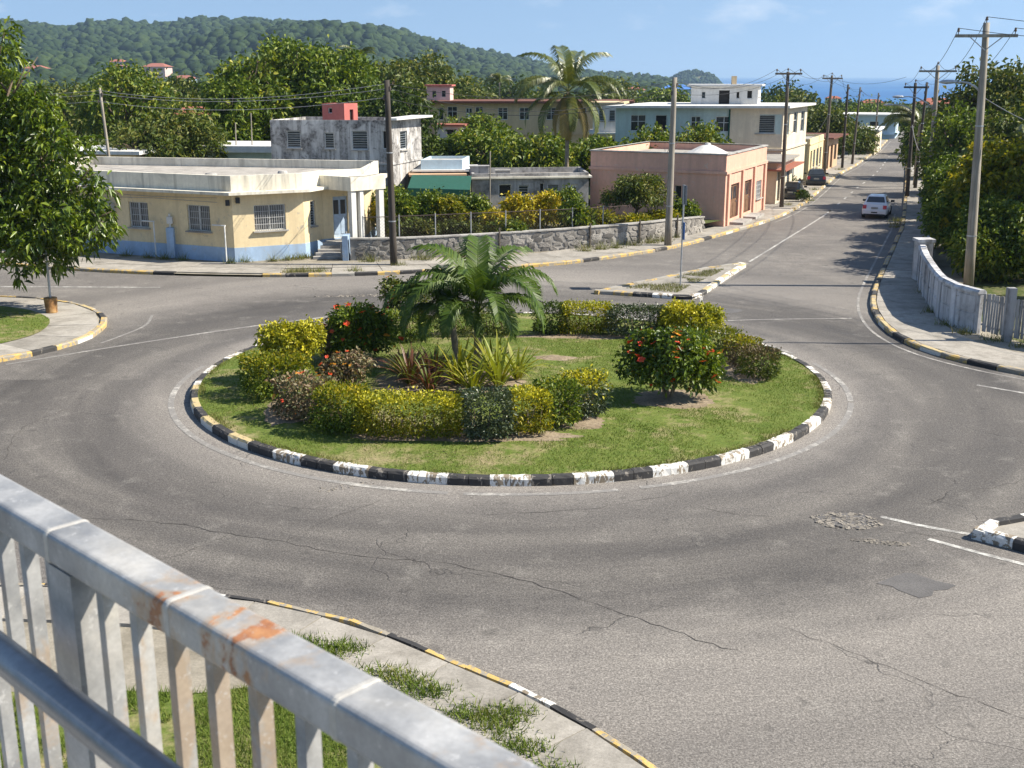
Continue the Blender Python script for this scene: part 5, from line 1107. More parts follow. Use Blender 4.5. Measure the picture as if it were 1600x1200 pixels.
wire((26.85, 75.2, 5.2), (30.5, 75.5, 3.6), .9, 'slack cable hanging from the lamp pole into the trees', .018, M_WIREG); wire((26.85, 75.2, 4.6), (29.3, 75.6, 2.6), .8, 'lower slack cable hanging from the lamp pole into the trees', .018, M_WIREG); wire((28.2, 83.2, 5.2), (27.0, 75.3, 4.4), 1.3, 'drooping cable between the dark pole and the lamp pole', .018, M_WIREG)
wire((18.75, 47.4, 7.7), (23.5, 46.8, 5.9), .3, 'pale service cable sloping from the tallest pole into the trees', .016, M_WIREG); wire((17.7, 76.3, 5.6), (22.0, 91.3, 4.6), .5, 'service drop from the brown pole to the teal block side'); wire((26.9, 100.6, 5.3), (24.6, 97, 3.5), .3, 'service drop from the brown pole to the yellow terrace')

# sign pole on the splitter island: a narrow sign turned edge-on
T = thing('sign_pole', 'thin pole with a road sign turned edge-on on the splitter island', 'sign', (6.92, 46.8, .1))
m = MB(); m.tube([(6.92, 46.8, .1), (6.93, 46.8, 4.25)], .035, 8); m.build('pole', M_STEEL, T)
m = MB(); m.obox((6.955, 46.8, 3.85), (.99, .14, 0), (-.14, .99, 0), (0, 0, 1), .012, .3, .38); m.build('sign_plate', plain('sign_grey_back', (.16, .18, .21), .5, .3), T)
m = MB(); m.obox((6.955, 46.8, 2.4), (.99, .14, 0), (-.14, .99, 0), (0, 0, 1), .012, .2, .35); m.build('name_plate', plain('sign_blue', (.05, .14, .36), .45), T)
# rusty sleeve and pale post on the corner
T = thing('corner_post', 'pale thin post standing in a rusty drum on the street corner', 'post', (-16.8, 41.3, .13))
t_ = NT('rusty_drum'); v_ = t_.coord(); n_ = t_.noise(v_, 4, 6, .65); t_.col(t_.ramp(n_, [(.3, (.10, .05, .025)), (.5, (.30, .15, .05)), (.7, (.46, .30, .13))])); t_.rough(.85); t_.bump(n_, .4, .02); M_DRUM = t_.m
m = MB(); m.lathe((-16.8, 41.3, .13), [(.21, 0), (.2, .05), (.235, .5), (.235, .52), (.235, .56), (.19, .57)], 16); m.build('drum', M_DRUM, T, smooth=True)
m = MB(); m.tube([(-16.8, 41.3, .6), (-16.78, 41.3, 2.6)], .045, 8); m.build('post', M_STEEL, T)

# ------------------------------------------------------------------ cars
M_TYRE = plain('tyre', (.02, .02, .021), .85); M_RIM = plain('rim', (.45, .45, .46), .35, .7); M_TAIL = plain('tail_light', (.50, .018, .022), .2, 0, .1, 3, .6); M_PLATE = plain('number_plate', (.30, .30, .28), .5); M_TRIMB = plain('black_trim', (.025, .025, .026), .5)
t_ = NT('car_glass'); t_.col((.03, .035, .04)); t_.rough(.06); t_.b.inputs['Specular IOR Level'].default_value = .8; M_CGLASS = t_.m
def carpaint(name, c):
    t = NT(name); t.col(c); t.rough(.3); t.b.inputs['Coat Weight'].default_value = .6; t.b.inputs['Coat Roughness'].default_value = .06; return t.m
def car(name, label, x, y, ang, paint, s=1.0, tall=1.0, plate=True):
    """x forward; the tail faces the camera"""
    T = thing(name, label, 'car', (x, y, 0.0)); T.rotation_euler = (0, 0, ang); T.scale = (s, s, s); ORG[T.name] = (0, 0, 0)
    st = [(-2.05, .36, .62, .60), (-2.0, .28, .80, .78), (-1.9, .24, .98, .83), (-1.45, .22, 1.02, .845), (-.6, .22, .97, .85), (.4, .22, .94, .85), (1.1, .22, .90, .84), (1.75, .24, .80, .80), (2.05, .30, .68, .68), (2.12, .38, .55, .55)]
    m = MB(); nS = 12
    for (px, zl, zh, hw) in st:
        zh = zl+(zh-zl)*tall if zh > .7 else zh
        prof = [(-.86, zl), (-.98, zl+.08), (-1, zl+(zh-zl)*.45), (-.97, zl+(zh-zl)*.75), (-.90, zh-.03), (-.78, zh), (.78, zh), (.90, zh-.03), (.97, zl+(zh-zl)*.75), (1, zl+(zh-zl)*.45), (.98, zl+.08), (.86, zl)]
        for (q, z) in prof: m.v.append((px, q*hw, z))
    for i in range(len(st)-1):
        for k in range(nS): a, b = i*nS+k, i*nS+(k+1) % nS; m.f.append((a, b, b+nS, a+nS))
    m.f += [tuple(range(nS-1, -1, -1)), tuple((len(st)-1)*nS+k for k in range(nS))]
    B = m.build('body', paint, T, smooth=True); mod = B.modifiers.new('edge', 'EDGE_SPLIT'); mod.split_angle = R(38)
    m = MB(); zt = 1.47*tall; lo = [(-1.62, .74, 1.0), (1.02, .74, .92)]; rf = [(-1.05, .56, zt-.02), (-.7, .58, zt), (.1, .58, zt), (.32, .56, zt-.03)]
    # cabin: base ring, roof ring
    base = [(-1.62, -.74, 1.0), (1.02, -.74, .93), (1.02, .74, .93), (-1.62, .74, 1.0)]; top = [(-1.08, -.57, zt-.03), (.22, -.57, zt-.03), (.22, .57, zt-.03), (-1.08, .57, zt-.03)]; cap = [(-.9, -.45, zt+.02), (.1, -.45, zt+.02), (.1, .45, zt+.02), (-.9, .45, zt+.02)]
    m.v = base+top+cap; m.f = [(k, (k+1) % 4, 4+(k+1) % 4, 4+k) for k in range(4)]+[(4+k, 4+(k+1) % 4, 8+(k+1) % 4, 8+k) for k in range(4)]+[(8, 9, 10, 11)]
    cab = m.build('cabin', paint, T)
    def inset(i, j, f0=.1, f1=.9, g0=.12, g1=.9, out=.012):
        a, b, c_, d = [Vector(p) for p in (base[i], base[j], top[j], top[i])]; P = lambda u, v: (a.lerp(b, u)).lerp(d.lerp(c_, u), v)
        n = (b-a).cross(d-a).normalized()*out; mm = MB(); mm.quad(P(f0, g0)+n, P(f1, g0)+n, P(f1, g1)+n, P(f0, g1)+n); return mm
    inset(3, 0, .07, .93, .16, .92).build('rear_window', M_CGLASS, cab); inset(1, 2).build('windscreen', M_CGLASS, cab)
    for (i, j) in ((0, 1), (2, 3)):
        inset(i, j, .06, .46).build('side_window', M_CGLASS, cab); inset(i, j, .5, .92).build('side_window', M_CGLASS, cab)
    for sg in (-1, 1):
        m = MB(); m.obox((-1.99, sg*.66, .80*tall), (1, 0, 0), (0, 1, 0), (.12, 0, 1), .05, .12, .12); m.build('tail_light', M_TAIL, T)
        m = MB(); m.obox((.75, sg*.95, .98), (1, .2*sg, 0), (0, 1, 0), (0, 0, 1), .07, .11, .07); m.build('mirror', M_TRIMB, T)
        m = MB(); m.obox((2.03, sg*.55, .62), (1, 0, 0), (0, 1, 0), (0, 0, 1), .06, .14, .07); m.build('headlight', M_FRAMEW, T)
        for wx in (-1.28, 1.32):
            m = MB(); m.lathe((wx, sg*.76, .30), [(.16, -.1), (.28, -.1), (.305, -.06), (.305, .06), (.28, .1), (.16, .1)], 20, 'y'); W_ = m.build('tyre', M_TYRE, T, smooth=False)
            m = MB(); m.lathe((wx, sg*.80, .30), [(.19, -.03), (.19, .055), (.05, .07)], 14, 'y'); m.build('rim', M_RIM, W_)
    m = MB(); m.obox((-2.08, 0, .44), (1, 0, 0), (0, 1, 0), (0, 0, 1), .06, .76, .11); m.build('rear_bumper', paint, T)
    m = MB(); m.obox((-2.06, 0, .30), (1, 0, 0), (0, 1, 0), (0, 0, 1), .08, .7, .05); m.build('valance', M_TRIMB, T)
    if plate:
        m = MB(); m.obox((-2.075, 0, .74*tall), (1, 0, 0), (0, 1, 0), (0, 0, 1), .02, .22, .06); m.build('number_plate', M_PLATE, T)
        m = MB(); m.obox((-2.15, 0, .45), (1, 0, 0), (0, 1, 0), (0, 0, 1), .01, .20, .04); m.build('bumper_plate', M_TRIMB, T)
    return T
rd = math.atan2(18.3, 7.4)
car('white_car', 'white hatchback with red tail lights driving away up the street', 22.85, 72.5, rd, carpaint('car_white', (.72, .73, .74)), .9)
car('dark_car', 'small black car parked on the pavement behind the brown crossarm pole', 19.95, 82.6, rd+.05, carpaint('car_black', (.018, .019, .02)), .85)
car('dark_green_car', 'black car parked further up the pavement by the yellow terrace', 24.3, 93.2, rd+.15, carpaint('car_dark', (.02, .022, .022)), .9)

# ------------------------------------------------------------------ footbridge deck and foreground railing
t_ = NT('galvanised_rail'); v_ = t_.coord(kind='World'); n1 = t_.noise(v_, 9, 6, .6); n2 = t_.noise(v_, 3.4, 5, .6, .5); n3 = t_.noise(v_, 26, 5, .7); n4 = t_.noise(v_, 120, 3, .7); vr = t_.coord((1, 1, .5), kind='World'); n5 = t_.noise(vr, 5.2, 7, .62, .5)
g_ = t_.ramp(n1, [(.32, (.25, .255, .26)), (.5, (.37, .37, .365)), (.68, (.52, .515, .50))]); g_ = t_.mix(t_.ramp(n2, [(.5, 0.0), (.68, .55)]), g_, (.60, .555, .47)); g_ = t_.mix(t_.ramp(n3, [(.62, 0.0), (.74, .5)]), g_, (.33, .30, .25))
ru = t_.ramp(t_.math('ADD', t_.math('MULTIPLY', n5, .72), t_.math('MULTIPLY', n3, .28)), [(.578, 0.0), (.60, .95)]); g_ = t_.mix(ru, g_, t_.ramp(n3, [(.3, (.13, .05, .02)), (.5, (.30, .11, .035)), (.7, (.46, .22, .08))])); g_ = t_.mix(t_.math('MULTIPLY', t_.ramp(t_.math('ADD', t_.math('MULTIPLY', n5, .8), t_.math('MULTIPLY', n3, .2)), [(.54, 0.0), (.585, .5)]), t_.math('SUBTRACT', 1.0, ru)), g_, (.46, .31, .17)); g_ = t_.mix(t_.ramp(t_.noise(v_, 48, 4, .75), [(.60, 0.0), (.66, .55)]), g_, (.62, .61, .59))
t_.col(t_.mix(1.0, g_, t_.ramp(n4, [(.3, .9), (.7, 1.08)]), 'MULTIPLY')); t_.rough(t_.ramp(n1, [(.3, .42), (.7, .62)])); mt_ = t_.math('MULTIPLY', t_.math('SUBTRACT', 1.0, ru), .35); t_.l(mt_, t_.b.inputs['Metallic']); t_.bump(t_.math('ADD', n3, t_.math('MULTIPLY', ru, .6)), .18, .004); M_RAIL = t_.m
t_ = NT('galvanised_bar'); v_ = t_.coord(kind='World'); n1 = t_.noise(v_, 9, 6, .6); n2 = t_.noise(v_, 3.4, 5, .6, .5); n3 = t_.noise(v_, 26, 5, .7); n4 = t_.noise(v_, 120, 3, .7); vr = t_.coord((1, 1, .5), kind='World'); n5 = t_.noise(vr, 5.2, 7, .62, .5)
g_ = t_.ramp(n1, [(.32, (.25, .255, .26)), (.5, (.37, .37, .365)), (.68, (.52, .515, .50))]); g_ = t_.mix(t_.ramp(n2, [(.5, 0.0), (.68, .55)]), g_, (.60, .555, .47)); g_ = t_.mix(t_.ramp(n3, [(.62, 0.0), (.74, .5)]), g_, (.33, .30, .25))
ru = t_.ramp(t_.math('ADD', t_.math('MULTIPLY', n5, .72), t_.math('MULTIPLY', n3, .28)), [(.66, 0.0), (.70, .9)]); g_ = t_.mix(ru, g_, t_.ramp(n3, [(.3, (.13, .05, .02)), (.5, (.30, .11, .035)), (.7, (.46, .22, .08))])); g_ = t_.mix(t_.math('MULTIPLY', t_.ramp(t_.math('ADD', t_.math('MULTIPLY', n5, .8), t_.math('MULTIPLY', n3, .2)), [(.54, 0.0), (.585, .5)]), t_.math('SUBTRACT', 1.0, ru)), g_, (.46, .31, .17)); g_ = t_.mix(t_.ramp(t_.noise(v_, 48, 4, .75), [(.60, 0.0), (.66, .55)]), g_, (.62, .61, .59))
t_.col(t_.mix(1.0, g_, t_.ramp(n4, [(.3, .9), (.7, 1.08)]), 'MULTIPLY')); t_.rough(t_.ramp(n1, [(.3, .42), (.7, .62)])); mt_ = t_.math('MULTIPLY', t_.math('SUBTRACT', 1.0, ru), .35); t_.l(mt_, t_.b.inputs['Metallic']); t_.bump(t_.math('ADD', n3, t_.math('MULTIPLY', ru, .6)), .18, .004); M_BAL = t_.m
t_ = NT('worn_tube'); v_ = t_.coord(kind='World'); n1 = t_.noise(v_, 6, 5, .6); n3 = t_.noise(v_, 60, 4, .7)
t_.col(t_.mix(1.0, t_.ramp(n1, [(.3, (.21, .22, .235)), (.7, (.31, .315, .32))]), t_.ramp(n3, [(.3, .85), (.7, 1.1)]), 'MULTIPLY')); t_.rough(.38); t_.b.inputs['Metallic'].default_value = .55; M_TUBE = t_.m
RZ = CAM_H-.62
ra, rb_ = Vector((-.763, 1.613)), Vector((-.06, .94)); rd_ = (rb_-ra).normalized(); rn = Vector((-rd_.y, rd_.x))
if rn.y < 0: rn = -rn
S0, S1 = -2.2, 2.6                         # metres along the rail either side of ra
def rp(s, w, z): p = ra+rd_*s+rn*w; return Vector((p.x, p.y, z))
rail = thing('bridge_railing', 'galvanised footbridge railing with rust patches in the foreground', 'railing', (ra.x, ra.y, 6.78))
prof = []; W_, H_, rc = .065, .050, .009
for cx, cz, a0 in ((W_-rc, -rc, 0), (rc, -rc, 90), (rc, -H_+rc, 180), (W_-rc, -H_+rc, 270)):
    for k in range(5): a = R(a0+90*k/4); prof.append((cx+rc*math.cos(a), cz+rc*math.sin(a)))
joints = [-2.2, -.95, .145, .47, .80, 1.5, 2.6]
for j0, j1 in zip(joints[:-1], joints[1:]):
    m = MB()
    for s in (j0+.0004, j1-.0004):
        for (w, z) in prof: m.v.append(tuple(rp(s, w, RZ+z)))
    k = len(prof); m.f = [(q, (q+1) % k, k+(q+1) % k, k+q) for q in range(k)]+[tuple(range(k-1, -1, -1)), tuple(range(k, 2*k))]
    m.build('top_rail', M_RAIL, rail)
M_WELD = plain('weld_bead', (.48, .46, .42), .5, .2, .15, 60)
for j in joints[1:-1]:
    m = MB(); pr = []
    for s, g in ((-.006, .0002), (-.003, .0015), (.003, .0015), (.006, .0002)):
        for (w, z) in prof:
            cx, cz = W_/2, -H_/2; dx, dz = w-cx, z-cz; l = math.hypot(dx, dz); m.v.append(tuple(rp(j+s, w+dx/l*g, RZ+z+dz/l*g)))
    k = len(prof)
    for i in range(3): m.f += [(i*k+q, i*k+(q+1) % k, (i+1)*k+(q+1) % k, (i+1)*k+q) for q in range(k)]
    m.build('weld_seam', M_WELD, rail)
PS = .175
bal = [PS+.078+.092*k for k in range(0, 26)]+[PS-.078-.088*k for k in range(0, 24)]
d3 = (rd_.x, rd_.y, 0); n3_ = (rn.x, rn.y, 0)
for s in bal:
    if not (S0 < s < S1): continue
    m = MB(); c_ = rp(s, .030, (RZ-H_+6.86)/2); m.obox(c_, d3, n3_, (0, 0, 1), .0092, .0105, (RZ-H_-6.86)/2); m.build('baluster', M_BAL, rail)
for s in (PS-1.55, PS, PS+1.55):
    m = MB(); m.obox(rp(s, .031, (RZ-H_+6.80)/2), d3, n3_, (0, 0, 1), .034, .030, (RZ-H_-6.80)/2); m.build('post', M_RAIL, rail)
m = MB(); m.obox(rp(.2, .04, 6.84), d3, n3_, (0, 0, 1), (S1-S0)/2, .03, .02); m.build('bottom_rail', M_RAIL, rail)
m = MB(); m.tube([rp(S0, -.075, RZ-.165), rp(.2, -.075, RZ-.165), rp(S1, -.075, RZ-.165)], .0235, 24); m.build('hand_tube', M_TUBE, rail, smooth=True)
for s in (PS-1.55, PS+1.55):
    m = MB(); m.tube([rp(s, .02, RZ-.2), rp(s, -.075, RZ-.19)], .012, 8); m.build('tube_bracket', M_TUBE, rail)
dk = [rp(S0, .12, 0), rp(S0, -2.4, 0), rp(S1, -2.4, 0), rp(S1, .12, 0)]; m = MB(); m.prism([(p.x, p.y) for p in dk], 6.45, 6.80, True, True); deck = m.build('footbridge_deck', M_CONC); structure(deck)
for s in (-1.6, 2.0):
    p = rp(s, -1.6, 0); m = MB(); m.lathe((p.x, p.y, .1), [(.35, 0), (.35, 6.35)], 16); m.build('pier', M_CONC, deck)
print('p4 ok')
# ------------------------------------------------------------------ foliage generators
def unit(v): return v/np.maximum(1e-9, np.linalg.norm(v, axis=-1, keepdims=True))
def leaves(name, P, A, Ls, Wr, mat, parent, rng, fold=.22, droop=.18):
    """folded pointed leaves: base P, axis A, length Ls, width ratio Wr"""
    n = len(P); A = unit(A); rnd = unit(rng.normal(size=(n, 3))); B = unit(np.cross(A, rnd)); Nn = np.cross(A, B); Nn[Nn[:, 2] < 0] *= -1
    Ls = np.broadcast_to(Ls, n)[:, None]; W = Ls*Wr
    V = np.zeros((n, 4, 3)); mid = P+A*Ls*.48
    V[:, 0] = P; V[:, 1] = mid+B*W*.5+Nn*W*fold; V[:, 2] = P+A*Ls-np.array([0, 0, 1])*Ls*droop; V[:, 3] = mid-B*W*.5+Nn*W*fold
    i = (np.arange(n)*4)[:, None]; T = np.concatenate([i+np.array([[0, 1, 2]]), i+np.array([[0, 2, 3]])], 1).reshape(-1, 3)
    return npmesh(name, V.reshape(-1, 3), T, mat, parent)
def crown_pts(lobes, nclump, rng, shell=.5, up=.25):
    lb = np.array(lobes, float); w = lb[:, 3]*lb[:, 4]*lb[:, 5]; w = w**.8; k = rng.choice(len(lb), nclump, p=w/w.sum())
    d = unit(rng.normal(size=(nclump, 3))+np.array([0, 0, up])); rr = shell+(1-shell)*rng.random(nclump)**.55; rr *= 1+.16*(rng.random(nclump)-.5)
    c = lb[k, :3]+d*lb[k, 3:6]*rr[:, None]
    return c, d, rr
def crown(name, lobes, nclump, per, L_, W_, mat, parent, seed, spread=.16, droop=.25, shell=.5, up=.25):
    rng = np.random.default_rng(seed); c, d, rr = crown_pts(lobes, nclump, rng, shell, up)
    P = np.repeat(c, per, 0)+rng.normal(0, spread, (nclump*per, 3)); A = np.repeat(d, per, 0)*.55+rng.normal(0, .75, (nclump*per, 3))+np.array([0, 0, -.1])
    return leaves(name, P, A, L_*rng.uniform(.65, 1.2, nclump*per), W_, mat, parent, rng, .22, droop)
def trunk(name, base, fork, targets, r0, mat, parent, seed, sides=8):
    r = random.Random(seed); m = MB(); base, fork = Vector(base), Vector(fork)
    mid = base.lerp(fork, .5)+Vector((r.uniform(-.12, .12), r.uniform(-.12, .12), 0)); m.tube([base-Vector((0, 0, .15)), base+Vector((0, 0, .12)), mid, fork], [r0*1.5, r0*1.1, r0*.9, r0*.75], sides)
    for t in targets:
        t = Vector(t); k = fork.lerp(t, .45)+Vector((r.uniform(-.2, .2), r.uniform(-.2, .2), r.uniform(.0, .3)))*min(.6, (t-fork).length*.3); m.tube([fork-Vector((0, 0, .1)), k, t], [r0*.6, r0*.4, r0*.12], 6)
        for q in range(3):
            e = t+Vector((r.uniform(-1, 1), r.uniform(-1, 1), r.uniform(-.2, .8)))*min((t-fork).length*.45, .9); m.tube([k.lerp(t, .4+.2*q), e], [r0*.22, r0*.05], 5)
    return m.build(name, mat, parent, smooth=True)
def auto_lobes(x, y, zb, zt, r, n, seed):
    """a core and many separate boughs round it, so that light and dark clumps part"""
    g = random.Random(seed); H = zt-zb; zc = zb+H*.52; L_ = [(x, y, zc, r*.55, r*.55, H*.34)]; m = 17
    for k in range(m):
        f = (k+.5)/m; cz = 1-1.75*f; q = math.sqrt(max(0, 1-cz*cz)); a = k*2.39996+g.uniform(-.35, .35); s = r*g.uniform(.24, .40); e = g.uniform(.62, .82)
        L_.append((x+math.cos(a)*q*r*e, y+math.sin(a)*q*r*e, zc+cz*H*.5*e, s, s, min(H*.24, s*g.uniform(.75, 1.0))))
    return L_
def tree(label, x, y, zb, zt, r, mat, seed, ncl=420, per=14, L_=.34, W_=.4, spread=.2, ground=None, name='tree', lobes=None, trunk_r=None, group=None, n=7, shell=.62, bark=None):
    g0 = ground if ground is not None else float(tz(x, y)); T = thing(name, label, 'tree', (x, y, g0), group)
    lb = lobes or auto_lobes(x, y, zb, zt, r, n, seed)
    crown('crown', lb, ncl, per, L_, W_, mat, T, seed, spread, shell=shell)
    trunk('trunk', (x, y, g0), (x, y, g0+(max(zb, g0+.6)-g0)*.9+.25*(zt-zb)), [l[:3] for l in lb[:9]], trunk_r or max(.08, r*.07), bark or M_BARK, T, seed)
    return T

# --- the large tree on the left corner
T = thing('corner_tree', 'large glossy-leaved tree overhanging the left street corner', 'tree', (-20.6, 42.6, .14))
lb = [(-17.5, 41.9, 8.5, .95, .9, .8), (-17.9, 42.0, 9.5, .9, .9, .75), (-16.9, 41.9, 7.3, .95, .9, .8), (-18.6, 42.0, 4.9, 2.6, 2.4, 2.6), (-16.3, 41.8, 5.6, 1.5, 1.5, 1.5), (-16.0, 41.5, 3.5, 1.7, 1.6, 1.5), (-17.6, 41.2, 3.1, 1.9, 1.8, 1.7), (-19.6, 42.4, 7.8, 1.7, 1.7, 1.6), (-18.3, 42.2, 7.0, 1.2, 1.2, 1.0), (-18.9, 42.2, 9.0, .9, .9, .85), (-20.6, 42.6, 5.4, 2.8, 2.8, 3.6), (-14.9, 41.4, 3.3, .75, .75, .6), (-15.2, 41.6, 4.7, .8, .8, .7), (-19.2, 41.2, 2.7, 1.5, 1.5, 1.2), (-21.5, 43, 8.4, 1.8, 1.8, 1.8), (-16.9, 41.4, 2.2, 1.2, 1.1, .7)]
crown('crown', lb, 1500, 16, .34, .34, L_MANGO, T, 101, .13, .30, .4, .25)
trunk('trunk', (-20.6, 42.6, .14), (-20.3, 42.5, 3.0), [l[:3] for l in lb], .26, M_BARK, T, 5)

# --- trees behind the houses
spec = [ # label, x, y, zb, zt, r, mat, clumps, per, leaf
 ('broad bright green tree behind the stained block, left one of the tall trio', -19.8, 92, 1.8, 10.6, 4.0, L_GARDEN, 560, 13, .50),
 ('tallest dense green tree behind the stained block', -17.2, 95.5, 2.0, 11.6, 4.1, L_BRIGHT, 600, 13, .50),
 ('dense green tree right of the tallest one behind the stained block', -13.6, 93, 2.0, 10.7, 3.7, L_BRIGHT, 540, 13, .50),
 ('lower green tree at the left foot of the tall trio', -20.9, 88, 1.6, 8.2, 2.5, L_BRIGHT, 360, 13, .45),
 ('rounded green tree behind the slim far palm', -12.6, 120, 2.0, 9.8, 4.4, L_OLIVE, 380, 13, .6),
 ('wide domed tree left of the white stair tower', -9.6, 129, 2.0, 9.9, 5.2, L_OLIVE, 420, 13, .6),
 ('dark leafy tree filling the gap behind the dark pole', -8.0, 84.5, .8, 7.6, 3.2, L_DARK, 420, 13, .42),
 ('broad round brownish-green tree behind the crooked pole', -22.0, 74.5, 2.0, 6.1, 3.6, L_OLIVE, 620, 14, .36),
 ('tall leafy tree behind the crooked pole and wires', -34.3, 105, 1.6, 9.1, 4.3, L_GARDEN, 460, 13, .5),
 ('dark tree behind the leafy corner tree', -47.5, 125, 1.0, 7.6, 5.0, L_OLIVE, 400, 13, .6),
 ('olive tree in front of the red hipped roof', -37.6, 131, 1.6, 7.6, 4.0, L_OLIVE, 320, 13, .6),
 ('small dark tree beside the pale blue hill-foot house', -44.0, 160, .4, 7.8, 4.2, L_DARK, 260, 13, .7),
 ('dark tree at the far left edge below the hillside', -54.4, 130, 1.0, 7.4, 4.8, L_BRIGHT, 320, 13, .6),
 ('garden tree before the terrace garage', -1.4, 84, .6, 4.7, 2.9, L_GARDEN, 420, 13, .40),
 ('spreading garden tree behind the grey lock-up', 1.5, 79.5, .6, 4.4, 3.3, L_GARDEN, 480, 13, .40),
 ('bushy tree beside the coconut trunk', 5.2, 82, .4, 4.0, 3.0, L_GARDEN, 420, 13, .40),
 ('low bushy tree right of the stained block', -4.2, 87, .4, 3.9, 2.9, L_BRIGHT, 360, 13, .40),
 ('small tree hiding the ochre apartments ground floor', -2.8, 103, 1.0, 5.2, 2.6, L_BRIGHT, 300, 13, .42),
 ('leafy tree against the left of the teal wall', 9.7, 80.6, .8, 5.0, 2.2, L_GARDEN, 360, 13, .36),
 ('leafy tree against the middle of the teal wall', 13.1, 81, .8, 5.4, 2.2, L_GARDEN, 360, 13, .36),
 ('street tree beyond the rusty tin-roofed shop', 32.2, 121, .3, 5.4, 2.5, L_OLIVE, 320, 13, .42),
 ('low street tree before the pale blue house', 38.4, 129.6, -.1, 3.0, 2.0, L_OLIVE, 220, 13, .4),
 ('dark street tree between thin poles', 34.6, 123, .2, 4.2, 2.0, L_DARK, 240, 13, .4),
 ('tall dark tree at the right edge behind the tallest pole', 31.2, 76, 2.6, 9.3, 3.4, L_OLIVE, 520, 13, .42),
 ('dark feathery tree behind the lamp pole', 27.9, 71.5, .4, 7.0, 2.6, L_BRIGHT, 420, 13, .36),
 ('dark tree overhanging the far right pavement', 35.2, 98.5, .0, 5.2, 2.3, L_BRIGHT, 360, 13, .4),
 ('dark tree between the two right crossarm poles', 31.8, 85, .0, 5.2, 2.2, L_GARDEN, 360, 13, .4),
 ('olive tree at the right edge above the bright hedge tree', 27.2, 62.5, 1.2, 6.9, 2.9, L_OLIVE, 460, 13, .36),
 ('far dark tree where the street bends away', 42.2, 121, .2, 4.4, 2.4, L_DARK, 260, 13, .42),
 ('tree beside the far end of the right kerb', 46.5, 131, .0, 3.6, 2.6, L_DARK, 260, 13, .45),
 ('treetop behind the white stair tower', -7.7, 180, 1.0, 6.9, 5.4, L_OLIVE, 240, 12, .8),
 ('treetop behind the middle of the ochre apartments', -1.0, 220, .0, 7.0, 5.8, L_DARK, 220, 12, .9),
 ('treetop behind the coconut palm crown', 19.8, 230, -.5, 7.4, 6.4, L_OLIVE, 240, 12, .9),
 ('treetop left of the rooftop apartment', 27.4, 210, .0, 6.0, 5.2, L_BRIGHT, 220, 12, .85),
 ('treetop right of the rooftop apartment', 51.5, 230, -1.5, 5.8, 7.0, L_DARK, 240, 12, .9),
 ('treetop above the yellow terrace', 43.6, 180, -.6, 5.9, 4.6, L_OLIVE, 240, 12, .75),
 ('treetop above the far bend before the sea', 73.2, 262, -3.0, 2.2, 8.6, L_DARK, 260, 12, 1.0),
 ('shoreline treetop left of the lamp pole', 90.5, 282, -3.6, 1.6, 6.8, L_OLIVE, 220, 12, 1.0),
 ('low treetop beside the pale blue house', 66.6, 222, -2.4, 3.0, 5.6, L_BRIGHT, 220, 12, .85),
 ('treetop right of the pale blue house', 71.6, 212, -1.6, 2.6, 5.4, L_DARK, 220, 12, .85),
 ('treetop behind the balcony house', 5.0, 150, .4, 5.9, 4.4, L_OLIVE, 240, 12, .65),
 ('treetop behind the slim far palm on the left', -20.6, 160, .4, 6.6, 5.0, L_DARK, 240, 12, .7),
 ('treetop at the far left below the white hillside house', -66.3, 160, .0, 6.5, 4.4, L_OLIVE, 220, 12, .7),
 ('pale treetop below the pink villa', -58, 190, -.5, 6.6, 5.4, L_OLIVE, 220, 12, .8),
 ('dark treetop below the highest hillside cottage', -75, 210, -1.0, 6.8, 6.0, L_DARK, 220, 12, .85),
 ('treetop at the foot of the pink villa', -49, 215, -1.0, 7.2, 5.8, L_DARK, 220, 12, .85),
 ('treetop right of the tall trio on the skyline', -29, 200, -.8, 6.8, 5.4, L_OLIVE, 220, 12, .85),
]
for k, (lab, x, y, zb, zt, r, mt, nc, per, lf) in enumerate(spec): tree(lab, x, y, zb, zt, r, mt, 200+k, nc, per, lf, .45, lf*.62)
# right-hand trees near the wall
tree('bright large-leaved tree behind the tallest pole', 22.6, 53, .3, 5.6, 2.9, L_YGREEN, 301, 760, 14, .34, .5, .2)
tree('dark spreading tree leaning over the right pavement', 22.6, 57.5, .2, 4.2, 2.1, L_BRIGHT, 302, 620, 14, .28, .45, .16, lobes=[(22.7, 57.5, 2.2, 1.6, 1.5, 1.4), (21.1, 56.4, 1.7, .8, .9, .7), (23.5, 56.6, 2.6, 1.3, 1.2, 1.2), (22.4, 58.6, 3.0, 1.2, 1.2, 1.0), (21.7, 57.4, 1.2, 1.0, 1.0, .7)])
tree('glossy rounded tree just behind the curved white wall', 21.2, 49.6, .0, 3.3, 2.2, L_GARDEN, 303, 900, 14, .26, .45, .15, lobes=[(21.4, 49.8, 1.7, 1.7, 1.6, 1.5), (20.0, 49.2, 1.2, 1.1, 1.0, 1.0), (22.3, 49.0, 1.6, 1.5, 1.3, 1.4), (20.9, 50.4, 2.3, 1.2, 1.2, 1.0), (20.8, 48.6, .9, .9, .8, .8)])
tree('dark bush tree behind the far end of the curved wall', 20.6, 52.6, .2, 3.3, 1.8, L_GARDEN, 304, 560, 14, .26, .45, .15)
tree('low dark tree between the low roadside wall and the lamp pole', 25.6, 66.5, .1, 4.0, 1.9, L_GARDEN, 305, 420, 14, .28, .45, .16)
tree('leafy shrub tree behind the low roadside wall', 23.6, 61, .1, 4.6, 2.0, L_BRIGHT, 306, 460, 14, .28, .45, .16)
tree('glossy tree at the right edge behind the picket panel', 22.4, 43.2, .1, 4.2, 2.4, L_GARDEN, 307, 620, 14, .28, .45, .16)
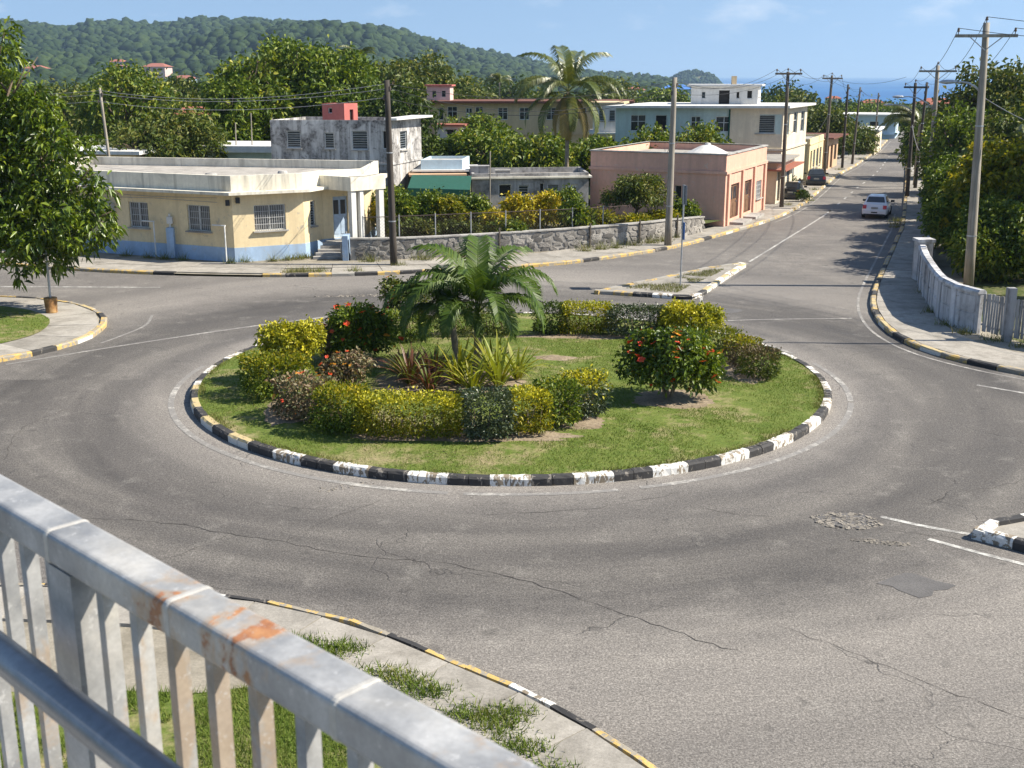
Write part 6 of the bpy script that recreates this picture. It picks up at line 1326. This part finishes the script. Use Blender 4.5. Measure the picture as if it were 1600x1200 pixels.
# off-frame street tree whose shade falls across the road at the right
tree('tree standing beside the road outside the right edge', 26.4, 51.6, 4.2, 9.4, 3.0, L_DARK, 308, 480, 14, .32, .45, .2)

# --- garden behind the stone wall
def shrub(label, x, y, z0, w, d, h, mat, seed, ncl=140, per=12, L_=.2, W_=.45, name='shrub', cat='shrub', lobes=None, stem_mat=None, group=None, nl=5, shell=.35, stems=4, spread=None):
    T = thing(name, label, cat, (x, y, z0), group); g = random.Random(seed)
    if lobes is None:
        lobes = [(x, y, z0+h*.55, w*.40, d*.40, h*.42)]
        for k in range(nl): a = 6.283*k/nl+g.uniform(-.4, .4); lobes.append((x+math.cos(a)*w*.26, y+math.sin(a)*d*.26, z0+h*g.uniform(.4, .72), w*.25, d*.25, h*.27))
    crown('foliage', lobes, ncl, per, L_, W_, mat, T, seed, spread if spread else L_*.5, .2, shell, .35)
    m = MB()
    for k in range(stems):
        a = 6.283*k/stems+g.random(); e = Vector((x+math.cos(a)*w*.3, y+math.sin(a)*d*.3, z0+h*.7)); b = Vector((x+math.cos(a)*.05, y+math.sin(a)*.05, z0-.05)); m.tube([b, b.lerp(e, .5)+Vector((0, 0, .1*h)), e], [.035*h**.5, .025*h**.5, .008], 5)
    m.build('stem', stem_mat or M_TWIG, T); return T
gl = [('dark leafy shrub just right of the porch columns', -5.6, 57.4, 1.7, 1.5, 2.3, L_GARDEN), ('glossy broad-leaved shrub behind the chain-link fence near the dark pole', -4.2, 58.2, 1.8, 1.5, 2.1, L_BRIGHT), ('yellow flecked croton right of the dark pole', -3.1, 58.0, 1.6, 1.3, 1.9, L_YGREEN), ('rounded green shrub before the awning shed', -2.0, 59.0, 1.8, 1.5, 1.9, L_GARDEN),
      ('yellow-leaved croton in the middle of the garden', 0.2, 58.8, 1.7, 1.2, 2.0, L_CROTON), ('golden croton beside the clothesline post', 1.6, 59.3, 1.5, 1.2, 1.9, L_CROTON), ('orange croton low by the fence', -.8, 57.5, 1.2, .9, 1.3, L_CROTON), ('dark green shrub spilling over the stone wall', 3.3, 58.6, 1.7, 1.4, 1.6, L_GARDEN), ('green shrub left of the small round tree', 4.6, 60.4, 1.5, 1.2, 1.0, L_YGREEN),
      ('low green shrub under the small round tree', 6.4, 60.6, 1.9, 1.2, .75, L_YGREEN), ('yellow-green shrub by the grey pole foot', 8.0, 62.2, 1.8, 1.2, .8, L_YGREEN), ('shrub beside the pink shop side wall', 9.6, 64.3, 1.4, 1.2, 1.1, L_GARDEN), ('tall shrub against the grey lock-up', 2.6, 62.8, 2.2, 1.6, 1.8, L_GARDEN), ('dark shrub before the green awning', -4.0, 61.5, 2.2, 1.6, 1.7, L_DARK),
      ('low ferny plant at the chain-link fence', -4.6, 55.9, 1.6, .8, 1.0, L_OLIVE), ('scrambling weeds along the fence right of the dark pole', -2.6, 56.6, 2.0, .8, .9, L_OLIVE), ('greyish weeds behind the middle of the fence', -.2, 57.0, 1.9, .8, .9, L_GARDEN), ('weedy shrub behind the porch', -6.4, 60, 1.8, 1.8, 2.2, L_GARDEN), ('yellow shrub seen between the porch columns', -6.5, 58.6, .9, .9, 1.7, L_YGREEN)]
for k, (lab, x, y, w, d, h, mt) in enumerate(gl): shrub(lab, x, y, .5, w*1.15, d, h*1.18, mt, 400+k, 210, 12, .22, .45)
tree('small umbrella-shaped tree before the pink side wall', 6.7, 62.0, 1.3, 3.0, 1.7, L_OLIVE, 450, 330, 14, .26, .3, .13, .5, lobes=[(6.7, 62, 2.6, 1.1, 1.0, .42), (5.5, 62, 2.25, .65, .6, .34), (7.9, 62, 2.25, .65, .6, .34), (6.3, 61.6, 2.95, .8, .7, .3), (7.2, 62.3, 2.9, .8, .7, .3), (6.7, 61.3, 2.2, .8, .5, .3)], trunk_r=.09)
for k, (x, y, w, h, lab) in enumerate([(20.9, 79.6, .9, .8, 'low hedge stub beside the small parked black car'), (22.4, 90.2, 1.3, .9, 'dark hedge beside the second parked black car')]): shrub(lab, x-1.0, y, .1, w, w, h, L_DARK, 470+k, 70, 12, .16)
for k, (x, y, w) in enumerate([(-8.5, 78, 3.2), (-11, 82, 3.4), (8.2, 76.5, 2.6), (11.5, 82.5, 3.0)]): shrub(['thicket behind the stained block', 'thicket left of the dark gap tree', 'thicket behind the pink shop roof', 'thicket at the foot of the teal wall'][k], x, y, 0, w, w, 3.2, L_DARK if k < 2 else L_GARDEN, 480+k, 200, 12, .36)

# --- palms
def frond_mesh(name, ln, arch, nleaf, ll, mat, seed, up0=1.0, twist=.5, hang=.5, wl=.045):
    """one frond along +x, arching; leaflets in V to both sides, tips hanging"""
    r = np.random.default_rng(seed); V = []; F = []; n = 14; path = []; x = z = 0.0; a = up0
    for k in range(n+1):
        path.append((x, 0.0, z)); ds = ln/n; x += math.cos(a)*ds; z += math.sin(a)*ds; a -= arch/n*(.6+.8*k/n)
    m = MB(); m.tube(path, [max(.004, .022*(1-k/(n+1))) for k in range(n+1)], 5)
    pa = np.array(path)
    for k in range(nleaf):
        f = .16+.84*k/(nleaf-1); i = min(n-1, int(f*n)); q = f*n-i; p = pa[i]*(1-q)+pa[i+1]*q; t = pa[i+1]-pa[i]; t /= np.linalg.norm(t)
        L_ = ll*(math.sin(math.pi*(.12+.80*f))**.7)*r.uniform(.88, 1.08)
        for s in (-1, 1):
            up = np.array([-t[2], 0, t[0]]); d = t*(.55+.35*f)+np.array([0, s*1.0, 0])+up*(twist*r.uniform(.5, 1.2)); d /= np.linalg.norm(d); d2 = d*.8+np.array([0, 0, -hang*r.uniform(.7, 1.3)]); d2 /= np.linalg.norm(d2)
            w = np.cross(d, up); w = t*wl*.5; b = len(m.v); mid = p+d*L_*.5; tip = mid+d2*L_*.5
            m.v += [tuple(p-w*.6), tuple(p+w*.6), tuple(mid+w), tuple(mid-w), tuple(tip)]; m.f += [(b, b+1, b+2, b+3), (b+3, b+2, b+4)]
    return m.mesh(name, mat)
def palm(label, x, y, z0, zc, tr, fr, mats, specs, seed, lean=(0, 0), shaft=None, name='palm_tree', nuts=0):
    T = thing(name, label, 'palm tree', (x, y, z0)); m = MB(); n = 10; pts = [(x+lean[0]*(k/n)**1.6, y+lean[1]*(k/n)**1.6, z0-.1+(zc-z0+.1)*k/n) for k in range(n+1)]
    m.tube(pts, [tr*(1.45 if k == 0 else 1.15-.25*k/n) for k in range(n+1)], 12); m.build('trunk', M_PTRUNK, T, smooth=True); top = Vector(pts[-1])
    for k in range(1, 18):
        f = k/18; q = pts[min(n-1, int(f*n))]; m_ = None
    if shaft: m = MB(); m.tube([top-Vector((0, 0, .05)), top+Vector((0, 0, shaft*.5)), top+Vector((0, 0, shaft))], [tr*.95, tr*.8, tr*.35], 10); m.build('crownshaft', M_PGREEN, T, smooth=True); top = top+Vector((0, 0, shaft*.8))
    r = random.Random(seed); meshes = {}
    for k, (az, kind, sc_, tilt) in enumerate(specs):
        place(fr[kind][k % len(fr[kind])], 'frond', T, tuple(top), R(az)+r.uniform(-.1, .1), (sc_, sc_, sc_), 0, tilt)
    for k in range(nuts):
        a = 6.283*k/nuts; m = MB(); c = top+Vector((math.cos(a)*.22, math.sin(a)*.22, -.28)); m.lathe(tuple(c), [(.01, -.14), (.09, -.1), (.13, 0), (.09, .1), (.01, .14)], 8); m.build('coconut', plain('coconut_husk', (.22, .17, .05), .6), T, smooth=True)
    return T
FA = {'u': [frond_mesh('frond', 3.1, 1.9, 60, .80, L_PALM, s, 1.42, .3, .75, .06) for s in (1, 2)], 'm': [frond_mesh('frond', 3.3, 2.75, 62, .82, L_PALM, s, 1.2, .3, .95, .06) for s in (3, 4, 5)], 'd': [frond_mesh('frond', 3.0, 2.8, 56, .78, L_PALM, s, .85, .2, 1.05, .06) for s in (6, 7)]}
r = random.Random(3)
sp1 = [(95, 'u', 1.08, 0), (45, 'u', 0.99, .05), (150, 'u', 1.01, .0), (260, 'u', 0.83, .0), (5, 'm', 0.94, -.1), (35, 'm', 0.88, 0), (120, 'm', 0.88, -.05), (178, 'm', 0.90, -.1), (212, 'm', 0.88, 0), (325, 'm', 0.94, -.05), (285, 'm', 0.79, .05), (240, 'd', 0.77, .0), (345, 'd', 0.88, .0), (20, 'd', 0.83, .05), (195, 'd', 0.79, .05), (305, 'd', 0.77, .05)]
sp2 = [(100, 'u', 0.73, 0), (190, 'm', 0.82, -.05), (165, 'm', 0.76, 0), (225, 'm', 0.73, 0), (262, 'm', 0.70, .05), (290, 'm', 0.58, .1), (210, 'u', 0.63, .1), (130, 'm', 0.73, 0), (205, 'd', 0.71, .05), (180, 'd', 0.70, .1), (310, 'd', 0.58, .1), (240, 'd', 0.65, .1)]
palm('feathery palm with arching fronds, taller of the pair on the roundabout', -1.0, 32.5, .28, 1.55, .115, FA, None, sp1, 1, (.02, 0), .42)
palm('shorter feathery palm leaning left on the roundabout', -1.62, 32.9, .28, 1.4, .10, FA, None, sp2, 2, (-.12, .05), .36)
FC = {'u': [frond_mesh('frond', 3.6, 1.7, 66, .85, L_COCO, s, 1.25, .3, 1.0, .06) for s in (11, 12)], 'm': [frond_mesh('frond', 4.0, 2.0, 70, .9, L_COCO, s, .85, .2, 1.2, .06) for s in (13, 14, 15)], 'd': [frond_mesh('frond', 3.8, 1.9, 64, .85, L_COCO, s, .15, .1, 1.3, .06) for s in (16, 17)], 'x': [frond_mesh('frond', 3.2, 1.2, 46, .75, L_DEADF, s, -.6, .0, 1.2, .08) for s in (18, 19)]}
spc = [(100, 'u', 1.34, -.08), (70, 'u', 1.22, -.05), (150, 'u', 1.22, .0), (30, 'u', 1.22, .0), (260, 'u', 0.85, 0), (180, 'm', 1.04, .1), (165, 'm', 1.04, .25), (10, 'm', 0.98, .2), (345, 'm', 1.04, .1), (205, 'm', 1.04, .15), (300, 'm', 0.92, .2), (240, 'm', 0.92, .2), (110, 'm', 0.98, .1), (60, 'm', 0.98, .1), (185, 'd', 1.04, .1), (0, 'd', 0.98, .2), (330, 'd', 0.98, .3), (215, 'd', 0.98, .35), (280, 'd', 0.85, .4), (250, 'x', 0.98, .1), (310, 'x', 1.04, 0), (350, 'x', 0.98, .15), (200, 'x', 0.92, .2), (275, 'x', 0.98, .35)]
palm('tall coconut palm with drooping yellowed fronds above the pink shop', 3.5, 75, .0, 7.5, .13, FC, None, spc, 5, (.05, 0), None, 'coconut_palm', 7)
for k, (x, y, zc, s, lab) in enumerate([(-18.0, 140, 10.2, .85, 'slim far palm rising over the tall trio of trees'), (31.8, 92, 4.8, .8, 'bushy palm over the right pavement'), (34.2, 101, 4.4, .8, 'farther bushy palm over the right pavement'), (24.5, 55.5, 4.6, .9, 'palm crown behind the bright large-leaved tree'), (13, 150, 5.0, .7, 'small far palm right of the coconut crown'), (-2, 190, 7.4, .8, 'distant palm left of the coconut crown')]):
    g = random.Random(60+k); sp = [(g.uniform(0, 360), g.choice('uumm'), s*g.uniform(.8, 1.05), g.uniform(0, .35)) for _ in range(16)]; palm(lab, x, y, float(tz(x, y)), zc, .12, FC, None, sp, 70+k)
    
# --- roundabout planting
def lz(x, y): return float(lawn_z(x, y))
def hedge(label, x, y, w, d, h, rz, mat, seed, n=1500, leaf=.085, top_mat=None, name='hedge', z_gap=.12, rnd=.25):
    """clipped hedge block: leaves packed into a rounded box, denser at the skin"""
    z0 = lz(x, y); T = thing(name, label, 'hedge', (x, y, z0), 'clipped hedges on the roundabout'); rng = np.random.default_rng(seed)
    q = rng.uniform(-1, 1, (n*3, 3)); q[:, 2] = np.sign(q[:, 2])*np.abs(q[:, 2])**.8; s = np.max(np.abs(q), axis=1); keep = (s > .62) | (rng.random(n*3) < .18); q = q[keep][:n]
    l4 = (np.abs(q)**4).sum(1)**.25; q = q*np.minimum(1, 1.06/np.maximum(l4, 1e-6))[:, None]
    bump = 1+.19*(fbm(q[:, 0]*2.3+seed, q[:, 2]*2.3+q[:, 1]*3, seed)-.5)*2; q[:, :2] *= bump[:, None]; q[:, 2] *= 1+.15*(fbm(q[:, 0]*3+seed, q[:, 1]*3, seed+5)-.5)*2
    sh = rng.random(len(q)) < .07; q[sh] *= rng.uniform(1.04, 1.2, (sh.sum(), 1)); gone = fbm(q[:, 0]*3.2+seed*1.7, q[:, 2]*2.6+q[:, 1]*2.2, seed+3) > .70; q = q[~gone]
    loc = q*np.array([w/2, d/2, (h-z_gap)/2])+np.array([0, 0, (h+z_gap)/2]); c, s_ = math.cos(rz), math.sin(rz)
    P = np.stack([x+loc[:, 0]*c-loc[:, 1]*s_, y+loc[:, 0]*s_+loc[:, 1]*c, z0+loc[:, 2]], 1)
    o = np.stack([q[:, 0]*c-q[:, 1]*s_, q[:, 0]*s_+q[:, 1]*c, q[:, 2]], 1); A = unit(o)*.7+rng.normal(0, .6, o.shape)+np.array([0, 0, .35]); Ls = leaf*(.55+.95*rng.random(len(P))**1.3)
    if top_mat is not None:
        up = (q[:, 2]+rng.normal(0, .38, len(q))) > .40
        leaves('foliage', P[~up], A[~up], Ls[~up], .5, mat, T, rng); leaves('foliage_top', P[up], A[up], Ls[up], .5, top_mat, T, rng)
    else: leaves('foliage', P, A, Ls, .5, mat, T, rng)
    m = MB(); g = random.Random(seed)
    for k in range(max(2, int(w/.3))):
        u = -w*.4+w*.8*(k+.5)/max(2, int(w/.3)); bx, by = x+u*c, y+u*s_; m.tube([(bx, by, z0-.05), (bx+g.uniform(-.1, .1), by, z0+h*.6)], [.025, .012], 5); m.tube([(bx, by, z0+.1), (bx+g.uniform(-.2, .2), by+g.uniform(-.15, .15), z0+h*.7)], [.018, .006], 5)
    m.build('stem', M_TWIG, T); return T
hedge('long clipped yellow hedge at the front of the roundabout', -2.45, 26.05, 2.5, .95, 1.02, -.02, L_YGREEN, 501, 8600, .075, L_YELLOW)
hedge('dark grey-green rounded hedge at the front centre of the roundabout', -.58, 25.95, 1.15, 1.0, 1.12, 0, L_GREYGREEN, 502, 4200, .085)
hedge('yellow-green hedge right of the grey-green ball', .40, 26.3, .95, .9, 1.06, .2, L_YGREEN, 503, 3200, .08, L_YELLOW)
hedge('dark green hedge near the right end of the front row', 1.12, 26.95, .9, .95, 1.1, .45, L_GARDEN, 504, 3000, .09)
hedge('dark hedge with yellow top at the right end of the front row', 1.78, 27.6, 1.0, .95, 1.12, .6, L_GREYGREEN, 505, 3400, .085, L_YELLOW)
hedge('bright green hedge left of the long yellow one', -4.1, 26.6, 1.15, 1.1, 1.05, -.45, L_GARDEN, 506, 3800, .09, L_YGREEN)
hedge('variegated pinkish hedge at the left of the front row', -5.15, 27.7, 1.5, 1.15, .98, -.7, L_MIXED, 507, 3800, .10, L_MIXED)
hedge('dark green hedge at the left end below the yellow bush', -6.35, 29.9, 1.5, 1.6, 1.05, -.9, L_GARDEN, 508, 5200, .10, L_YGREEN)
hedge('green hedge behind the left red-flowering bush', -3.5, 36.3, 1.6, .9, .9, -.2, L_GARDEN, 509, 3000, .09)
hedge('dark back hedge just right of the palms', 1.25, 37.1, 1.1, .9, 1.0, .05, L_DARK, 510, 2600, .09)
hedge('yellow-topped back hedge beyond the lawn', 2.45, 37.1, 1.75, .9, 1.02, .03, L_YGREEN, 511, 4200, .085, L_YELLOW)
hedge('long dark green back hedge with orange flecks', 4.1, 36.8, 2.0, .95, 1.0, -.1, L_GREYGREEN, 512, 4600, .09)
hedge('green back hedge behind the palm trunks', -1.2, 37.0, 2.6, .9, .85, 0, L_OLIVE, 513, 3600, .09)
hedge('olive hedge right of the big yellow bush', 6.3, 34.2, 1.1, 1.0, .85, -.6, L_OLIVE, 514, 2600, .085, L_YGREEN)
hedge('brownish clipped hedge near the right rim', 6.75, 32.9, .95, .9, .85, -.7, L_BROWN, 515, 2400, .085, L_YGREEN)
hedge('small square olive hedge nearest the right rim', 7.0, 31.6, 1.05, .95, .82, -.5, L_OLIVE, 516, 2800, .085, L_BROWN)
hedge('yellow clipped hedge at the left rim behind the yellow bush', -6.6, 32.8, .9, .9, .75, -.9, L_YGREEN, 517, 2000, .085, L_YELLOW)
def flower_mesh(name, mat, seed):
    r = random.Random(seed); m = MB(); n = 6
    for k in range(n):
        a = 6.283*k/n+r.uniform(-.2, .2); d = Vector((math.cos(a), math.sin(a), r.uniform(.15, .6))).normalized(); s = Vector((-math.sin(a), math.cos(a), 0)); L_ = r.uniform(.05, .075)
        b = len(m.v); m.v += [(0, 0, 0), tuple(d*L_*.6+s*.024), tuple(d*L_-Vector((0, 0, .012))), tuple(d*L_*.6-s*.024)]; m.f += [(b, b+1, b+2), (b, b+2, b+3)]
    return m.mesh(name, mat)
FL = {'r': [flower_mesh('flower', M_RED, k) for k in range(3)], 'o': [flower_mesh('flower', M_ORANGE, k+5) for k in range(2)]}
def flowers(T, lobes, n, seed, kinds='rrro', big=1.4):
    rng = np.random.default_rng(seed); c, d, rr = crown_pts(lobes, n*4, rng, .97, .35); k = (d[:, 1] < .5) | (d[:, 2] > .5); c, d = c[k][:n], d[k][:n]; g = random.Random(seed)
    for p, v in zip(c, d):
        kk = g.choice(kinds); place(FL[kk][g.randrange(len(FL[kk]))], 'flower', T, tuple(p+v*.04), g.uniform(0, 6.28), (big*g.uniform(.6, 1.5),)*3, g.uniform(-.5, .3), v[0]*.9)
x, y = 4.12, 29.3; z0 = lz(x, y)
lb = [(x, y, z0+1.12, 1.0, .9, .55), (x-.85, y, z0+.95, .5, .5, .45), (x+.9, y-.05, z0+.95, .55, .5, .45), (x+.1, y-.3, z0+1.5, .75, .6, .38), (x-.4, y-.45, z0+.8, .65, .45, .38), (x+.55, y-.4, z0+.72, .55, .45, .36), (x-.55, y+.2, z0+1.4, .55, .5, .38), (x+.6, y+.2, z0+1.38, .55, .5, .38), (x+.95, y-.2, z0+.62, .35, .35, .25)]
T = shrub('red-flowering round bush on several bare stems at the right of the roundabout', x, y, z0, 2.0, 1.8, 2.0, L_MANGO, 521, 620, 13, .145, .5, 'flowering_bush', 'bush', lb, None, None, 5, .45, 7); flowers(T, lb, 46, 1, 'rrrro')
x, y = -4.6, 33.6; z0 = lz(x, y); lb = [(x, y, z0+.8, .95, .8, .6), (x-.75, y, z0+.75, .5, .5, .5), (x+.75, y, z0+.75, .55, .5, .5), (x, y-.2, z0+1.3, .8, .6, .4), (x-.4, y-.4, z0+.5, .6, .4, .4), (x+.5, y-.3, z0+1.15, .5, .45, .4)]
T = shrub('red-flowering dense bush at the left of the roundabout', x, y, z0, 2.0, 1.7, 1.7, L_BRIGHT, 522, 560, 13, .14, .5, 'flowering_bush', 'bush', lb, None, None, 5, .45, 6); flowers(T, lb, 60, 2, 'rrroo')
x, y = -3.6, 38.2; z0 = lz(x, y); lb = [(x, y, z0+.9, .7, .6, .6), (x-.4, y, z0+1.3, .45, .45, .4), (x+.4, y, z0+1.1, .5, .45, .45)]
T = shrub('pink-flecked bush at the back left of the roundabout', x, y, z0, 1.5, 1.3, 1.7, L_OLIVE, 523, 260, 12, .13, .5, 'flowering_bush', 'bush', lb, None, None, 4, .4, 5); flowers(T, lb, 26, 3, 'roo')
x, y = -6.15, 31.3; z0 = lz(x, y); lb = [(x, y, z0+1.05, .85, .8, .5), (x-.45, y, z0+1.25, .5, .5, .35), (x+.45, y, z0+1.3, .5, .5, .35)]
shrub('bright yellow bush at the left of the roundabout', x, y, z0, 1.9, 1.6, 1.5, L_YELLOW, 524, 440, 13, .12, .5, 'yellow_bush', 'bush', lb, None, None, 5, .4, 5)
x, y = 5.75, 36.4; z0 = lz(x, y); lb = [(x, y, z0+.7, 1.0, .8, .5), (x-.5, y, z0+.85, .55, .5, .35), (x+.55, y, z0+.8, .55, .5, .35)]
shrub('bright yellow bush behind the right flowering bush', x, y, z0, 2.1, 1.6, 1.2, L_YELLOW, 525, 460, 13, .12, .5, 'yellow_bush', 'bush', lb, None, None, 5, .4, 5)
x, y = -5.45, 33.2; z0 = lz(x, y); shrub('tan withered shrub between the yellow bush and red flowers', x, y, z0, .8, .8, 1.1, L_BROWN, 526, 130, 12, .10, .5)
x, y = -4.55, 30.3; z0 = lz(x, y); T = shrub('low copper-tipped shrub behind the variegated hedge', x, y, z0, 1.5, 1.1, .95, L_MIXED, 527, 260, 12, .13, .45); lbx = [(x, y, z0+.6, .65, .5, .4)]; flowers(T, lbx, 16, 6, 'oro', 1.1)
flowers(bpy.data.objects['hedge.006'] if 'hedge.006' in bpy.data.objects else T, [(-5.15, 27.7, lz(-5.15, 27.7)+.6, .75, .6, .5)], 14, 8, 'oor', 1.0)
def rosette_leaf(name, ln, w, arch, mat, seed):
    r = random.Random(seed); m = MB(); n = 7; a = R(78); x = z = 0
    for k in range(n+1):
        f = k/n; hw = w*.5*(1-f**2.2)*(.55+.9*min(f*3, 1)*.5); dy = r.uniform(-.01, .01)
        m.v += [(x, -hw+dy, z+hw*.35), (x, dy, z), (x, hw+dy, z+hw*.35)]; x += math.cos(a)*ln/n; z += math.sin(a)*ln/n; a -= arch/n*(.5+f)
    for k in range(n):
        for q in range(2): b = k*3+q; m.f.append((b, b+3, b+4, b+1))
    return m.mesh(name, mat)
def rosette(label, name, x, y, n, ln, w, mats, seed, spread=.12):
    z0 = lz(x, y)+.03; T = thing(name, label, 'plant', (x, y, z0)); r = random.Random(seed); ms = [rosette_leaf('leaf', ln, w, ar, mt, seed+i) for i, (mt, ar) in enumerate([(mm, aa) for mm in mats for aa in (.5, 1.1, 1.8)])]
    for k in range(n):
        a = k*2.4+r.uniform(-.3, .3); f = k/n; s = r.uniform(.75, 1.1)
        place(ms[(0 if f < .3 else (1 if f < .65 else 2))+3*r.randrange(len(mats))], 'leaf', T, (x+math.cos(a)*spread*f, y+math.sin(a)*spread*f, z0), a, (s, s, s), 0, .05+.45*f)
for k, (x, y, n, ln, lab) in enumerate([(-2.75, 30.4, 70, 1.25, 'maroon strap-leaved plant, biggest of the dark clump below the palms'), (-2.15, 30.9, 54, 1.15, 'maroon strap-leaved plant behind the biggest dark clump'), (-2.2, 29.7, 46, 1.0, 'maroon strap-leaved plant at the front right of the dark clump'), (-3.05, 31.2, 44, 1.05, 'maroon strap-leaved plant at the back left of the dark clump')]): rosette(lab, 'bromeliad_plant', x, y, n, ln, .075, [L_BROM, L_BROM, L_OLIVE], 600+k*9)
for k, (x, y, n, ln, lab) in enumerate([(-.35, 30.2, 28, 1.35, 'yellow-green sword-leaved plant, brightest and right of the palm trunk'), (-1.05, 29.6, 22, 1.1, 'yellow-green sword-leaved plant at the front below the palms'), (-1.45, 30.5, 24, 1.25, 'greener sword-leaved plant left of the palm trunk'), (.15, 31.0, 18, 1.05, 'small sword-leaved plant behind the brightest one'), (-.6, 31.6, 18, 1.1, 'sword-leaved plant close against the palm trunk')]): rosette(lab, 'sword_plant', x, y, int(n*1.3), ln*1.15, .11, [L_SPIKE, L_SPIKE if k != 2 else L_YGREEN, L_YGREEN], 650+k*9)

# ------------------------------------------------------------------ the air over the town and the hills
t = bpy.data.materials.new('haze_air'); t.use_nodes = True; t.node_tree.nodes.clear()
o_ = t.node_tree.nodes.new('ShaderNodeOutputMaterial'); pv = t.node_tree.nodes.new('ShaderNodeVolumePrincipled'); pv.inputs['Color'].default_value = (.52, .74, 1.0, 1); pv.inputs['Density'].default_value = .000115; pv.inputs['Anisotropy'].default_value = .2
t.node_tree.links.new(pv.outputs[0], o_.inputs['Volume'])
m = MB(); m.box(-14500, -400, -45, 14500, 20500, 150); hz_ = m.build('haze', t); hz_['kind'] = 'stuff'
print('p5 ok')
